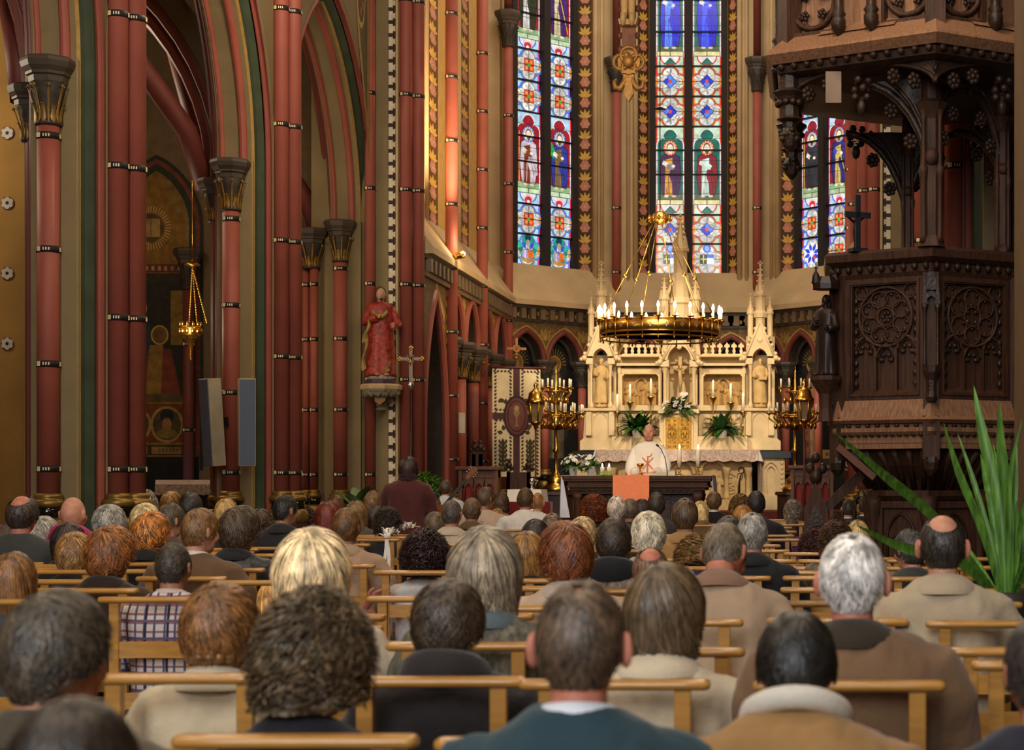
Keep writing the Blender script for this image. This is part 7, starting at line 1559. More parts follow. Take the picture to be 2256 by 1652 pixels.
HAIR = {
 'short': hair_mesh(tt=.012, ts=.006, lift=.004, locks=2200, w=.0028, L=.045, wild=.3, seed=1),
 'short2': hair_mesh(locks=2200, w=.003, L=.055, wild=.5, lift=.008, tt=.02, ts=.010, seed=21, amp=.006),
 'buzz': hair_mesh(tt=.005, ts=.004, locks=1800, L=.02, w=.0022, lift=.003, wild=.3, seed=2, amp=.001, streak=.2),
 'thin': hair_mesh(tt=.005, ts=.006, lift=.004, w=.0026, locks=2000, L=.045, thin=.55, bald=.09, seed=3, wild=.25),
 'fringe': hair_mesh(tt=.004, ts=.006, lift=.004, w=.0026, locks=1800, L=.04, bald=.72, seed=4, side=-.2, wild=.2),
 'tousled': hair_mesh(tt=.034, ts=.022, side=-.3, back=-.75, locks=2300, L=.075, w=.0032, lift=.016, wild=.6, seed=5, amp=.012, freq=22, streak=.4),
 'streak': hair_mesh(tt=.032, ts=.022, side=-.3, back=-.75, locks=2300, L=.08, w=.0036, lift=.016, wild=.5, seed=15, amp=.01, freq=22, streak=.6),
 'bob': hair_mesh(tt=.03, ts=.026, front=.4, side=-.85, back=-.9, hang=-.13, locks=2000, L=.14, w=.0034, lift=.010, wild=.18, seed=6, amp=.006, freq=18, streak=.32, taper=.2),
 'fullbob': hair_mesh(tt=.042, ts=.04, front=.4, side=-.85, back=-.9, hang=-.14, locks=2400, L=.14, w=.0038, lift=.014, wild=.25, seed=16, amp=.009, freq=16, streak=.36, taper=.3),
 'long': hair_mesh(tt=.018, ts=.02, front=.4, side=-.9, back=-.95, hang=-.30, locks=1700, L=.26, w=.004, lift=.010, wild=.1, seed=7, amp=.004, freq=16, streak=.35, taper=.05),
 'curly': hair_mesh(tt=.038, ts=.032, side=-.6, back=-.85, hang=-.10, locks=2300, L=.045, w=.0036, lift=.014, curl=.34, wild=.8, seed=8, amp=.016, freq=34, streak=.4, taper=.2),
 'perm': hair_mesh(tt=.05, ts=.045, front=.4, side=-.75, back=-.9, hang=-.11, locks=2600, L=.055, w=.0042, lift=.016, curl=.42, wild=1, seed=9, amp=.022, freq=30, streak=.42, taper=.25),
 'updo': hair_mesh(tt=.028, ts=.024, front=.4, side=-.4, back=-.8, locks=2000, L=.10, w=.0036, lift=.008, wild=.35, curl=.08, seed=10, amp=.008, freq=26, streak=.36),
}
HMATS = {}
def hmat(c, k=1.0):
    if c in HMATS: return HMATS[c]
    m = bpy.data.materials.new('hair_'+c.strip('#')); m.use_nodes = True; nt = m.node_tree; N = nt.nodes; L = nt.links; b = N['Principled BSDF']; cc = lin(c)
    if max(cc[:3]) < .06: cc = tuple(x*1.2+.002 for x in cc[:3])+(1,)
    a = N.new('ShaderNodeAttribute'); a.attribute_name = 'tone'; n = N.new('ShaderNodeTexNoise'); n.inputs['Scale'].default_value = 22; n.inputs['Detail'].default_value = 4
    tc = N.new('ShaderNodeTexCoord'); L.new(tc.outputs['Object'], n.inputs['Vector']); r = N.new('ShaderNodeMapRange'); r.inputs[1].default_value = .3; r.inputs[2].default_value = .7; r.inputs[3].default_value = .5; r.inputs[4].default_value = 1.75; L.new(n.outputs[0], r.inputs[0])
    mu = N.new('ShaderNodeMath'); mu.operation = 'MULTIPLY'; L.new(a.outputs['Fac'], mu.inputs[0]); L.new(r.outputs[0], mu.inputs[1])
    mx = N.new('ShaderNodeVectorMath'); mx.operation = 'SCALE'; mx.inputs[0].default_value = cc[:3]; L.new(mu.outputs[0], mx.inputs['Scale']); L.new(mx.outputs[0], b.inputs['Base Color'])
    b.inputs['Roughness'].default_value = .4; b.inputs['Specular IOR Level'].default_value = .6; HMATS[c] = m; return m
def cloth(c): return mat('cloth_'+c.strip('#'), c, .85, var=.1, scale=9, bump=.15, bscale=90, sheen=.15)
def tweed(c):
    if 'tweed_'+c in MATS: return MATS['tweed_'+c]
    return mat('tweed_'+c, c, .9, var=.45, scale=55, bump=.3, bscale=120, stretch=(1, 1, .35))
def plaid():
    if 'plaid_shirt' in MATS: return MATS['plaid_shirt']
    m = mat('plaid_shirt', '#d8cdc8', .85); nt = m.node_tree; N = nt.nodes; L = nt.links; b = N['Principled BSDF']; tc = N.new('ShaderNodeTexCoord'); sp = N.new('ShaderNodeSeparateXYZ'); L.new(tc.outputs['Object'], sp.inputs[0]); prev = None
    for ax, fr_, th, c in ((2, 150, .72, '#a06a60'), (0, 130, .75, '#5a5578'), (0, 60, .93, '#2c2c4c'), (2, 75, .9, '#6a5a70')):
        s = N.new('ShaderNodeMath'); s.operation = 'MULTIPLY'; s.inputs[1].default_value = fr_; L.new(sp.outputs[ax], s.inputs[0]); q = N.new('ShaderNodeMath'); q.operation = 'SINE'; L.new(s.outputs[0], q.inputs[0]); g = N.new('ShaderNodeMath'); g.operation = 'GREATER_THAN'; g.inputs[1].default_value = th; L.new(q.outputs[0], g.inputs[0])
        x = N.new('ShaderNodeMix'); x.data_type = 'RGBA'; L.new(g.outputs[0], x.inputs[0]); x.inputs[7].default_value = lin(c)
        if prev is None: x.inputs[6].default_value = lin('#dcd2cc')
        else: L.new(prev, x.inputs[6])
        prev = x.outputs[2]
    L.new(prev, b.inputs['Base Color']); return m
SKINS = [mat('skin_fair', '#d3977b', .5, var=.12, scale=30, bump=.05), mat('skin_ruddy', '#c97f66', .5, var=.12, scale=30, bump=.05), mat('skin_tan', '#b07a5a', .5, var=.1, scale=30)]
def place(name, me, m, parent, Mx=None):
    o = bpy.data.objects.new(name, me); COL.objects.link(o); o.parent = parent
    if Mx is not None: o.matrix_local = Mx
    for k, mm in enumerate(m if isinstance(m, list) else [m]):
        o.material_slots[k].link = 'OBJECT'; o.material_slots[k].material = mm
    return o
# ---------------------------------------------------------------- chairs
RAILZ = .95
def chair_proto():
    t = thing('prayer_chair', 'proto', 'chair', (0, 0, 0), 'wooden prayer chairs')
    b = MB(); n = 12; hw = .237
    prof = [(-.03, .0), (-.026, .009), (-.014, .014), (.014, .014), (.026, .009), (.03, 0), (.025, -.01), (.012, -.014), (-.012, -.014), (-.025, -.01)]
    rings = []
    for k, (x, s) in enumerate([(-hw, .55), (-hw+.006, .88), (-hw+.016, 1)]+[(-hw+.016+(2*hw-.032)*q/6, 1) for q in range(1, 7)]+[(hw-.006, .88), (hw, .55)]): rings.append([(x, y*s, RAILZ+z*s) for y, z in prof])
    b.loft(rings, 0, True); b.build('top_rail', M_chair, t)
    for s in (-1, 1):
        b = MB(); x = s*.168; b.loft([[(x-.021, -.014+y, z), (x+.021, -.014+y, z), (x+.021, .016+y, z), (x-.021, .016+y, z)] for z, y in ((0, -.04), (.44, .0), (.7, .0), (.937, .0))], 0, False); b.build('back_post', M_chair, t, bevel=.003)
        b = MB(); b.box(s*.172-.018, s*.172+.018, .352, .388, 0, .43); b.build('front_leg', M_chair, t, bevel=.003)
    for z in (.735, .515):
        b = MB(); vs = [[(-.168+.336*k/8, .004+.02*sin(pi*k/8)*1, z-.035), (-.168+.336*k/8, .004+.02*sin(pi*k/8), z+.035), (-.168+.336*k/8, -.01+.02*sin(pi*k/8), z+.035), (-.168+.336*k/8, -.01+.02*sin(pi*k/8), z-.035)] for k in range(9)]; b.loft(vs, 0, False); b.build('back_slat', M_chair, t)
    b = MB(); b.box(-.19, .19, .0, .4, .425, .455); b.build('seat', mat('rush_seat', '#8a6a38', .8, var=.25, scale=30, bump=.4, bscale=60), t, bevel=.006)
    for s in (-1, 1): b = MB(); b.box(s*.172-.012, s*.172+.012, .0, .36, .2, .23); b.build('side_stretcher', M_chair, t)
    b = MB(); b.box(-.17, .17, .36, .38, .24, .27); b.build('front_stretcher', M_chair, t); return t
PROTO = chair_proto(); CH = []; first = [True]
def add_chair(x, Y, label):
    if first[0]: o = PROTO; first[0] = False; o.location = (x, Y, 0); o['label'] = label
    else: o = copy_tree(PROTO, None, (0, 0, 0), label); o.location = (x, Y, 0)
    return o
def wpx(y): return .94*(y-HY)
CH_LIST = [  # (mode, px, y): L left end, R right end, C centre of the rail
 ('C', 652, 1633), ('C', 1232, 1640), ('R', 27, 1616), ('C', 397, 1495), ('C', 952, 1502), ('C', 1355, 1508), ('C', 1871, 1511), ('C', 2330, 1466),
 ('R', 842, 1387), ('R', 848, 1361), ('C', 1022, 1424), ('R', 1640, 1437), ('R', 2070, 1437), ('L', 2089, 1436), ('L', 2000, 1333), ('L', 2040, 1375), ('R', 1175, 1358), ('L', 809, 1320),
 ('R', 1637, 1372), ('R', 1635, 1328), ('R', 1668, 1300), ('R', 1698, 1274), ('R', 1706, 1253), ('R', 1755, 1237), ('L', 1690, 1369), ('L', 1706, 1330), ('L', 1720, 1300), ('L', 1725, 1274), ('L', 1724, 1253), ('L', 1759, 1237),
 ('R', 1972, 1330), ('L', 1971, 1303), ('L', 1950, 1276), ('L', 1953, 1253), ('L', 1953, 1236), ('L', 2105, 1251), ('R', 2000, 1371),
 ('L', 71, 1282), ('R', 180, 1254) , ('R', 429, 1259), ('R', 127, 1232), ('R', 341, 1236), ('R', 98, 1218), ('L', 414, 1219), ('R', 606, 1224), ('R', 570, 1211), ('R', 815, 1201), ('R', 482, 1181),
 ('R', 880, 1190), ('R', 938, 1180), ('R', 1026, 1168), ('R', 1105, 1155), ('R', 1135, 1151), ('R', 1164, 1144), ('C', 1245, 1297), ('R', 1361, 1270), ('C', 1500, 1181), ('R', 1240, 1297) if 0 else ('L', 1139, 1280),
 ('R', 1745, 1163), ('R', 1755, 1172), ('R', 1750, 1181), ('L', 1690, 1146), ('L', 1700, 1151), ('L', 1690, 1157), ('R', 832, 1172), ('R', 1790, 1190) , ('L', 2100, 1232), ('R', 1720, 1203), ('R', 1740, 1215)]
for mode, px, y in CH_LIST:
    wd = wpx(y); c = px if mode == 'C' else px+wd/2 if mode == 'L' else px-wd/2; Y = (CZ-RAILZ)*F/(y-HY); CH.append([X_(c, Y), Y, None])
# ---------------------------------------------------------------- people: centre px, top px, width px, hair style, hair colour, clothing, pose, label, options
DK, BR, LB, GR, WH, BL, RD, AU, BK = '#2c211a', '#4a3222', '#8a6840', '#8f8880', '#d8d2c6', '#d9bd84', '#8a4a24', '#5a2a1e', '#191514'
PPL = [
 (46, 1094, 66, 'fringe', '#3a2e26', '#3a3c38', 0, 'balding man with dark fringe in charcoal jacket near the left edge', {}),
 (18, 1081, 30, 'bald', '', '#5a3a30', 0, 'person with reddish bald crown, farthest at the left edge', {}),
 (92, 1137, 65, 'tousled', '#a39c90', '#17171b', 0, 'man with wavy grey hair in black suit and white collar', dict(collar='shirt', cc='#f0eee8')),
 (158, 1095, 54, 'bald', '', '#b8286a', 0, 'bald man with a bright magenta scarf', dict(collar='hood', cc='#c22a74')),
 (171, 1128, 49, 'curly', '#8f6a40', '#4a4038', 0, 'person with sandy curls just right of the bald man', {}),
 (238, 1111, 70, 'short2', '#9a958a', '#1a1a1c', 0, 'person with thick silver hair and black clothing on the left', {}),
 (251, 1096, 42, 'curly', '#2a1a18', '#2a2526', 0, 'person with dark curls behind the silver haired one', {}),
 (148, 1151, 70, 'bob', '#2c1f1b', '#1d1f1c', 0, 'woman with smooth dark brown bob in black', {}),
 (161, 1172, 76, 'tousled', '#9a7242', '#20221f', 0, 'person with tousled light brown hair beside the tall redhead', {}),
 (233, 1158, 98, 'tousled', '#8c5526', '#3b2418', 1, 'redhead in dark brown suede jacket turned to the right', dict(collar='coat', cc='#2a1a14')),
 (8, 1154, 62, 'bob', '#3c2018', '#3a3036', 0, 'woman with dark auburn bob at the left edge', {}),
 (26, 1215, 92, 'long', '#7a542e', '#52545a', 0, 'woman with long straight light brown hair at the left edge', {}),
 (325, 1127, 76, 'streak', '#b87430', '#161617', 1, 'woman with spiky orange streaked hair in black', {}),
 (373, 1133, 54, 'long', '#d8bc84', '#6a5a4a', 0, 'woman with long pale blonde hair on the left', {}),
 (317, 1078, 44, 'perm', '#cfc4b2', '#c8b8a2', 0, 'old woman with fluffy white curls in pale coat, far left', {}),
 (317, 1108, 60, 'tousled', '#d8c294', '#cabfae', 0, 'woman with fluffy white blonde hair behind the orange streaked one', {}),
 (376, 1082, 46, 'tousled', '#b58a50', '#6a5040', 0, 'person with sandy tousled hair before the lace covered side table', {}),
 (418, 1084, 48, 'short', '#2c2620', '#3c3a3a', 0, 'man with short dark hair below the left column speaker', {}),
 (369, 1108, 52, 'short', '#4f4234', '#5a4a40', 1, 'man with greying brown hair seen in half profile', {}),
 (432, 1119, 70, 'short', '#7a5630', '#6a4f36', 1, 'man with short gingery hair in brown suit and white collar', dict(collar='shirt', cc='#f0ece4')),
 (379, 1195, 74, 'buzz', '#3a3026', '#cdbfb8', 0, 'boy with cropped dark hair in a plaid shirt', dict(m='plaid', collar='shirt', cc='#d8c4bc')),
 (520, 1114, 84, 'tousled', '#4c3a26', '#2c2f34', 1, 'person with dark tousled hair in black leather jacket', dict(m='leather', collar='coat', cc='#22252a')),
 (496, 1097, 48, 'long', '#b8935a', '#5a4a40', 0, 'woman with honey blonde hair left of the redhead in white', {}),
 (532, 1082, 40, 'curly', '#9a4a24', '#e8ddd0', 0, 'redhead with short curls and white jacket, far left of centre', dict(collar='fur', cc='#efe6da')),
 (572, 1120, 50, 'bob', '#3c2618', '#4a3424', 0, 'woman with chestnut bob behind the leather jacket', {}),
 (611, 1129, 78, 'perm', '#5f402a', '#4c3426', 0, 'woman with large brown perm', {}),
 (623, 1090, 48, 'buzz', '#1c1815', '#26262a', 1, 'man with cropped black hair below the double red shafts', {}),
 (657, 1103, 24, 'bob', '#6a4c30', '#544a44', 0, 'child with light brown bob at the foot of the pier', {}),
 (673, 1119, 56, 'perm', '#4a2c20', '#3c2c26', 0, 'woman with reddish brown curls right of the man with cropped hair', {}),
 (721, 1103, 54, 'long', '#6c2a1e', '#4a3a38', 0, 'woman with straight wine red hair', {}),
 (738, 1090, 38, 'short2', '#6a4426', '#5c4a42', 0, 'child with brown hair and a white flower clip', {}),
 (761, 1118, 60, 'short', '#6b4a28', '#b08f74', 0, 'man with short brown hair in beige raincoat', dict(collar='coat', cc='#b39478')),
 (784, 1102, 48, 'long', '#7a5a34', '#5a4c44', 0, 'woman with long streaked brown hair beside the raincoat', {}),
 (826, 1114, 46, 'bob', '#2e2320', '#332d2c', 0, 'woman with dark hair left of the black jacketed man', {}),
 (820, 1081, 30, 'updo', '#80603c', '#8a6a58', 0, 'girl with white flowers in her light brown hair', {}),
 (852, 1116, 62, 'curly', '#3a3022', '#34363c', 0, 'man with dark wavy hair in dark jacket at the aisle', {}),
 (683, 1163, 164, 'fullbob', '#ead0a0', '#c8b79a', 0, 'woman with big smooth pale blonde bob', {}),
 (597, 1277, 64, 'long', '#cf9f5c', '#c8a878', 1, 'small blonde child below the big blonde bob', {}),
 (480, 1284, 165, 'updo', '#7a522c', '#d8c6a4', 0, 'woman with pinned auburn curls in cream coat', dict(collar='coat', cc='#e0d0b0', roll=1)),
 (668, 1293, 232, 'curly', '#6b583f', '#141214', 1, 'woman with short grey brown curls in black sweater, near the front of the picture', dict(collar='coat', cc='#17151a', Y=3.7)),
 (98, 1300, 205, 'short2', '#4c4234', '#5a4c38', 1, 'person with short greying dark hair in olive coat at the left edge', dict(collar='coat', cc='#4a4030')),
 (148, 1541, 282, 'short', '#2a2119', '#2a2422', 0, 'person with dark hair cut off by the bottom left corner', {}),
 (935, 1166, 110, 'perm', '#2e1718', '#d5d0cc', 0, 'woman with round dark plum curls in white blouse', dict(collar='shirt', cc='#e0dcd8')),
 (1066, 1160, 160, 'fullbob', '#93856f', '#6c6656', 0, 'person with full grey blonde hair in tweed jacket', dict(m='tweed', collar='coat', cc='#5c6a70')),
 (984, 1276, 162, 'short2', '#3a2d20', '#201b1c', 0, 'man with short dark hair in black hooded parka', dict(collar='hood', cc='#2a2222', bulk=1, Y=4.66)),
 (1277, 1281, 198, 'thin', '#5a4838', '#243f48', 0, 'man in teal suit with big ears and thinning hair, nearest the camera', dict(collar='shirt', cc='#e8ecf2', skin=1, ears=1)),
 (1451, 1240, 165, 'bob', '#5c4a34', '#cdbb9c', 1, 'woman with brown highlighted bob in cream coat', dict(collar='coat', cc='#d6c6a8')),
 (1252, 1148, 118, 'tousled', '#7a4424', '#c0a68c', -1, 'woman with short copper hair and pearl earring in beige coat', dict(collar='coat', cc='#b8a898')),
 (1351, 1140, 78, 'short', '#33281e', '#8c7c6c', 0, 'man with dark hair in grey brown tweed and black scarf', dict(m='tweed', collar='hood', cc='#15161c')),
 (1283, 1138, 60, 'tousled', '#c6a878', '#3a3230', 0, 'woman with fluffy blonde hair behind the copper haired one', {}),
 (1159, 1170, 84, 'bob', '#8f642e', '#1a191c', 0, 'woman with honey brown bob in black', {}),
 (1178, 1143, 64, 'long', '#241a1a', '#4a3c3c', 0, 'person with fine dark braids', {}),
 (1216, 1130, 50, 'thin', '#6a5440', '#4a4444', 0, 'man with thinning brown hair below the altar cloth corner', {}),
 (1402, 1168, 52, 'bob', '#5a5046', '#8a7c68', 0, 'person wearing a grey and cream felt hat', dict(hat=1)),
 (1428, 1126, 76, 'short2', '#d6cbb0', '#b8aa90', 0, 'person with silky white hair', {}),
 (1509, 1097, 58, 'thin', '#5c4630', '#a8804e', 0, 'man with thinning brown hair in tan jacket', dict(collar='coat', cc='#a67e4c')),
 (1309, 1088, 64, 'perm', '#8a4420', '#3a2420', 0, 'woman with a round crown of copper curls before the altar', {}),
 (1358, 1092, 42, 'thin', '#d8c6b4', '#4a4448', 0, 'man with thin white hair below the orange cloth', dict(skin=1)),
 (1388, 1098, 36, 'short', '#6a5c4c', '#22242a', 0, 'man with grey brown hair under the orange cloth', {}),
 (1414, 1099, 40, 'bob', '#2c221e', '#2e2624', 0, 'woman with dark bob below the orange cloth', {}),
 (1446, 1084, 40, 'short', '#372c22', '#3a3632', 0, 'man with dark brown hair under the right end of the orange cloth', {}),
 (1543, 1103, 36, 'long', '#d8bc80', '#8a6a4a', 0, 'woman with long blonde hair right of the tan jacket', {}),
 (1573, 1082, 33, 'short', '#6c5032', '#1b1b1e', 0, 'boy with brown hair in black waistcoat and white shirt', dict(collar='shirt', cc='#f4f0ea')),
 (1631, 1088, 48, 'perm', '#8a6638', '#5a4a40', 0, 'woman with sandy pinned curls on the right', {}),
 (1663, 1095, 32, 'fringe', '#5c5852', '#34343a', 0, 'man with shining bald crown behind the sandy curls', {}),
 (1666, 1081, 40, 'short', '#2c2222', '#26262c', 0, 'man with dark hair and white shirt collar farther right', dict(collar='shirt', cc='#f0f0f4')),
 (1637, 1112, 48, 'long', '#b07a3c', '#6a4a3a', 0, 'girl with copper blonde ponytail', {}),
 (1657, 1129, 68, 'thin', '#99958c', '#1c1d20', 0, 'grey haired man with pink scalp in black suit', dict(skin=1, collar='coat', cc='#191a1d')),
 (1606, 1136, 66, 'thin', '#4e4a46', '#3c4232', 0, 'man with dark grey thinning hair beside the pink scalped man', {}),
 (1582, 1152, 98, 'thin', '#6d604e', '#b0967a', 3, 'man with greying thin hair leaning forward in tan coat', dict(lean=.25, collar='coat', cc='#8a6a54', skin=1)),
 (1530, 1187, 108, 'perm', '#94703c', '#3c356c', 2, 'woman with loose golden brown curls in purple jacket', dict(lean=.4)),
 (1433, 1210, 80, 'fringe', '#7a5c48', '#7a5c50', 0, 'man with pink balding crown behind the brown bob', dict(skin=1)),
 (1878, 1175, 150, 'thin', '#dad6ce', '#7a5c40', 0, 'white haired old man in brown coat with dark corduroy collar', dict(collar='coat', cc='#33291c', bulk=1, skin=1, ears=1)),
 (1752, 1368, 192, 'short', '#16130f', '#9a7444', 0, 'black haired person bowing in tan jacket with white fleece collar', dict(collar='fleece', cc='#d8d0c0', bulk=1, lean=.4, Y=3.4)),
 (2077, 1138, 102, 'fringe', '#2e2824', '#b8a78a', 0, 'bald crowned man in beige suit in front of the green plant', dict(collar='coat', cc='#baa98c', ears=1, skin=0)),
 (2010, 1165, 66, 'short', '#35332f', '#3a3c3a', -1, 'person with slick dark grey hair in left profile', {}),
 (1800, 1160, 84, 'perm', '#4a2320', '#6a4a40', 0, 'woman with dark auburn curls behind the white haired man', {}),
 (1842, 1145, 78, 'curly', '#52341e', '#4a3a34', 0, 'woman with brown curls at the pulpit stair', dict(Y=11.3)),
 (1890, 1145, 44, 'long', '#b89a64', '#c8c0b4', 0, 'woman with blonde hair beside the pulpit stair', dict(Y=11.9)),
 (1795, 1240, 54, 'short', '#5c4c3a', '#c79a6c', 0, 'child with short hair left of the white haired man', {}),
 (2330, 1370, 190, 'short', '#2a2422', '#1b1d2c', 0, 'person in navy jacket cut off by the right edge', dict(bulk=1, lean=.25)),
 (888, 1089, 26, 'short', '#4a3426', '#5a4038', 0, 'boy with brown hair right behind the maroon jacket', {}),
 (852, 1100, 34, 'bob', '#5a3020', '#5a4038', 0, 'woman with dark red bob under the maroon jacket', {}),
 (1066, 1072, 36, 'short', '#59452f', '#c8b09a', 1, 'boy with light brown hair turning his head to the right', {}),
 (1103, 1084, 29, 'updo', '#4c3622', '#a08878', 0, 'girl with braided crown and white flowers', {}),
 (1157, 1074, 36, 'buzz', '#5a4226', '#e6e2da', 0, 'boy in white shirt and cream waistcoat before the altar', dict(collar='shirt', cc='#f4f2ee')),
 (1184, 1085, 27, 'buzz', '#a87442', '#efece8', 0, 'small ginger boy in white shirt', dict(collar='shirt', cc='#f4f2ee')),
 (952, 1083, 32, 'short2', '#54402a', '#4a3c34', 0, 'person with brown hair in front of the green bush', {}),
 (959, 1092, 38, 'bob', '#3a281a', '#3c302a', 0, 'girl with straight dark brown hair and hair clip', {}),
 (990, 1091, 29, 'bob', '#5c3a22', '#4a3a34', 0, 'girl with reddish brown bob near the guitar player', {}),
 (994, 1101, 44, 'buzz', '#5b5048', '#c8b8a0', 0, 'man with cropped grey hair and light collar', dict(collar='coat', cc='#cdbda6')),
 (1039, 1096, 40, 'buzz', '#6a5238', '#6a5236', 0, 'man with short light brown hair in olive brown jacket', dict(collar='coat', cc='#5f492e')),
 (1066, 1096, 26, 'long', '#1c1918', '#18171a', 0, 'woman with long black hair beside the turned boy', {}),
 (1095, 1119, 30, 'long', '#a8763a', '#8a6a50', 0, 'girl with ginger ponytail near the ribbon bows', {}),
 (921, 1093, 50, 'perm', '#57301c', '#2a2a34', 0, 'woman with dark copper curls in the middle rows', {}),
 (884, 1100, 36, 'long', '#8a6a46', '#5a4a40', 0, 'woman with long wispy light brown hair in the middle rows', {}),
 (956, 1127, 42, 'short2', '#6e5c48', '#3a3634', 0, 'person with grey brown hair between two white bows', {}),
 (1747, 1100, 24, 'curly', '#a89a88', '#5a4a4a', 0, 'woman with pale grey hair left of the stair newel', {}),
 (1745, 1143, 28, 'bob', '#5a4638', '#7a3a78', 0, 'girl with white hair clip in purple top', {}),
 (1905, 1092, 26, 'short', '#3a302a', '#20202a', 0, 'man with dark hair seen through the stair balustrade', dict(collar='shirt', cc='#e8e8f0')),
 (1868, 1100, 24, 'short', '#4a4038', '#2a2a30', 0, 'man with grey hair seen through the stair balustrade', dict(collar='shirt', cc='#e8e8f0')),
]
def seated(cx, yt, w, style, hc, cc, pose, label, op):
    lean = op.get('lean', 0); Mh = LM[lean] @ HM[pose] if lean else HM[pose]
    if style == 'bald': hwid, ht = .155, .11
    else: _, hwid, ht = HAIR[style]
    top = max((Mh @ Vector((0, y, z))).z for y, z in ((0, ht), (-.05, ht*.9), (-.09, ht*.5))); k = hwid*F/(w*top); Y = min(21.2, k*CZ/(1+k*(yt-HY)/F)); Y = op.get('Y', Y); X = X_(cx, Y)
    best = None
    for c in CH:
        if c[2] is None and abs(c[0]-X) < .22 and -.3 < Y-.22-c[1] < .35:
            d = abs(c[0]-X)+.5*abs(Y-.22-c[1])
            if best is None or d < best[0]: best = (d, c)
    if best: Y = best[1][1]+.215
    for _ in range(0 if 'Y' in op else 26):                                # keep neighbours from sharing a seat: slide back along the row axis
        if any(abs(X_(cx, Y)-a) < .40 and abs(Y-b_) < .52 for a, b_ in DONE): Y += .06; best = None
        else: break
    X = X_(cx, Y)
    if best: best[1][2] = label
    else: CH.append([X, Y-.215, label])
    s = (CZ+(HY-yt)*Y/F)/top; s = max(.62, min(1.22, s))
    DONE.append((X, Y))
    # the figure sits with its seat on the chair; children are slid, not shrunk below the seat
    t = thing('person', 'person: '+label, 'person', (X, Y, 0), 'seated congregation'); t.scale = (s, s, s)
    sk = SKINS[op.get('skin', R_.choice([0, 0, 1, 2]))]
    place('body', leaned(BODY[pose], lean), sk, t)
    m = plaid() if op.get('m') == 'plaid' else tweed(cc) if op.get('m') == 'tweed' else mat('black_leather', cc, .38, var=.2, bump=.2, spec=.5) if op.get('m') == 'leather' else cloth(cc)
    place('jacket', leaned(JACK[1 if op.get('bulk') else (2 if s < .92 or style in ('long', 'bob') and R_.random() < .5 else 0)], lean), m, t)
    place('trousers', TROU, cloth(R_.choice(['#23232a', '#2c2926', '#1d2430', '#3a342c'])), t)
    if op.get('collar'): place('collar', COLM[op['collar']], cloth(op['cc']), t, LM[lean] if lean else None)
    elif R_.random() < .5: place('collar', COLM['coat'], m, t, LM[lean] if lean else None)
    if style != 'bald':
        me = HAIR[style][0]; want = w*Y/F/s/hwid; want = max(.88, min(1.14, want)); sx_ = R_.choice([-1, 1])
        place('hair', me, hmat(hc), t, Mh @ Matrix.Diagonal((want*sx_, max(.95, min(1.08, want)), 1, 1)))
    if op.get('ears'):
        for q in (-1, 1): b = MB(); b.T = Mh; b.ell((q*.087, -.012, -.012), (.010, .021, .035), 12, 8, 0, Matrix.Rotation(q*.6, 3, 'Z')); o = b.build('ear', SKINS[1]); o.parent = t
    if style == 'updo':
        b = MB(); b.T = Mh; rr = random.Random(int(cx))
        for q in range(22): a = pi*1.1+pi*.8*q/21; b.ell((.082*cos(a), .09*sin(a)-.02, -.055+.018*sin(q*2.1)), (.02, .02, .02), 8, 6)
        o = b.build('rolled_curls', hmat(hc)); o.parent = t
        at_ = o.data.attributes.new('tone', 'FLOAT', 'FACE'); at_.data.foreach_set('value', [rr.uniform(.7, 1.2) for _ in range(len(o.data.polygons))])
    if op.get('hat'):
        h = thing('felt_hat', 'grey and cream felt hat with ribbon worn in the middle rows', 'hat', (X, Y, 0)); h.scale = (s, s, s); b = MB(); b.T = Mh; b.lathe([(.0, .14), (.06, .14), (.09, .12), (.1, .06), (.1, .03)], 20, (0, 0, -.01)); o = b.build('crown', tweed('#8c8378')); o.parent = h
        b = MB(); b.T = Mh; b.lathe([(.1, .03), (.14, .015), (.165, .005), (.16, .0), (.1, .02)], 24, (0, 0, -.01)); o = b.build('brim', cloth('#d8ceb8')); o.parent = h
        b = MB(); b.T = Mh; b.lathe([(.1, .028), (.104, .03), (.104, .06), (.1, .062)], 20, (0, 0, -.01)); o = b.build('ribbon', cloth('#3a342e')); o.parent = h
    return t
DONE = []
for P in sorted(PPL, key=lambda p: -p[2]): seated(*P)
LABELS_SEEN = {}
for i, c in enumerate(CH):
    if c[2]: lab = 'wooden prayer chair of the '+' '.join(c[2].split()[:10])
    else:
        near = sorted((abs(p[0]-VPX-c[0]*F/c[1])+abs((p[1]-HY)*.9-(CZ-1.3)*F/c[1]*1.0)*2, p) for p in PPL)[0][1]; lab = 'empty wooden chair near the '+' '.join(near[7].split()[:9])
    n = LABELS_SEEN.get(lab, 0); LABELS_SEEN[lab] = n+1
    if n: lab = ('second ', 'third ', 'fourth ', 'fifth ', 'sixth ', 'seventh ')[min(n-1, 5)]+lab
    add_chair(c[0], c[1], lab)
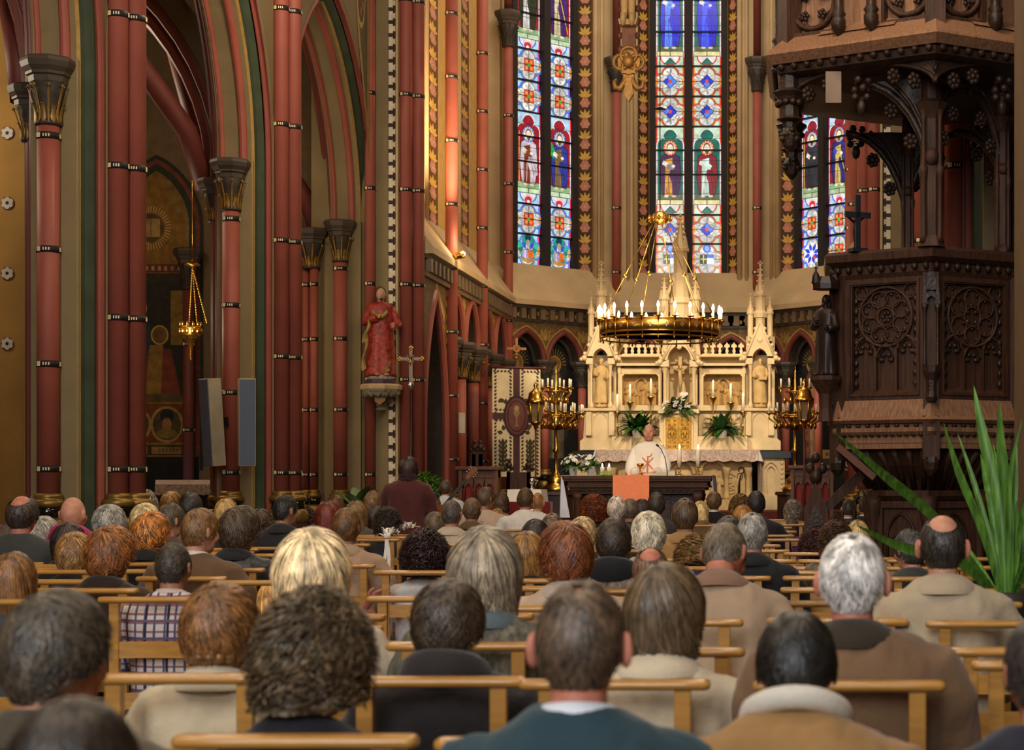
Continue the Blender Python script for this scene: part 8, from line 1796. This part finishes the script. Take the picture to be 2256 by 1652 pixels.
# ------------------------------------------------------------------ ribbon bows on the aisle chairs
def bow(px, py, Y, label, tail=1):
    q = at(px, py, Y); t = thing('ribbon_bow', label, 'bow', q, 'white ribbon bows on the chairs'); rr = random.Random(px); b = MB()
    for k in range(15):
        a = rr.uniform(0, 2*pi); e = rr.uniform(.0, 1.4); d = Vector((cos(a)*cos(e), sin(a)*cos(e)*.6, sin(e)*.8)); o = q+d*.03; s = d.cross(Vector((0, 0, 1))).normalized() if abs(d.z) < .95 else Vector((1, 0, 0)); L = rr.uniform(.05, .08)
        b.loft([[o+s*.016, o-s*.016], [o+d*L*.6+s*.02+Vector((0, 0, .015)), o+d*L*.6-s*.02+Vector((0, 0, .015))], [o+d*L+s*.014, o+d*L-s*.014], [o+d*L*.7+s*.012-Vector((0, 0, .02)), o+d*L*.7-s*.012-Vector((0, 0, .02))]], 0, True, False, False)
    b.build('loops', M_petal, t)
    if tail:
        b = MB()
        for dx in (-.05, .02):
            P = [q+Vector((dx*f*1.6+.01*sin(f*7), -.05, -.02-.5*f)) for f in [k/8 for k in range(9)]]; b.loft([[p+Vector((-.012, 0, 0)), p+Vector((.012, .004, 0))] for p in P], 0, True, False, False)
        b.build('tails', M_petal, t)
for px, py, lab, Y in ((855, 1182, 'white ribbon bow with long tails on the aisle chair beside the dark wavy haired man', 13.2), (902, 1166, 'white ribbon bow on the chair just right of the long tailed bow', 15.5), (990, 1160, 'white ribbon bow with short tail behind the full grey blonde hair', 17), (1047, 1155, 'white ribbon bow between grey blonde hair and olive jacket', 18.5), (1085, 1146, 'white ribbon bow near the ginger ponytail', 20), (1172, 1137, 'white ribbon bow on the chair behind the boy in cream waistcoat', 20.6)): bow(px, py, Y, lab, px in (855, 990))
# ------------------------------------------------------------------ standing figures
JST = jacket_mesh(stand=True, bulk=.006, seed=3); BST = body_mesh(0, 0, True); TST = trouser_mesh(True)
def standing(cx, yt, Y, zf, style, hc, cc, label, collar=None, colc=None, face=0, jack=None, body=None, skin=0):
    z = Z_(yt, Y); H = 1.337+.41; s = (z-zf)/H; t = thing('person', 'person: '+label, 'person', (X_(cx, Y), Y, zf+.41*s)); t.scale = (s, s, s); t.rotation_euler = (0, 0, face)
    place('body', body or BST, SKINS[skin], t); place('jacket', jack or JST, cloth(cc), t); place('trousers', TST, cloth('#23232a'), t)
    if collar: place('collar', COLM[collar], cloth(colc), t)
    if style: place('hair', HAIR[style][0], hmat(hc), t, HM[0])
    return t
standing(899, 1006, 20.6, 0, 'bob', '#33201c', '#5a2a28', 'standing woman with short dark hair in maroon padded jacket with fur collar, facing away', 'fur', '#3c2226')
# priest
AR = {s: [(s*.17, 0, .985), (s*.24, .06, .86), (s*.27, .14, .74), (s*.22, .26, .70), (s*.17, .33, .68)] for s in (-1, 1)}
YPr = 24.35; t = standing(1430, 930, YPr, .58, None, None, '#efe6da', 'priest in cream chasuble with orange emblem standing behind the altar table, facing the crowd', 'shirt', '#f6f4f0', pi, skin=0)
for ch in list(t.children):
    if ch.name.startswith('jacket'): bpy.data.objects.remove(ch)
b = MB(); n = 40
rings = []
for z, a, d, k in ((-.28, .40, .28, .05), (.1, .39, .26, .05), (.4, .38, .24, .05), (.6, .36, .22, .045), (.78, .33, .18, .03), (.9, .33, .16, .01), (.98, .30, .135, .0), (1.035, .2, .105, 0), (1.06, .085, .075, 0)):
    a *= .76
    rings.append([(a*cos(2*pi*j/n)*(1+k*.6*sin(9*2*pi*j/n)), .02+d*sin(2*pi*j/n)*(1+k*sin(7*2*pi*j/n+1)), z) for j in range(n)])
b.loft(rings, 0, True); o = b.build('chasuble', mat('cream_vestment', '#f7efe4', .8, var=.05, bump=.1)); o.parent = t
b = MB()
for s in (-1, 1): b.path([(s*.17, .03, .94), (s*.235, .1, .74), (s*.23, .22, .64), (s*.16, .34, .62)], [.07, .085, .09, .09], 14)
o = b.build('sleeves', mat('cream_vestment', '#efe2d2')); o.parent = t
fr = frame((0, .0, 0), (-1, 0, 0), (0, 0, 1), (0, 1, 0)); p = Pic(lambda u, v, d=0: fr(u, v, d+.262-max(0, v-.6)*.30), .001); oc = '#d8743c'
p.rect(-.010, .60, .010, .94, oc); p.rect(-.026, .935, .03, .95, oc); p.pline([(.01+.045*sin(q), .895+.045*cos(q)) for q in [pi*k/8 for k in range(9)]], .014, oc)
for s in (-1, 1): p.line(-s*.075, .84, s*.075, .68, .012, oc)
p.build('emblem', A_paint).parent = t
b = MB(); b.T = HM[0]
for s in (-1, 1): b.ell((s*.03, .083, .008), (.013, .008, .008), 8, 6, 0); b.ell((s*.03, .0905, .008), (.005, .003, .005), 6, 5, 1); b.path([(s*.045, .087, .026), (s*.018, .094, .028)], .004, 5, 2)
b.path([(-.02, .097, -.071), (0, .1, -.07), (.02, .097, -.071)], .004, 5, 3); o = b.build('face_features', [mat('eye_white', '#e8e0d8', .3), M_iron, mat('grey_brow', '#b0a69c', .8), mat('lip', '#a8524a', .5)]); o.parent = t
# guitarist
tg = standing(981, 1054, 21.8, .0, 'short', '#4f3d2c', '#dcdce0', 'guitar player with brown hair and white shirt, facing away', 'shirt', '#f0f0f2')
q0, q1 = at(1004, 1083, 21.6), at(1046, 1032, 21.6); d = (q1-q0); L = d.length; d.normalize(); sd = Vector((0, 1, 0)).cross(d).normalized(); gb = q0-d*.42
tgt = thing('guitar', 'acoustic guitar held up by the guitar player, headstock raised', 'guitar', q0); fg = lambda u, v, dd=0: gb+sd*u+d*v+Vector((0, -1, 0))*dd
b = MB(); b.prism([(-.022, .15), (.022, .15), (.017, L+.26), (-.017, L+.26)], fg, -.02, .0); b.build('neck', mat('dark_fretboard', '#3a352c', .5), tgt)
b = MB(); b.prism([(-.02, L+.26), (.02, L+.26), (.032, L+.31), (.034, L+.42), (.0, L+.44), (-.034, L+.42), (-.032, L+.31)], fg, -.02, .0); b.build('headstock', mat('guitar_wood', '#9a5a28', .35), tgt)
b = MB()
for k in range(3):
    for s in (-1, 1): b.cyl(fg(s*.032, L+.33+.035*k, -.01), fg(s*.05, L+.33+.035*k, -.01), .005, None, 6); b.ell(fg(s*.054, L+.33+.035*k, -.01), (.01, .008, .012), 6, 5); b.ell(fg(s*.015, L+.33+.035*k, .004), .006, 6, 4)
b.build('tuning_pegs', M_silver, tgt)
P = []
for k in range(40): a = 2*pi*k/40; r = .17+.03*cos(2*a)-.035*sin(a); P.append((r*cos(a)*1.0, -.05+.25*sin(a)))
b = MB(); b.prism(P, fg, -.07, .03); b.build('guitar_body', mat('guitar_wood', '#9a5a28'), tgt)
b = MB(); hand_shells(b, q0+d*.05+Vector((0, -.03, 0)), (.5, -.2, .8), (.8, .2, -.4)); b.path([q0+d*.04+Vector((-.02, -.02, -.02)), q0+Vector((-.1, .0, -.05)), q0+Vector((-.18, .1, -.2))], [.026, .032, .038], 10); me = voxel(b, .006, 2)
o = bpy.data.objects.new('raised_hand', me); COL.objects.link(o); o.parent = tg; o.matrix_world = Matrix(); o.matrix_parent_inverse = (Matrix.LocRotScale(tg.location, tg.rotation_euler, tg.scale)).inverted(); o.data.materials[0] = SKINS[0]
# hand of the plum haired woman on the rail in front
hz = [p for p in bpy.data.objects if p.get('label', '').startswith('person: woman with round dark plum')][0]
b = MB(); h = at(822, 1316, hz.location.y-.1); hand_shells(b, h, (.7, .2, .35), (.3, .6, -.5)); b.path([h+Vector((-.01, 0, -.01)), h+Vector((-.06, .06, -.06)), h+Vector((-.0, .12, -.16))], [.024, .028, .034], 10); me = voxel(b, .006, 2)
o = bpy.data.objects.new('resting_hand', me); COL.objects.link(o); o.parent = hz; o.matrix_parent_inverse = Matrix.LocRotScale(hz.location, hz.rotation_euler, hz.scale).inverted(); o.data.materials[0] = SKINS[1]
